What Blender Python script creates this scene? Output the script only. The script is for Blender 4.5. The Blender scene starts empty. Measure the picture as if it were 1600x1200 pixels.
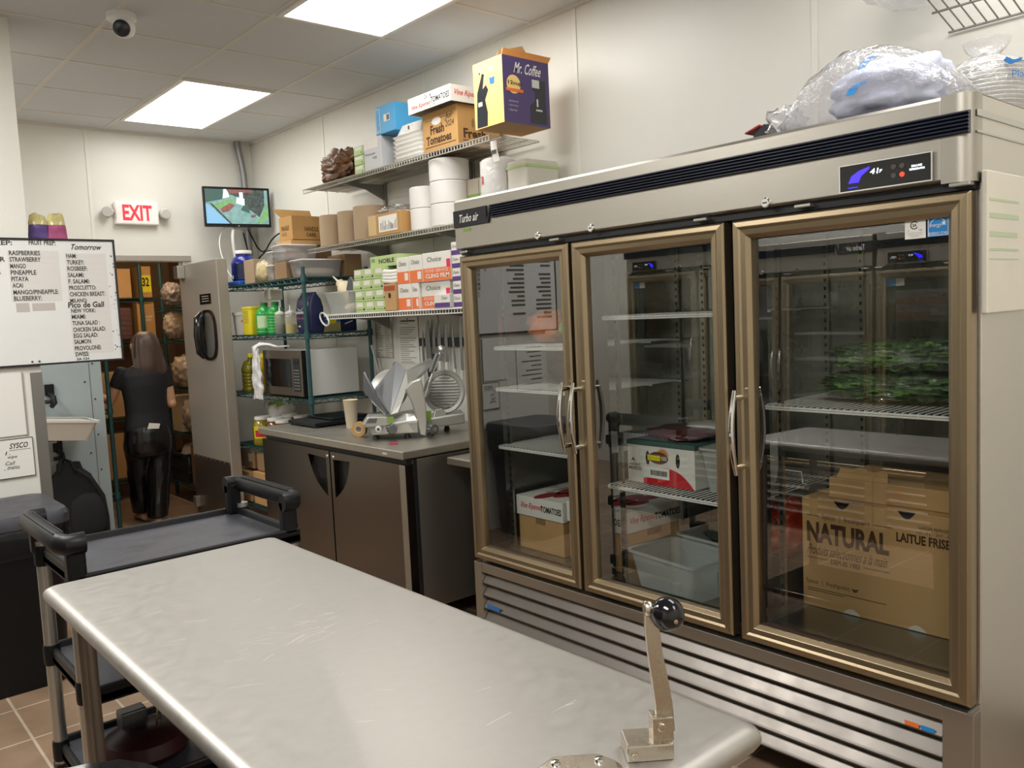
import bpy, bmesh, math, random
from mathutils import Vector, Matrix, noise
from mathutils.geometry import tessellate_polygon

scene = bpy.context.scene
COL = scene.collection
PI = math.pi
V = Vector

# ------------------------------------------------------------------ camera, world, exposure
cam_data = bpy.data.cameras.new('camera')
cam = bpy.data.objects.new('camera', cam_data)
COL.objects.link(cam)
scene.camera = cam
cam_data.sensor_fit = 'HORIZONTAL'
cam_data.sensor_width = 36.0
cam_data.lens = 1311.2294 / 1600.0 * 36.0
cam_data.clip_start = 0.02
cam_data.clip_end = 60
YAW, PITCH, ROLL = 0.7138, -0.0861, 0.0464
_f = V((math.sin(YAW) * math.cos(PITCH), math.cos(YAW) * math.cos(PITCH), math.sin(PITCH)))
_r = V((math.cos(YAW), -math.sin(YAW), 0))
_d = _f.cross(_r)
_c, _s = math.cos(ROLL), math.sin(ROLL)
_r2 = _r * _c + _d * _s
_d2 = _d * _c - _r * _s
_m = Matrix((_r2, -_d2, -_f)).transposed().to_4x4()
_m.translation = V((-3.0348, -0.8145, 1.5243))
cam.matrix_world = _m

world = bpy.data.worlds.new('world')
scene.world = world
world.use_nodes = True
world.node_tree.nodes['Background'].inputs[0].default_value = (0.5, 0.5, 0.48, 1)
world.node_tree.nodes['Background'].inputs[1].default_value = 0.0

scene.view_settings.view_transform = 'Standard'
scene.view_settings.look = 'None'
scene.view_settings.gamma = 1.0
scene.view_settings.use_curve_mapping = False
scene.view_settings.exposure = 0.38
LAMP = 8.6            # radiance of the ceiling panels
PANTRY_LAMP = 22.0
scene.cycles.max_bounces = 10
scene.cycles.diffuse_bounces = 6
scene.cycles.glossy_bounces = 5
scene.cycles.transmission_bounces = 6
scene.cycles.transparent_max_bounces = 16
scene.cycles.caustics_reflective = False
scene.cycles.caustics_refractive = False
scene.cycles.sample_clamp_indirect = 6.0

# ------------------------------------------------------------------ materials
def lin(h):
    h = h.lstrip('#')
    o = []
    for i in (0, 2, 4):
        c = int(h[i:i + 2], 16) / 255
        o.append(c / 12.92 if c <= 0.04045 else ((c + 0.055) / 1.055) ** 2.4)
    return o + [1.0]

class NT:
    def __init__(s, m):
        m.use_nodes = True
        s.t = m.node_tree
        s.t.nodes.clear()
    def n(s, kind, **kw):
        nd = s.t.nodes.new(kind)
        for k, v in kw.items():
            if k.startswith('i_'):
                key = k[2:]
                key = int(key) if key.isdigit() else key.replace('_', ' ')
                nd.inputs[key].default_value = v
            else:
                setattr(nd, k, v)
        return nd
    def l(s, a, b):
        s.t.links.new(a, b)

MATS = {}
def pbr(name, col, rough=0.5, metal=0.0, var=0.0, vscale=6.0, stretch=None, rvar=0.0, bump=0.0, bscale=60.0, emit=0.0, spec=0.5, coat=0.0, aniso=0.0):
    m = bpy.data.materials.new(name)
    t = NT(m)
    out = t.n('ShaderNodeOutputMaterial')
    b = t.n('ShaderNodeBsdfPrincipled')
    t.l(b.outputs[0], out.inputs[0])
    c = lin(col)
    b.inputs['Base Color'].default_value = c
    b.inputs['Roughness'].default_value = rough
    b.inputs['Metallic'].default_value = metal
    b.inputs['Specular IOR Level'].default_value = spec
    b.inputs['Coat Weight'].default_value = coat
    if emit:
        b.inputs['Emission Color'].default_value = c
        b.inputs['Emission Strength'].default_value = emit
        if name.startswith('lcd'):
            b.inputs['Base Color'].default_value = lin('101214')
    if var or rvar or bump:
        tc = t.n('ShaderNodeTexCoord')
        mp = t.n('ShaderNodeMapping')
        t.l(tc.outputs['Object'], mp.inputs[0])
        if stretch:
            mp.inputs['Scale'].default_value = stretch
    if var or rvar:
        nz = t.n('ShaderNodeTexNoise', i_Scale=vscale, i_Detail=5.0, i_Roughness=0.62)
        t.l(mp.outputs[0], nz.inputs['Vector'])
        if var:
            mr = t.n('ShaderNodeMapRange', i_1=0.25, i_2=0.75, i_3=1 - var, i_4=1 + var)
            t.l(nz.outputs[0], mr.inputs[0])
            hs = t.n('ShaderNodeHueSaturation')
            hs.inputs['Color'].default_value = c
            t.l(mr.outputs[0], hs.inputs['Value'])
            t.l(hs.outputs[0], b.inputs['Emission Color' if emit else 'Base Color'])
        if rvar:
            mr = t.n('ShaderNodeMapRange', i_1=0.25, i_2=0.75, i_3=max(0.02, rough - rvar), i_4=rough + rvar)
            t.l(nz.outputs[0], mr.inputs[0])
            t.l(mr.outputs[0], b.inputs['Roughness'])
    if bump:
        nb = t.n('ShaderNodeTexNoise', i_Scale=bscale, i_Detail=3.0)
        t.l(mp.outputs[0], nb.inputs['Vector'])
        bp = t.n('ShaderNodeBump', i_Strength=bump, i_Distance=0.004)
        t.l(nb.outputs[0], bp.inputs['Height'])
        t.l(bp.outputs[0], b.inputs['Normal'])
    MATS[name] = m
    return m

def pane_mat(name, tint, ior=1.5, gain=1.9, base=0.02, rough=0.0, white=0.0, wcol='ffffff', bump=0.0, bscale=20):
    """thin sheet: see-through tint, Fresnel mirror on top, optionally some milky scatter"""
    m = bpy.data.materials.new(name)
    t = NT(m)
    out = t.n('ShaderNodeOutputMaterial')
    tr = t.n('ShaderNodeBsdfTransparent')
    tr.inputs[0].default_value = lin(tint)
    gl = t.n('ShaderNodeBsdfGlossy')
    gl.inputs['Roughness'].default_value = rough
    gl.inputs[0].default_value = (1, 1, 1, 1)
    # two-sided Schlick reflectance
    ge = t.n('ShaderNodeNewGeometry')
    dp = t.n('ShaderNodeVectorMath', operation='DOT_PRODUCT')
    t.l(ge.outputs['Incoming'], dp.inputs[0])
    t.l(ge.outputs['Normal'], dp.inputs[1])
    ab = t.n('ShaderNodeMath', operation='ABSOLUTE')
    t.l(dp.outputs['Value'], ab.inputs[0])
    om = t.n('ShaderNodeMath', operation='SUBTRACT', i_0=1.0)
    t.l(ab.outputs[0], om.inputs[1])
    pw = t.n('ShaderNodeMath', operation='POWER', i_1=5.0)
    t.l(om.outputs[0], pw.inputs[0])
    f0 = ((ior - 1) / (ior + 1)) ** 2
    sc = t.n('ShaderNodeMath', operation='MULTIPLY_ADD', i_1=1 - f0, i_2=f0)
    t.l(pw.outputs[0], sc.inputs[0])
    ma = t.n('ShaderNodeMath', operation='MULTIPLY_ADD', use_clamp=True)
    ma.inputs[1].default_value = gain
    ma.inputs[2].default_value = base
    t.l(sc.outputs[0], ma.inputs[0])
    under = tr.outputs[0]
    if white:
        df = t.n('ShaderNodeBsdfDiffuse')
        df.inputs[0].default_value = lin(wcol)
        tl = t.n('ShaderNodeBsdfTranslucent')
        tl.inputs[0].default_value = lin(wcol)
        mx0 = t.n('ShaderNodeMixShader', i_0=0.4)
        t.l(df.outputs[0], mx0.inputs[1])
        t.l(tl.outputs[0], mx0.inputs[2])
        mx1 = t.n('ShaderNodeMixShader', i_0=white)
        t.l(tr.outputs[0], mx1.inputs[1])
        t.l(mx0.outputs[0], mx1.inputs[2])
        under = mx1.outputs[0]
    mx = t.n('ShaderNodeMixShader')
    t.l(ma.outputs[0], mx.inputs[0])
    t.l(under, mx.inputs[1])
    t.l(gl.outputs[0], mx.inputs[2])
    t.l(mx.outputs[0], out.inputs[0])
    if bump:
        tc = t.n('ShaderNodeTexCoord')
        nb = t.n('ShaderNodeTexNoise', i_Scale=bscale, i_Detail=4.0)
        t.l(tc.outputs['Object'], nb.inputs['Vector'])
        bp = t.n('ShaderNodeBump', i_Strength=bump, i_Distance=0.02)
        t.l(nb.outputs[0], bp.inputs['Height'])
        t.l(bp.outputs[0], gl.inputs['Normal'])
    MATS[name] = m
    return m

def tile_mat(name, c1, c2, grout, size, off, gap=0.006, rough=0.35):
    m = bpy.data.materials.new(name)
    t = NT(m)
    out = t.n('ShaderNodeOutputMaterial')
    b = t.n('ShaderNodeBsdfPrincipled', i_Roughness=rough)
    t.l(b.outputs[0], out.inputs[0])
    tc = t.n('ShaderNodeTexCoord')
    mp = t.n('ShaderNodeMapping')
    mp.inputs['Location'].default_value = (off[0], off[1], 0)
    t.l(tc.outputs['Object'], mp.inputs[0])
    br = t.n('ShaderNodeTexBrick', offset=0.0, squash=1.0)
    br.inputs['Color1'].default_value = lin(c1)
    br.inputs['Color2'].default_value = lin(c2)
    br.inputs['Mortar'].default_value = lin(grout)
    br.inputs['Scale'].default_value = 1.0
    br.inputs['Mortar Size'].default_value = gap
    br.inputs['Mortar Smooth'].default_value = 0.2
    br.inputs['Brick Width'].default_value = size
    br.inputs['Row Height'].default_value = size
    t.l(mp.outputs[0], br.inputs[0])
    nz = t.n('ShaderNodeTexNoise', i_Scale=7.0, i_Detail=6.0)
    t.l(tc.outputs['Object'], nz.inputs['Vector'])
    mr = t.n('ShaderNodeMapRange', i_1=0.3, i_2=0.7, i_3=0.85, i_4=1.15)
    t.l(nz.outputs[0], mr.inputs[0])
    hs = t.n('ShaderNodeHueSaturation')
    t.l(br.outputs[0], hs.inputs['Color'])
    t.l(mr.outputs[0], hs.inputs['Value'])
    t.l(hs.outputs[0], b.inputs['Base Color'])
    bp = t.n('ShaderNodeBump', i_Strength=0.4, i_Distance=0.002, invert=True)
    t.l(br.outputs['Fac'], bp.inputs['Height'])
    t.l(bp.outputs[0], b.inputs['Normal'])
    MATS[name] = m
    return m

pbr('wall_panel', 'e2e0d8', 0.38, bump=0.12, bscale=160, var=0.015)
pbr('wall_trim', 'e6e4dc', 0.4)
pbr('back_wall', 'e0ded6', 0.6)
pbr('ceiling_tile', 'd4d6d8', 0.9, bump=0.25, bscale=220, var=0.02)
pbr('tbar', 'dad6cf', 0.6)
tile_mat('floor_tile', '8f7660', '86705c', 'b5a592', 0.33, (0.15, 0.08), 0.0055)
pbr('pantry_wall', 'a58a6c', 0.7, var=0.05)
pbr('lamp', 'fffdf8', 1.0, emit=LAMP)
pbr('lamp_fill_strong', 'fffdf8', 1.0, emit=LAMP * 2.9)  # emission raised for the added out-of-view fill panels
pbr('lamp_fill_mid', 'fffdf8', 1.0, emit=LAMP * 2.0)  # milder boost for the added panel past the partition
pbr('lamp_soft', 'fffdf8', 1.0, emit=LAMP * 0.78)
pbr('pantry_lamp', 'ffe3c0', 1.0, emit=PANTRY_LAMP)
pbr('steel', 'd0ccc4', 0.42, 1.0, var=0.03, rvar=0.05, vscale=5, stretch=(1, 1, 40), bump=0.03, bscale=30)
pbr('steel_h', 'b2ada4', 0.42, 1.0, var=0.03, rvar=0.05, vscale=5, stretch=(1, 1, 40), bump=0.04, bscale=30)
pbr('steel_dark', '6b625a', 0.22, 1.0, var=0.03, rvar=0.03, vscale=2)
pbr('steel_inner', '94968f', 0.26, 0.85, rvar=0.03, vscale=2)
pbr('steel_table', 'b4b1ac', 0.5, 1.0, var=0.05, rvar=0.04, vscale=32, stretch=(1, 1.6, 1), bump=0.02, bscale=60)
pbr('steel_side', '9f9a93', 0.42, 0.9, rvar=0.04, vscale=3)
pbr('steel_leg', '8d857c', 0.4, 1.0, var=0.08, vscale=9)
pbr('slat_steel', '746f6a', 0.36, 1.0, var=0.06, rvar=0.06, vscale=9)
pbr('aluminium', 'bdbcb6', 0.33, 0.9, var=0.03, rvar=0.06)
pbr('slicer_metal', 'bfbfba', 0.34, 0.75, var=0.03)
pbr('slicer_dark', '75777a', 0.35, 0.7)
pbr('champagne', '9c8c72', 0.36, 0.92)
pbr('chrome', 'd8d8d6', 0.07, 1.0)
pbr('nickel', 'b9b0a2', 0.28, 1.0, rvar=0.08, vscale=20)
pbr('gasket', '14161b', 0.5)
pbr('louver_navy', '151c2e', 0.35)
pbr('black_plastic', '111215', 0.42, bump=0.05, bscale=90, spec=0.3)
pbr('black_gloss', '0c0c0f', 0.12)
pbr('black_rubber', '18181a', 0.6)
pbr('tray_black', '3a3b42', 0.42, var=0.2, rvar=0.12, vscale=10)
pbr('bag_black', '17181b', 0.26, bump=0.5, bscale=14)
pbr('fabric_black', '1f2025', 0.85, bump=0.2, bscale=200)
pbr('cardboard', 'bf9764', 0.8, var=0.05, vscale=5)
pbr('cardboard_in', '8a6a45', 0.85)
pbr('cardboard_gold', 'b98f56', 0.75, var=0.04)
pbr('cardboard_dull', '9a7d5c', 0.8, var=0.06)
pbr('kraft', 'ac957a', 0.85, var=0.03)
pbr('white_card', 'e2dfd7', 0.6, var=0.02)
pbr('paper', 'e8e6e0', 0.7)
pbr('paper_aged', 'd3cec1', 0.75, var=0.05)
pbr('white_plastic', 'eae8e3', 0.35)
pbr('cream_paper', 'e3d3b4', 0.6)
pbr('white_tissue', 'dedbd6', 0.9, var=0.02)
pbr('ink', '1a1816', 0.7)
pbr('ink_soft', '55504c', 0.8)
pbr('ink_faint', '9a968f', 0.8)
pbr('ink_brown', '4a2f1c', 0.8)
pbr('red', 'c8202c', 0.5)
pbr('red_text', 'd2232f', 0.5)
pbr('exit_red', 'e0313f', 0.4, emit=0.25)
pbr('exit_white', 'f4efec', 0.4)
pbr('orange', 'e8743a', 0.5)
pbr('magenta', 'd8225e', 0.5)
pbr('purple', '4f3f6e', 0.5, var=0.06)
pbr('violet', '51307a', 0.5)
pbr('yellow_box', 'f0cd7e', 0.55)
pbr('orange_tape', 'd08a45', 0.5)
pbr('blue_box', '4aa3d8', 0.5)
pbr('blue_dark', '2b6fb0', 0.5)
pbr('sticker_blue', '1d86cf', 0.4)
pbr('label_green', '8fb24a', 0.5)
pbr('noble_green', 'b4c98a', 0.55, var=0.03)
pbr('noble_dark', '7f9a58', 0.55)
pbr('green_epoxy', '1f4a4c', 0.4, var=0.08)
pbr('white_wire', 'e4e2dd', 0.35)
pbr('grey_wire', 'b9b6ae', 0.3, 0.6)
pbr('bracket', '8c8a85', 0.4, 0.5)
pbr('conduit', '8e8f90', 0.4, 0.6)
pbr('cooler_door', 'a8a197', 0.4, 0.35, var=0.03, rvar=0.05, stretch=(10, 10, 1))
pbr('kick_plate', '7d7166', 0.3, 0.85)
pbr('grey_blue', 'a9b5b8', 0.45, 0.0, var=0.02)
pbr('beige_sack', 'b7a58f', 0.35, var=0.2, vscale=12, bump=0.9, bscale=24)
pbr('bluish_white', 'cdd3ea', 0.5, var=0.12, vscale=18)
pbr('guard', '8d8c88', 0.35, 0.8)
pbr('blue_jug', '20287e', 0.18)
pbr('blue_lid', '2a63c4', 0.35)
pbr('yellow_can', 'e3d420', 0.4)
pbr('navy_bag', '1a2148', 0.3, bump=0.3, bscale=30)
pbr('steel_front', '8a7a6c', 0.3, 0.9)
pbr('dark_glass', '0d0f12', 0.06)
pbr('micro_white', 'c9c9c4', 0.35)
pbr('screen_grey', '22262b', 0.3)
pbr('skin', 'c99a78', 0.5, var=0.02)
pbr('hair', '4a382e', 0.45, var=0.18, vscale=40, stretch=(6, 6, 0.4))
pbr('cloth_black', '0d0e11', 0.75, bump=0.15, bscale=300)
pbr('leather', '101012', 0.22, bump=0.35, bscale=9)
pbr('greens', '5f8440', 0.42, var=0.75, vscale=55, bump=1.0, bscale=70)
pbr('lettuce', '7fae4e', 0.5, var=0.35, vscale=30, bump=0.7, bscale=40)
pbr('celery', 'b9c98a', 0.5, var=0.2, vscale=20)
pbr('carrot', 'd5783f', 0.45, var=0.2, vscale=14, bump=0.4, bscale=18)
pbr('plum', '3a2738', 0.35, var=0.3, vscale=22, bump=0.4, bscale=25)
pbr('red_bag', '96301f', 0.3, var=0.8, vscale=18, bump=0.5, bscale=24)
pbr('meat', '5a2b2a', 0.3, var=0.35, vscale=18)
pbr('pickle', 'a0941c', 0.22, var=0.35, vscale=25)
pbr('pepper_red', '7a3d18', 0.22, var=0.5, vscale=40)
pbr('oil', 'c9a012', 0.12, var=0.12)
pbr('oil_dark', '6f6a16', 0.15, var=0.2)
pbr('pasta', 'd8c48c', 0.5, var=0.18, vscale=40, bump=0.6, bscale=50)
pbr('seeds', 'b9aa98', 0.6, var=0.35, vscale=60, bump=0.5, bscale=60)
pbr('brown_bag', '6b4a30', 0.4, var=0.85, vscale=13, bump=1.0, bscale=18)
pbr('beige_bag', 'b99a78', 0.45, var=0.25, vscale=9, bump=0.6, bscale=16)
pbr('mustard', 'cfc04a', 0.4)
pbr('soy', '3b3b45', 0.3)
pbr('bottle_green', '2fa24a', 0.2)
pbr('green_cap', '157a35', 0.35)
pbr('maroon', '3a1619', 0.35)
pbr('tan_tape', 'c9a06a', 0.5)
pbr('red_brown', 'a4452c', 0.5)
pbr('white_cloth', 'e6e3dd', 0.8, bump=0.3, bscale=40)
pbr('blue_led', '2a1cff', 0.4, emit=3.0)
pbr('white_led', 'e8f2ff', 0.4, emit=2.5)
pbr('lcd_teal', '7ea39d', 0.4, emit=1.0, var=0.3, vscale=22)
pbr('lcd_dark', '46685f', 0.4, emit=0.8)
pbr('lcd_green', '77a766', 0.4, emit=1.0, var=0.3, vscale=30)
pbr('lcd_blue', '7fb0cf', 0.4, emit=1.1)
pbr('lcd_red', '98605a', 0.4, emit=0.8, var=0.4, vscale=40)
pbr('lcd_white', 'd9efe8', 0.4, emit=1.2)
pbr('lcd_grey', '4c5550', 0.4, emit=0.8, var=0.9, vscale=45)
pbr('red_button', 'e0482e', 0.4, emit=0.5)
pbr('snack_purple', '5f4a86', 0.2, var=0.2, vscale=14)
pbr('snack_pink', 'a8557e', 0.2, var=0.2)
pbr('snack_yellow', 'c9bd84', 0.2, var=0.3, vscale=14)
pbr('crate_dark', '2a2e2b', 0.5)
pbr('bone', 'd9cbb2', 0.5)
pbr('knife_steel', '8b8a88', 0.3, 1.0)
pane_mat('glass_door', 'f6faf8', 1.5, 3.7, 0.02)
pane_mat('clear_plastic', 'f2f4f4', 1.45, 1.0, 0.02, 0.12, white=0.34, wcol='e6e4ea')
pane_mat('clear_bin', 'f4f6f5', 1.45, 1.0, 0.02, 0.1, white=0.5, wcol='eef1ee')
pane_mat('film', 'f6f6f8', 1.45, 1.6, 0.05, 0.1, white=0.2, wcol='f4f4f8', bump=1.0, bscale=30)
pane_mat('film_thin', 'fafafa', 1.5, 1.2, 0.02, 0.08, white=0.06, wcol='f0f2f4', bump=1.0, bscale=30)
pane_mat('jar_glass', 'f4f4ee', 1.5, 1.0, 0.02, 0.02)
pane_mat('bottle_clear', 'f2f0e4', 1.45, 1.0, 0.02, 0.08, white=0.35, wcol='eceae0')

# ------------------------------------------------------------------ geometry helpers
OFF = {}
class MB:
    def __init__(s):
        s.v = []; s.f = []; s.mi = []; s.cur = 0; s.sm = []; s.smooth = False
    def add(s, vs, fs):
        b = len(s.v)
        s.v.extend(V(p) for p in vs)
        for f in fs:
            s.f.append([b + i for i in f]); s.mi.append(s.cur); s.sm.append(s.smooth)
        return s
    def box(s, x0, x1, y0, y1, z0, z1):
        return s.hexa([(x0, y0, z0), (x1, y0, z0), (x1, y1, z0), (x0, y1, z0), (x0, y0, z1), (x1, y0, z1), (x1, y1, z1), (x0, y1, z1)])
    def hexa(s, p):
        return s.add(p, [(0, 3, 2, 1), (4, 5, 6, 7), (0, 1, 5, 4), (1, 2, 6, 5), (2, 3, 7, 6), (3, 0, 4, 7)])
    def obox(s, c, u, v, n, su, sv, sn):
        c, u, v, n = V(c), V(u) * su / 2, V(v) * sv / 2, V(n) * sn / 2
        return s.hexa([c - u - v - n, c + u - v - n, c + u + v - n, c - u + v - n, c - u - v + n, c + u - v + n, c + u + v + n, c - u + v + n])
    def prism(s, poly, o, u, v, n, d, holes=()):
        """polygon in (u,v) at o, extruded by d along n; holes allowed"""
        o, u, v, n = V(o), V(u), V(v), V(n)
        loops = [list(poly)] + [list(h) for h in holes]
        flat = [p for l in loops for p in l]
        N = len(flat)
        a = [o + u * p[0] + v * p[1] for p in flat]
        b = [p + n * d for p in a]
        fs = []
        if len(loops) == 1:
            fs += [tuple(range(N))[::-1], tuple(range(N, 2 * N))]
        else:
            tri = tessellate_polygon([[V((p[0], p[1], 0)) for p in l] for l in loops])
            for t in tri:
                fs += [tuple(t), tuple(i + N for i in t)]
        k = 0
        for l in loops:
            m = len(l)
            for i in range(m):
                j = (i + 1) % m
                fs.append((k + i, k + j, k + j + N, k + i + N))
            k += m
        return s.add(a + b, fs)
    def loft(s, rings, cap=True, closed=True):
        n = len(rings[0]); vs = [p for r in rings for p in r]; fs = []
        for i in range(len(rings) - 1):
            for j in range(n if closed else n - 1):
                k = (j + 1) % n
                fs.append((i * n + j, i * n + k, (i + 1) * n + k, (i + 1) * n + j))
        if cap:
            fs.append(tuple(range(n))[::-1]); fs.append(tuple((len(rings) - 1) * n + j for j in range(n)))
        return s.add(vs, fs)
    def tube(s, pts, r, seg=8, closed=False, cap=True):
        pts = [V(p) for p in pts]; n = len(pts)
        rs = r if isinstance(r, (list, tuple)) else [r] * n
        T = []
        for i in range(n):
            a = pts[(i - 1) % n] if (closed or i > 0) else pts[i]
            b = pts[(i + 1) % n] if (closed or i < n - 1) else pts[i]
            T.append((b - a).normalized())
        ref = V((0, 0, 1)) if abs(T[0].z) < 0.9 else V((1, 0, 0))
        nrm = (ref - T[0] * ref.dot(T[0])).normalized()
        rings = []
        for i in range(n):
            nrm = nrm - T[i] * nrm.dot(T[i])
            nrm = nrm.normalized() if nrm.length > 1e-6 else T[i].orthogonal().normalized()
            bn = T[i].cross(nrm)
            rings.append([pts[i] + (nrm * math.cos(2 * PI * k / seg) + bn * math.sin(2 * PI * k / seg)) * rs[i] for k in range(seg)])
        if closed:
            rings.append(rings[0])
        return s.loft(rings, cap and not closed)
    def cyl(s, p0, p1, r0, r1=None, seg=20):
        return s.tube([p0, p1], [r0, r0 if r1 is None else r1], seg)
    def lathe(s, c, prof, seg=24, ax=(0, 0, 1), cap=True):
        """profile [(r, h)] about an axis through c"""
        c, ax = V(c), V(ax).normalized()
        u = ax.orthogonal().normalized(); w = ax.cross(u)
        rings = [[c + ax * h + (u * math.cos(2 * PI * k / seg) + w * math.sin(2 * PI * k / seg)) * max(r, 1e-4) for k in range(seg)] for r, h in prof]
        return s.loft(rings, cap)
    def ball(s, c, r, seg=20, rings=12, amp=0.0, fq=6.0, seed=0, sq=1.0, flat=None):
        """ellipsoid; amp crumples it; sq<1 makes it boxier"""
        c = V(c); r = V(r) if not isinstance(r, (int, float)) else V((r, r, r))
        def pt(th, ph):
            d = V((math.sin(th) * math.cos(ph), math.sin(th) * math.sin(ph), math.cos(th)))
            if sq != 1.0:
                d = V([math.copysign(abs(q) ** sq, q) for q in d])
            k = 1.0
            if amp:
                q = d * fq + V((seed * 7.3, seed * 3.1, seed * 1.7))
                k += amp * (noise.noise(q) + 0.5 * noise.noise(q * 2.3))
            p = V((d.x * r.x * k, d.y * r.y * k, d.z * r.z * k))
            if flat is not None:
                p.z = max(p.z, flat)
            return c + p
        rr = [[pt(PI * i / rings if 0 < i < rings else (0.02 if i == 0 else PI - 0.02), 2 * PI * k / seg) for k in range(seg)] for i in range(rings + 1)]
        return s.loft(rr[::-1], True)
    def frame(s, o, u, v, n, w, h, prof):
        """closed profile [(inset, height)] swept round a w x h rectangle whose corner is o"""
        o, u, v, n = V(o), V(u), V(v), V(n)
        cs = [((0, 0), (1, 1)), ((w, 0), (-1, 1)), ((w, h), (-1, -1)), ((0, h), (1, -1))]
        rings = []
        for (a, b), (p, q) in cs:
            rings.append([o + u * (a + p * i) + v * (b + q * i) + n * t for i, t in prof])
        rings.append(rings[0])
        return s.loft(rings, False)
    def quad(s, a, b, c, d):
        return s.add([a, b, c, d], [(0, 1, 2, 3)])

def link(o, parent=None):
    COL.objects.link(o)
    if parent is not None:
        o.parent = parent
    return o

def off_of(o):
    while o.parent is not None:
        o = o.parent
    return OFF.get(o.name, V((0, 0, 0)))

def thing(name, label, cat, loc=(0, 0, 0), rz=None, group=None):
    o = bpy.data.objects.new(name, None)
    o.empty_display_size = 0.1
    o.location = loc
    if rz is not None:
        o.rotation_euler = (0, 0, rz)
    link(o)
    OFF[o.name] = V(loc) if rz is None else V((0, 0, 0))
    o['label'] = label; o['category'] = cat
    if group:
        o['group'] = group
    return o

def build(mb, name, mat, parent=None, label=None, bevel=0.0, seg=2, smooth=None, sub=0):
    """one mesh object; with a parent it is a part of that thing"""
    mats = mat if isinstance(mat, (list, tuple)) else [mat]
    if parent is not None:
        off = off_of(parent)
    else:
        lo = V((min(p.x for p in mb.v), min(p.y for p in mb.v), min(p.z for p in mb.v)))
        hi = V((max(p.x for p in mb.v), max(p.y for p in mb.v), 0))
        off = V(((lo.x + hi.x) / 2, (lo.y + hi.y) / 2, lo.z))
    me = bpy.data.meshes.new(name)
    me.from_pydata([p - off for p in mb.v], [], mb.f)
    for m in mats:
        me.materials.append(MATS[m] if isinstance(m, str) else m)
    me.polygons.foreach_set('material_index', mb.mi)
    bm = bmesh.new(); bm.from_mesh(me)
    bmesh.ops.recalc_face_normals(bm, faces=bm.faces[:])
    bm.to_mesh(me); bm.free()
    if smooth is not False and (smooth or any(mb.sm)):
        me.polygons.foreach_set('use_smooth', [True] * len(me.polygons))
        me.set_sharp_from_angle(angle=math.radians(smooth if isinstance(smooth, (int, float)) and smooth > 1 else 40))
    o = bpy.data.objects.new(name, me)
    if parent is None:
        o.location = off
    link(o, parent)
    if bevel:
        b = o.modifiers.new('bevel', 'BEVEL'); b.width = bevel; b.segments = seg; b.limit_method = 'ANGLE'
        b.harden_normals = False
    if sub:
        m = o.modifiers.new('sub', 'SUBSURF'); m.levels = sub; m.render_levels = sub
    if label:
        o['label'] = label
    return o

def tag(o, label, cat, group=None, kind=None):
    o['label'] = label; o['category'] = cat
    if group: o['group'] = group
    if kind: o['kind'] = kind
    return o

def struct(o):
    o['kind'] = 'structure'
    return o

_FC = {}
def glyphs(body, bold=0.0, spacing=1.0):
    k = (body, bold, spacing)
    if k not in _FC:
        cu = bpy.data.curves.new('text', 'FONT')
        cu.body = body; cu.resolution_u = 2; cu.offset = bold; cu.fill_mode = 'FRONT'; cu.space_character = spacing
        o = bpy.data.objects.new('text', cu)
        me = o.to_mesh()
        vs = [v.co.copy() for v in me.vertices]; fs = [tuple(p.vertices) for p in me.polygons]
        o.to_mesh_clear()
        bpy.data.objects.remove(o); bpy.data.curves.remove(cu)
        _FC[k] = (vs, fs)
    return _FC[k]

def text(mb, body, o, u, v, w, h, bold=0.0, shear=0.0, n=None, lift=0.0006):
    """flat lettering fitted to the w x h rectangle whose lower left corner is o"""
    vs, fs = glyphs(body, bold)
    x0 = min(p.x for p in vs); x1 = max(p.x for p in vs); y0 = min(p.y for p in vs); y1 = max(p.y for p in vs)
    o, u, v = V(o), V(u), V(v)
    nn = V(n) if n else u.cross(v)
    out = []
    for p in vs:
        b = (p.y - y0) / (y1 - y0)
        a = (p.x - x0) / (x1 - x0)
        out.append(o + u * (a * w + shear * h * (b - 0.5)) + v * (b * h) + nn * lift)
    return mb.add(out, fs)

def lettering(parent, items, mat='ink', name='lettering', label=None):
    """items: (body, o, u, v, w, h[, bold[, shear]])"""
    mb = MB()
    for it in items:
        text(mb, *it)
    return build(mb, name, mat, parent, label)

YN, XP, ZP = (0, -1, 0), (1, 0, 0), (0, 0, 1)    # writing directions: on faces that look to -x the text runs along -y

def copy_tree(o, loc, rz, label):
    r = o.copy(); COL.objects.link(r); r.location = loc; r.rotation_euler = (0, 0, rz); r['label'] = label
    for ch in list(o.children):
        c = ch.copy(); COL.objects.link(c); c.parent = r
        for g in list(ch.children):
            d = g.copy(); COL.objects.link(d); d.parent = c
    return r

def carton(name, label, cat, x0, x1, y0, y1, z0, z1, mat='cardboard', group=None, tape=None, bevel=0.003):
    t = thing(name, label, cat, ((x0 + x1) / 2, (y0 + y1) / 2, z0), None, group)
    b = MB().box(x0, x1, y0, y1, z0, z1)
    build(b, 'carton_body', mat, t, bevel=bevel)
    if tape:
        ym = (y0 + y1) / 2
        m = MB().box(x0 - 0.0012, x0 + 0.001, ym - 0.02, ym + 0.02, z1 - 0.07, z1).box(x0 - 0.0012, x1, ym - 0.02, ym + 0.02, z1, z1 + 0.0012)
        build(m, 'tape', tape, t)
    return t

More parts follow.
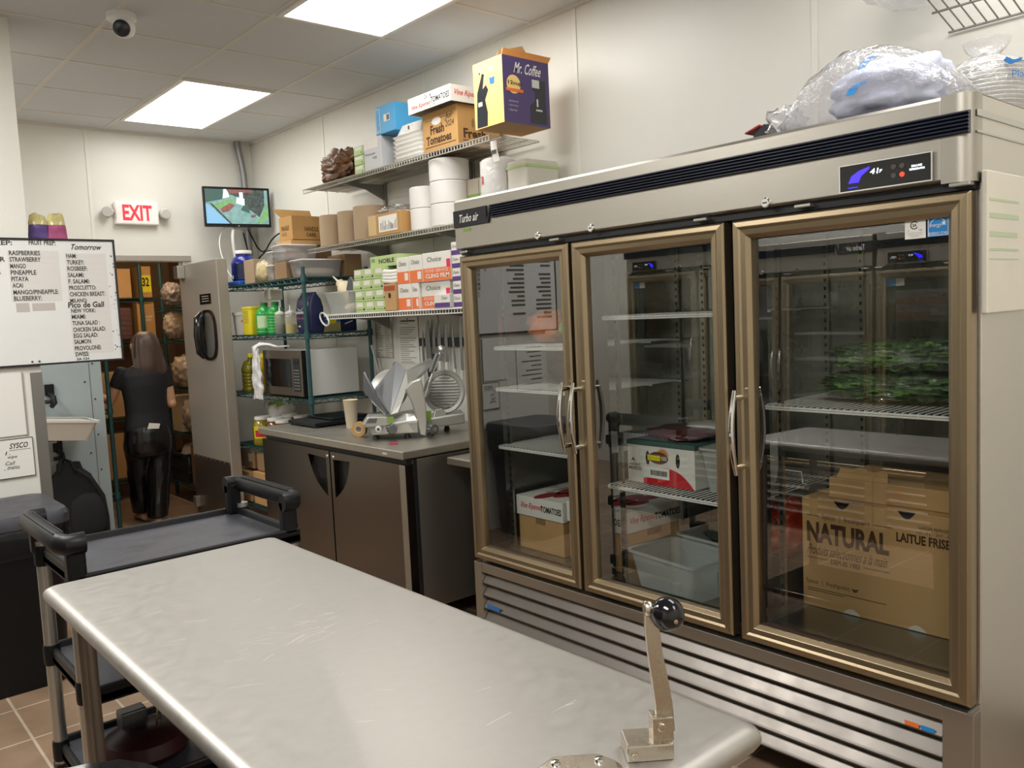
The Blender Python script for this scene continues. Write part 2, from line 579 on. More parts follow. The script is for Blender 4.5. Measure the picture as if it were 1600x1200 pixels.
def wire_shelf(parent, name, x0, x1, y0, y1, z, mat, pitch=0.025, r=0.0022, lip=0.035, cross=2, seg=6, front='x0'):
    """wire deck: wires run along x, rails along y, with a wire lip hanging at the x0 side"""
    m = MB(); m.smooth = True
    n = max(2, int(round((y1 - y0) / pitch)))
    for i in range(n + 1):
        y = y0 + (y1 - y0) * i / n
        if lip:
            m.tube([(x0, y, z - lip), (x0, y, z - 0.003), (x0 + 0.003, y, z), (x1, y, z)], r, seg)
        else:
            m.tube([(x0, y, z), (x1, y, z)], r, seg)
    for k in range(cross + 2):
        x = x0 + (x1 - x0) * k / (cross + 1)
        m.tube([(x, y0 - 0.004, z - 2 * r), (x, y1 + 0.004, z - 2 * r)], r * 1.5, seg)
    if lip:
        m.tube([(x0 + 0.002, y0 - 0.004, z - lip), (x0 + 0.002, y1 + 0.004, z - lip)], r * 1.5, seg)
    return build(m, name, mat, parent)
# ------------------------------------------------------------------ the room
H = 2.985
YF = 5.81
struct(build(MB().box(-4.75, 0.15, -2.7, 8.3, -0.1, 0.0), 'floor', 'floor_tile'))
struct(build(MB().box(-4.75, 0.15, -2.7, 5.95, H, H + 0.1), 'ceiling', 'ceiling_tile'))
struct(build(MB().box(0, 0.15, -2.7, YF, 0, H), 'wall_right', 'wall_panel'))
# far wall with the cooler doorway
m = MB().prism([(-4.65, 0), (-1.28, 0), (-1.28, 2.03), (-0.62, 2.03), (-0.62, 0), (0.0, 0), (0.0, H), (-4.65, H)], (0, YF, 0), XP, ZP, (0, 1, 0), 0.09)
struct(build(m, 'wall_far', 'wall_panel'))
struct(build(MB().box(-4.75, -4.65, -2.7, YF, 0, H), 'wall_left', 'back_wall'))
struct(build(MB().box(-4.65, 0, -2.7, -2.6, 0, H), 'wall_behind', 'back_wall'))
struct(build(MB().box(-2.8, -2.105, 3.7, 3.95, 0, H), 'wall_partition', 'wall_panel'))
struct(build(MB().box(-2.152, -2.1015, 3.6955, 3.74, 0.0, 1.34), 'trim_1', 'guard', bevel=0.002))
m = MB()
for y in (-1.6, -0.36, 0.86, 2.105, 3.36, 4.61):
    m.box(-0.005, 0, y - 0.012, y + 0.012, 0.0, H)
struct(build(m, 'trim_2', 'wall_trim', bevel=0.002))
struct(build(MB().box(-1.257, -1.233, YF - 0.005, YF, 2.07, H), 'trim_3', 'wall_trim', bevel=0.002))
struct(build(MB().box(-1.33, -0.56, YF - 0.02, YF, 2.03, 2.072), 'trim_4', 'cooler_door', bevel=0.002))
struct(build(MB().box(-0.004, 0, -2.6, YF, 0, 0.1), 'baseboard_right', 'guard'))
# suspended grid
GX = [-0.51 - 0.61 * i for i in range(0, 7)]
GY = [5.46 - 0.61 * i for i in range(0, 14)]
m = MB()
for x in GX:
    m.box(x - 0.012, x + 0.012, -2.6, YF, H - 0.004, H)
for y in GY:
    m.box(-4.65, 0, y - 0.012, y + 0.012, H - 0.003, H)
struct(build(m, 'trim_5', 'tbar'))
m = MB().box(-0.014, 0, -2.6, YF, H - 0.018, H).box(-4.65, 0, YF - 0.014, YF, H - 0.018, H)
struct(build(m, 'trim_6', 'tbar'))

def ceiling_light(x0, y0, label, lamp='lamp'):
    t = thing('ceiling_light', label, 'ceiling light', (x0 + 0.305, y0 + 0.61, H - 0.012), None, 'ceiling panels')
    fr = MB().frame((x0 + 0.012, y0 + 0.012, H - 0.012), (1, 0, 0), (0, 1, 0), (0, 0, 1), 0.586, 1.196, [(0, 0), (0.022, 0), (0.022, 0.007), (0, 0.0095)])
    build(fr, 'frame', 'white_plastic', t)
    build(MB().quad((x0 + 0.03, y0 + 0.03, H - 0.0085), (x0 + 0.03, y0 + 1.19, H - 0.0085), (x0 + 0.58, y0 + 1.19, H - 0.0085), (x0 + 0.58, y0 + 0.03, H - 0.0085)), 'diffuser', lamp, t)
    return t
ceiling_light(-1.12, 4.24, 'glowing white rectangular ceiling panel nearer the far wall and exit sign', 'lamp_soft')
ceiling_light(-1.12, 1.78, 'glowing white ceiling panel cut off by the top edge of the photo')
ceiling_light(-1.12, -0.66, 'unseen ceiling panel added for lighting over the near end of the glass-door fridge')  # out of view, carries on the row; put in for lighting
ceiling_light(-3.56, 1.78, 'unseen ceiling panel added to brighten the glass-door fridge, over the opposite fridges', 'lamp_fill_strong')  # added out of view, boosted to light the fridge fronts and interior
ceiling_light(-3.56, -1.27, 'unseen ceiling panel added as strong fill light behind the prep table', 'lamp_fill_strong')  # second boosted fill panel, added out of view
ceiling_light(-3.56, 4.22, 'unseen ceiling panel added as fill light left of the partition wall', 'lamp_fill_mid')  # added fill for the far wall and the open cooler door
ceiling_light(-1.73, -2.49, 'unseen ceiling panel added as fill light near the wall behind the camera')  # extra unseen panel, added to lift the shadows

# cold-store room behind the far wall
PX0, PX1, PY1, PH = -1.95, 0.1, 8.2, 2.35
struct(build(MB().box(PX0 - 0.1, PX0, 5.9, PY1, 0, PH), 'wall_store_left', 'pantry_wall'))
struct(build(MB().box(PX1, PX1 + 0.1, 5.9, PY1, 0, PH), 'wall_store_right', 'pantry_wall'))
struct(build(MB().box(PX0 - 0.1, PX1 + 0.1, PY1, PY1 + 0.1, 0, PH), 'wall_store_back', 'pantry_wall'))
struct(build(MB().box(PX0 - 0.1, PX1 + 0.1, 5.95, PY1 + 0.1, PH, PH + 0.1), 'ceiling_store', 'pantry_wall'))
t = thing('store_light', 'warm lamp on the ceiling of the store room', 'ceiling light', (-0.8, 6.35, PH - 0.06))
build(MB().box(-1.1, -0.5, 6.28, 6.42, PH - 0.02, PH), 'base', 'white_plastic', t)
build(MB().box(-1.08, -0.52, 6.29, 6.41, PH - 0.06, PH - 0.02), 'diffuser', 'pantry_lamp', t)

# cooler door standing open at a right angle to the far wall
d = thing('door_1', 'grey metal cooler door standing open with long black pull handle', 'door', (-0.63, 5.8, 0.03))
d['kind'] = 'structure'
build(MB().box(-0.665, -0.585, 5.05, 5.785, 0.05, 1.995), 'door_leaf', 'cooler_door', d, bevel=0.006)
m = MB().box(-0.668, -0.664, 5.06, 5.775, 0.06, 0.53)
build(m, 'kick_plate', 'kick_plate', d, bevel=0.001)
m = MB()
for i in range(9):
    m.cyl((-0.6705, 5.075 + i * 0.0855, 0.52), (-0.668, 5.075 + i * 0.0855, 0.52), 0.005, seg=8)
for i in range(8):
    m.cyl((-0.6675, 5.058, 0.45 + i * 0.2), (-0.664, 5.058, 0.45 + i * 0.2), 0.004, seg=8)
build(m, 'rivets', 'aluminium', d)
def oval(cy, cz, a, b, n=40):
    return [(cy + a * math.copysign(abs(math.cos(2 * PI * i / n)) ** 0.7, math.cos(2 * PI * i / n)), cz + b * math.copysign(abs(math.sin(2 * PI * i / n)) ** 0.7, math.sin(2 * PI * i / n))) for i in range(n)]
m = MB().prism(oval(5.27, 1.455, 0.15, 0.185), (-0.665, 0, 0), (0, 1, 0), ZP, (-1, 0, 0), 0.012, [oval(5.27, 1.455, 0.122, 0.165)])
hd = build(m, 'handle', 'black_gloss', d)
m = MB().prism(oval(5.27, 1.455, 0.121, 0.164), (-0.665, 0, 0), (0, 1, 0), ZP, (-1, 0, 0), 0.002)
build(m, 'handle_plate', 'aluminium', hd)
m = MB(); m.smooth = True
m.tube([(-0.67, 5.36, 1.30), (-0.70, 5.36, 1.33), (-0.71, 5.36, 1.46), (-0.70, 5.36, 1.58), (-0.67, 5.36, 1.61)], [0.03, 0.036, 0.036, 0.036, 0.03], 12)
build(m, 'pull_bar', 'black_gloss', hd)
build(MB().box(-0.6665, -0.664, 5.19, 5.40, 1.68, 1.755), 'name_plate', 'black_gloss', d)
m = MB()
for i, z in enumerate((1.735, 1.718, 1.70)):
    m.box(-0.6675, -0.6664, 5.23, 5.36, z, z + 0.006)
build(m, 'plate_writing', 'ink_faint', d)
build(MB().box(-0.72, -0.665, 5.66, 5.75, 1.89, 1.985), 'door_closer', 'aluminium', d, bevel=0.004)
build(MB().box(-0.70, -0.667, 5.70, 5.76, 0.12, 0.2), 'hinge', 'aluminium', d, bevel=0.003)

# grey-blue metal sheet beside the doorway
t = thing('metal_panel', 'pale blue-grey metal sheet with screws, left of the store doorway', 'wall panel', (-1.7, YF - 0.02, 0))
build(MB().box(-2.1, -1.282, YF - 0.022, YF - 0.002, 0.0, 2.0), 'sheet', 'grey_blue', t, bevel=0.002)
m = MB()
for i in range(7):
    for x in (-1.34, -1.40):
        m.cyl((x, YF - 0.026, 0.25 + i * 0.26 + (0.13 if x < -1.36 else 0)), (x, YF - 0.021, 0.25 + i * 0.26 + (0.13 if x < -1.36 else 0)), 0.006, seg=8)
build(m, 'screws', 'gasket', t)
m = MB().box(-1.366, -1.362, YF - 0.024, YF - 0.021, 0.0, 2.0)
build(m, 'sheet_joint', 'guard', t)

# ------------------------------------------------------------------ the glass-door refrigerator
def refrigerator():
    t = thing('reach_in_refrigerator', 'large stainless reach-in refrigerator with three bronze-framed glass doors along the wall', 'refrigerator', (-0.43, 1.03, 0))
    W = 2.06
    # carcass: hollow, open to the front
    m = MB()
    m.box(-0.765, -0.04, 0.0, 0.045, 0.12, 2.0)
    m.box(-0.765, -0.04, W - 0.045, W, 0.12, 2.0)
    m.box(-0.085, -0.04, 0.045, W - 0.045, 0.12, 2.0)
    build(m, 'side_and_back_panels', 'steel', t, bevel=0.003)
    m = MB().box(-0.7, -0.085, 0.045, W - 0.045, 0.455, 0.48).box(-0.765, -0.085, 0.045, W - 0.045, 1.775, 1.80)
    m.box(-0.089, -0.086, 0.045, W - 0.045, 0.48, 1.775).box(-0.7, -0.086, 0.0455, 0.05, 0.48, 1.775).box(-0.7, -0.086, W - 0.05, W - 0.0455, 0.48, 1.775)
    build(m, 'lining', 'steel_inner', t)
    build(MB().box(-0.765, -0.04, 0.045, W - 0.045, 0.12, 0.455), 'base_housing', 'gasket', t)
    # header
    m = MB().prism([(-0.765, 1.795), (-0.815, 1.795), (-0.825, 1.80), (-0.825, 1.993), (-0.815, 2.003), (-0.765, 2.003)], (0, 0.0745, 0), (1, 0, 0), ZP, (0, 1, 0), W - 0.0745)
    m.box(-0.765, -0.04, 0.0, W, 2.0, 2.003)
    build(m, 'header', 'steel_h', t, bevel=0.002)
    cp = []
    for i in range(7):
        a = PI / 2 * i / 6
        cp.append((-0.785 - 0.04 * math.sin(a), 0.04 - 0.04 * math.cos(a)))
    m = MB().prism([(-0.765, 0.0)] + cp + [(-0.825, 0.074), (-0.765, 0.074)], (0, 0, 1.79), (1, 0, 0), (0, 1, 0), ZP, 0.2135)
    build(m, 'header_corner', 'steel_h', t, smooth=True)
    # louvre
    m = MB()
    prof = []
    n = 6
    z0, z1 = 1.903, 1.958
    prof.append((-0.82, z0))
    for i in range(n):
        a = z0 + (z1 - z0) * i / n; b = z0 + (z1 - z0) * (i + 1) / n
        prof += [(-0.833, a + 0.0005), (-0.838, a + 0.003), (-0.838, b - 0.0035), (-0.831, b - 0.0005)]
    prof.append((-0.82, z1))
    m.prism(prof, (0, 0.006, 0), (1, 0, 0), ZP, (0, 1, 0), 1.80)
    build(m, 'louvre', 'louver_navy', t)
    pl = build(MB().box(-0.833, -0.82, 1.84, W - 0.001, 1.887, 1.957).prism([(1.842, 1.887), (1.818, 1.957), (1.806, 1.957), (1.83, 1.887)], (-0.834, 0, 0), (0, 1, 0), ZP, (1, 0, 0), 0.012), 'name_plate', 'gasket', t, bevel=0.001)
    mb = MB()
    text(mb, 'Turbo air', (-0.8338, 2.018, 1.904), YN, ZP, 0.13, 0.034, 0.02, 0.25)
    build(mb, 'lettering', 'white_plastic', pl)
    build(MB().box(-0.8268, -0.825, 1.955, 2.003, 1.868, 1.880), 'green_sticker', 'label_green', t)
    # controller
    c = build(MB().box(-0.832, -0.824, 0.092, 0.334, 1.802, 1.873), 'control_panel', 'black_gloss', t, bevel=0.002)
    build(MB().frame((-0.831, 0.335, 1.801), YN, ZP, (-1, 0, 0), 0.244, 0.073, [(0, 0), (0, 0.003), (0.003, 0.003), (0.003, 0)]), 'panel_rim', 'chrome', c)
    mb = MB().prism([(0, 0), (0.028, 0.0), (0.036, 0.016), (0.058, 0.032), (0.058, 0.037), (0.03, 0.03), (0.008, 0.018)], (-0.8326, 0.309, 1.824), YN, ZP, (-1, 0, 0), 0.0004)
    mb.box(-0.833, -0.8326, 0.284, 0.31, 1.811, 1.813)
    build(mb, 'blue_display', 'blue_led', c)
    mb = MB()
    text(mb, '41', (-0.8327, 0.249, 1.840), YN, ZP, 0.021, 0.014, 0.01, 0.2)
    text(mb, 'F', (-0.8327, 0.224, 1.841), YN, ZP, 0.006, 0.008, 0.01, 0.2)
    text(mb, 'DELUXE', (-0.8327, 0.142, 1.842), YN, ZP, 0.026, 0.005, 0.01)
    text(mb, 'REFRIGERATOR', (-0.8327, 0.147, 1.834), YN, ZP, 0.038, 0.005, 0.01)
    build(mb, 'lettering', 'white_led', c)
    for (y, z, mt) in ((0.188, 1.850, 'ink_soft'), (0.166, 1.850, 'ink_soft'), (0.188, 1.828, 'ink_soft'), (0.166, 1.828, 'red_button')):
        build(MB().cyl((-0.832, y, z), (-0.834, y, z), 0.0065, seg=16), 'button', mt, c)
    for y in (1.543, 1.265, 0.564):
        l = MB(); l.lathe((-0.825, y, 1.806), [(0.0, 0), (0.015, 0), (0.015, 0.006), (0.012, 0.009), (0.0, 0.009)], 20, (-1, 0, 0))
        lk = build(l, 'lock', 'chrome', t, smooth=True)
        build(MB().box(-0.8346, -0.8338, y - 0.007, y + 0.007, 1.804, 1.8078), 'key_slot', 'gasket', lk)
    # strip of shadow gap and hinges between header and doors
    build(MB().box(-0.80, -0.765, 0.005, W - 0.005, 1.772, 1.796), 'gap_channel', 'gasket', t)
    for y in (2.01, 1.46, 0.80, 0.45, 0.03):
        build(MB().box(-0.828, -0.79, y - 0.025, y + 0.025, 1.779, 1.789), 'hinge', 'aluminium', t, bevel=0.003)
    # lower grille
    m = MB().box(-0.815, -0.765, 0.0, 0.078, 0.1, 0.437).box(-0.815, -0.765, W - 0.05, W, 0.1, 0.437).box(-0.812, -0.765, 0.078, W - 0.05, 0.395, 0.437)
    build(m, 'grille_frame', 'steel_h', t, bevel=0.002)
    m = MB()
    for i in range(5):
        zt = 0.388 - i * 0.056
        pr = [(-0.775, zt + 0.002), (-0.781, zt + 0.001), (-0.808, zt - 0.033), (-0.8115, zt - 0.038), (-0.8105, zt - 0.043), (-0.804, zt - 0.044), (-0.775, zt - 0.012)]
        m.prism(pr, (0, 0.08, 0), (1, 0, 0), ZP, (0, 1, 0), W - 0.132)
    build(m, 'grille_louvres', 'slat_steel', t)
    for (y, a, mt) in ((1.93, 0.0, 'blue_dark'), (0.16, 0.028, 'orange'), (0.118, 0.026, 'sticker_blue')):
        if a == 0.0:
            build(MB().box(-0.8125, -0.811, 1.90, 1.985, 0.239, 0.258), 'blue_sticker', mt, t)
        else:
            build(MB().box(-0.8128, -0.811, y - a / 2 - 0.006, y + a / 2 + 0.003, 0.351, 0.363), 'orange_sticker' if mt == 'orange' else 'blue_sticker', mt, t)
    for y in (0.10, W - 0.10):
        for x in (-0.68, -0.15):
            k = MB(); k.smooth = True
            k.lathe((x, y, 0.05), [(0.0, -0.016), (0.05, -0.016), (0.05, 0.016), (0.0, 0.016)], 24, (0, 1, 0))
            k.box(x - 0.03, x + 0.03, y - 0.028, y + 0.028, 0.085, 0.12)
            build(k, 'caster', 'black_rubber', t)
    # doors
    for (y0, y1, hs) in ((1.402, 2.054, 'lo'), (0.722, 1.384, 'hi'), (0.008, 0.692, 'hi')):
        z0, z1, fw = 0.452, 1.768, 0.058
        h = z1 - z0
        fr = MB()
        fr.frame((-0.772, y1, z0), YN, ZP, (-1, 0, 0), y1 - y0, h, [(0, 0), (0, 0.038), (0.006, 0.046), (0.022, 0.048), (0.03, 0.043), (0.046, 0.041), (fw, 0.028), (fw, 0.0)])
        dr = build(fr, 'door', 'champagne', t, bevel=0.0015)
        xb, xt = (-0.797, -0.779) if y0 < 0.1 else (-0.788, -0.788)   # the third pane sits slightly out of plumb
        build(MB().quad((xb, y1 - fw + 0.004, z0 + fw - 0.004), (xb, y0 + fw - 0.004, z0 + fw - 0.004), (xt, y0 + fw - 0.004, z1 - fw + 0.004), (xt, y1 - fw + 0.004, z1 - fw + 0.004)), 'glass_pane', 'glass_door', dr)
        build(MB().frame((-0.766, y1 - 0.012, z0 + 0.012), YN, ZP, (-1, 0, 0), y1 - y0 - 0.024, h - 0.024, [(0, 0), (0, 0.0065), (0.05, 0.0065), (0.05, 0)]), 'door_gasket', 'gasket', dr)
        yh = y0 + 0.018 if hs == 'lo' else y1 - 0.022
        k = MB(); k.smooth = True
        pts = []
        for i in range(13):
            a = i / 12
            pts.append((-0.852 - 0.022 * math.sin(PI * a), yh, 0.990 + 0.262 * a))
        k.tube(pts, [0.0065 + 0.004 * math.sin(PI * i / 12) for i in range(13)], 12)
        for z in (1.012, 1.228):
            k.cyl((-0.815, yh, z), (-0.859, yh, z), 0.009, seg=12)
        build(k, 'handle', 'chrome', dr)
        if y0 < 0.1:
            s = build(MB().box(-0.7915, -0.7902, 0.125, 0.178, 1.664, 1.715), 'certification_sticker', 'paper', dr)
            mb = MB().frame((0, 0, 0), YN, ZP, (-1, 0, 0), 0.0001, 0.0001, [(0, 0), (0, 0.00001), (0.00002, 0.00001), (0.00002, 0)])
            mb = MB()
            ring = []
            mb.prism([(0.0105 * math.cos(0.6 + 5.08 * i / 20), 0.0105 * math.sin(0.6 + 5.08 * i / 20)) for i in range(21)] + [(0.0082 * math.cos(0.6 + 5.08 * (20 - i) / 20), 0.0082 * math.sin(0.6 + 5.08 * (20 - i) / 20)) for i in range(21)], (-0.7915, 0.1535, 1.6985), YN, ZP, (-1, 0, 0), 0.0004)
            text(mb, 'SA', (-0.7917, 0.158, 1.6945), YN, ZP, 0.0105, 0.008, 0.02)
            text(mb, 'c          us', (-0.7917, 0.170, 1.684), YN, ZP, 0.036, 0.0028)
            text(mb, 'Refrigerated Food Display', (-0.7917, 0.172, 1.678), YN, ZP, 0.04, 0.002)
            text(mb, 'Accessories', (-0.7917, 0.169, 1.674), YN, ZP, 0.034, 0.002)
            text(mb, 'NSF/ANSI', (-0.7917, 0.162, 1.669), YN, ZP, 0.02, 0.002)
            build(mb, 'lettering', 'ink', s)
            s = build(MB().box(-0.7915, -0.7902, 0.067, 0.121, 1.665, 1.722), 'energy_sticker', 'sticker_blue', dr)
            mb = MB().frame((-0.7914, 0.119, 1.667), YN, ZP, (-1, 0, 0), 0.05, 0.053, [(0, 0), (0, 0.0004), (0.0014, 0.0004), (0.0014, 0)])
            arc = [(0.021 * math.cos(0.35 + 2.6 * i / 16), 0.021 * math.sin(0.35 + 2.6 * i / 16)) for i in range(17)] + [(0.0195 * math.cos(0.35 + 2.6 * (16 - i) / 16), 0.0195 * math.sin(0.35 + 2.6 * (16 - i) / 16)) for i in range(17)]
            mb.prism(arc, (-0.7915, 0.0945, 1.690), YN, ZP, (-1, 0, 0), 0.0004)
            st = []
            for i in range(10):
                rr = 0.0075 if i % 2 == 0 else 0.0032
                st.append((rr * math.sin(2 * PI * i / 10), rr * math.cos(2 * PI * i / 10)))
            mb.prism(st, (-0.7915, 0.080, 1.697), YN, ZP, (-1, 0, 0), 0.0004)
            text(mb, 'energy', (-0.7916, 0.116, 1.686), YN, ZP, 0.03, 0.010, 0.0, 0.5)
            text(mb, 'ENERGY STAR', (-0.7916, 0.117, 1.670), YN, ZP, 0.046, 0.006, 0.01)
            build(mb, 'lettering', 'white_plastic', s)
            build(MB().box(-0.826, -0.77, 0.0, 0.01, 0.437, 0.447), 'lower_hinge', 'aluminium', t)
    # mullions, shelf standards, shelves
    for y in (0.707, 1.393):
        build(MB().box(-0.764, -0.668, y - 0.042, y + 0.042, 0.481, 1.774), 'mullion', 'gasket', t, bevel=0.003)
    for y0, y1 in ((0.051, 0.075), (1.99, 2.009)):
        build(MB().box(-0.764, -0.668, y0, y1, 0.481, 1.774), 'jamb', 'gasket', t, bevel=0.003)
    for y in (0.085, 0.64, 0.775, 1.325, 1.46, 1.975):
        for x in (-0.645, -0.1):
            k = MB().box(x - 0.006, x + 0.006, y - 0.009, y + 0.009, 0.48, 1.775)
            build(k, 'shelf_standard', 'steel_inner', t)
            k = MB()
            for i in range(40):
                k.box(x - 0.0075, x - 0.006, y - 0.004, y + 0.004, 0.53 + i * 0.03, 0.542 + i * 0.03)
            build(k, 'slots', 'gasket', t)
    for (y0, y1, zs) in ((1.442, 1.985, (1.375, 1.196, 0.942)), (0.757, 1.343, (1.49, 0.85)), (0.08, 0.657, (1.192,))):
        for z in zs:
            wire_shelf(t, 'wire_shelf', -0.70, -0.12, y0, y1, z, 'white_wire', 0.021, 0.0023, 0.012, 2)
    # two thin bright raised strips along the near side
    m = MB().box(-0.80, -0.04, -0.004, 0.0, 1.945, 1.962).box(-0.80, -0.04, -0.004, 0.0, 1.905, 1.912)
    build(m, 'side_strips', 'aluminium', t, bevel=0.0015)
    return t
FR = refrigerator()
copy_tree(FR, (-4.2, 0.69, 0), PI, 'stainless three-door refrigerator across the room, mirrored in the third glass door')
copy_tree(FR, (-4.2, 2.76, 0), PI, 'stainless three-door refrigerator across the room, mirrored in the middle glass door')

# sheet fixed to the near side of the refrigerator
t = thing('notice_board', 'off-white sheet with faded green lettering fixed on the near side of the refrigerator', 'sheet', (-0.63, 0, 1.465))
build(MB().box(-0.785, -0.488, -0.02, -0.0045, 1.465, 1.815), 'sheet', 'paper_aged', t, bevel=0.003)
mb = MB()
for (z, h, w) in ((1.742, 0.006, 0.2), (1.70, 0.012, 0.2), (1.655, 0.012, 0.19), (1.62, 0.006, 0.2), (1.598, 0.003, 0.2)):
    mb.box(-0.775, -0.775 + w, -0.0206, -0.02, z, z + h)
build(mb, 'lettering', pbr('faded_green', 'b4c2a6', 0.8), t)

# ------------------------------------------------------------------ prep table
t = thing('prep_table', 'stainless steel work table with rounded edges filling the foreground', 'table', (-2.296, 0.68, 0))
X0, X1, Y0, Y1, ZT = -2.605, -1.986, -0.146, 1.502, 0.90
rr = 0.02
def rrect(x0, x1, y0, y1, r, z, n=5):
    o = []
    for (cx, cy, a0) in ((x1 - r, y0 + r, -PI / 2), (x1 - r, y1 - r, 0), (x0 + r, y1 - r, PI / 2), (x0 + r, y0 + r, PI)):
        for i in range(n):
            a = a0 + PI / 2 * i / (n - 1)
            o.append((cx + r * math.cos(a), cy + r * math.sin(a), z))
    return o
m = MB()
rings = []
for i in range(9):
    a = -PI / 2 + PI * i / 8
    ins = rr - rr * math.cos(a)
    rings.append(rrect(X0 + ins, X1 - ins, Y0 + ins, Y1 - ins, 0.024, ZT - rr + rr * math.sin(a)))
m.loft(rings)
m.smooth = True; m.sm = [True] * len(m.f)
build(m, 'table_top', 'steel_table', t, smooth=35)
random.seed(21)
k = MB()
for i in range(46):
    cx_, cy_ = (-2.33 + random.gauss(0, 0.07), 0.72 + random.gauss(0, 0.035)) if i < 26 else (random.uniform(-2.5, -2.05), random.uniform(0.1, 1.3))
    a = random.uniform(-0.9, 0.5); l = random.uniform(0.006, 0.03); w_ = random.uniform(0.0006, 0.0014)
    dx, dy = math.cos(a) * l, math.sin(a) * l
    nx, ny = -math.sin(a) * w_, math.cos(a) * w_
    k.hexa([(cx_ - dx, cy_ - dy, ZT - 0.0005), (cx_ + dx, cy_ + dy, ZT - 0.0005), (cx_ + dx + nx, cy_ + dy + ny, ZT - 0.0005), (cx_ - dx + nx, cy_ - dy + ny, ZT - 0.0005), (cx_ - dx, cy_ - dy, ZT + 0.0002), (cx_ + dx, cy_ + dy, ZT + 0.0002), (cx_ + dx + nx, cy_ + dy + ny, ZT + 0.0002), (cx_ - dx + nx, cy_ - dy + ny, ZT + 0.0002)])
sc_ = build(k, 'scratch_pattern', pbr('scratch', 'd2cfca', 0.6, 0.6), t)
m = MB().box(X0 + 0.05, X1 - 0.05, Y0 + 0.05, Y1 - 0.05, ZT - 0.075, ZT - 0.041)
build(m, 'apron', 'steel_dark', t)
for x in (X0 + 0.075, X1 - 0.075):
    for y in (Y0 + 0.08, Y1 - 0.08):
        k = MB(); k.smooth = True
        k.lathe((x, y, 0), [(0.0, 0.0), (0.016, 0.0), (0.02, 0.02), (0.012, 0.04), (0.012, 0.07), (0.0205, 0.075), (0.0205, 0.83), (0.0, 0.83)], 20)
        build(k, 'leg', 'steel_leg', t)
build(MB().box(X0 + 0.06, X1 - 0.05, Y0 + 0.06, Y1 - 0.06, 0.165, 0.19), 'lower_shelf', 'steel_dark', t, bevel=0.004)

# crank with black ball clamped on the near end of the table
t = thing('crank_opener', 'steel crank lever with black ball knob clamped on the work table', 'can opener', (-2.17, -0.09, 0.9))
U = V((0.79, -0.61, 0)); N = V((-0.61, -0.79, 0))
def Lp(u, n, z):
    return tuple(V((-2.165, -0.075, 0.9)) + U * u + N * n + V((0, 0, z)))
m = MB().obox(Lp(-0.008, 0.0, 0.012), U, N, ZP, 0.066, 0.05, 0.024)
build(m, 'base', 'nickel', t, bevel=0.003)
m = MB().obox(Lp(0.012, 0.004, 0.040), U, N, ZP, 0.030, 0.026, 0.034)
m.cyl(Lp(0.010, 0.016, 0.044), Lp(0.010, 0.0205, 0.044), 0.006, seg=12)
m.cyl(Lp(-0.03, 0.024, 0.010), Lp(-0.03, 0.029, 0.010), 0.005, seg=12)
build(m, 'pivot_block', 'nickel', t, bevel=0.003)
m = MB()
path = [(0.019, 0.03, 0.013), (0.017, 0.07, 0.0125), (0.012, 0.11, 0.0115), (0.007, 0.145, 0.0105), (0.004, 0.18, 0.010), (0.004, 0.205, 0.0095), (0.004, 0.212, 0.006)]
rings = [[Lp(u - w, -0.004, z), Lp(u + w, -0.004, z), Lp(u + w, 0.006, z), Lp(u - w, 0.006, z)] for u, z, w in path]
m.loft(rings)
build(m, 'lever', 'nickel', t, bevel=0.0015)
m = MB(); m.smooth = True
m.lathe(Lp(-0.006, 0.001, 0.207), [(0.0, 0), (0.0095, 0), (0.011, 0.002), (0.011, 0.009), (0.0095, 0.011), (0.006, 0.012), (0.006, 0.022), (0.0, 0.022)], 18, U)
build(m, 'knob_shaft', 'nickel', t)
m = MB(); m.smooth = True
m.ball(Lp(0.024, 0.012, 0.202), 0.0235, 28, 18)
kb = build(m, 'ball_knob', 'black_gloss', t)
m = MB(); m.smooth = True
m.lathe(Lp(0.030, 0.031, 0.199), [(0.0, 0), (0.0042, 0), (0.004, 0.003), (0.0, 0.004)], 12, N * 0.9 + U * 0.4)
build(m, 'screw_end', 'nickel', kb)

# plate with screws at the very bottom edge
t = thing('mounting_plate', 'low steel mounting plate with screws at the near table edge', 'plate', (-2.28, -0.03, 0.9))
U2 = V((0.79, -0.61, 0)); N2 = V((0.61, 0.79, 0))
cc = V((-2.282, -0.045, 0.9))
m = MB().loft([[tuple(cc + U2 * (a * s) + N2 * (b * s) + V((0, 0, z))) for a, b in ((-0.06, -0.035), (0.06, -0.035), (0.06, 0.01), (0.035, 0.035), (-0.035, 0.035), (-0.06, 0.01))] for s, z in ((1.0, 0.0), (1.0, 0.006), (0.86, 0.014))])
build(m, 'plate', 'nickel', t, bevel=0.0015)
for a in (-0.03, 0.03):
    k = MB(); k.smooth = True
    k.lathe(tuple(cc + U2 * a + N2 * 0.012 + V((0, 0, 0.0142))), [(0.0, 0), (0.007, 0), (0.006, 0.003), (0.0, 0.004)], 14)
    build(k, 'screw', 'chrome', t)

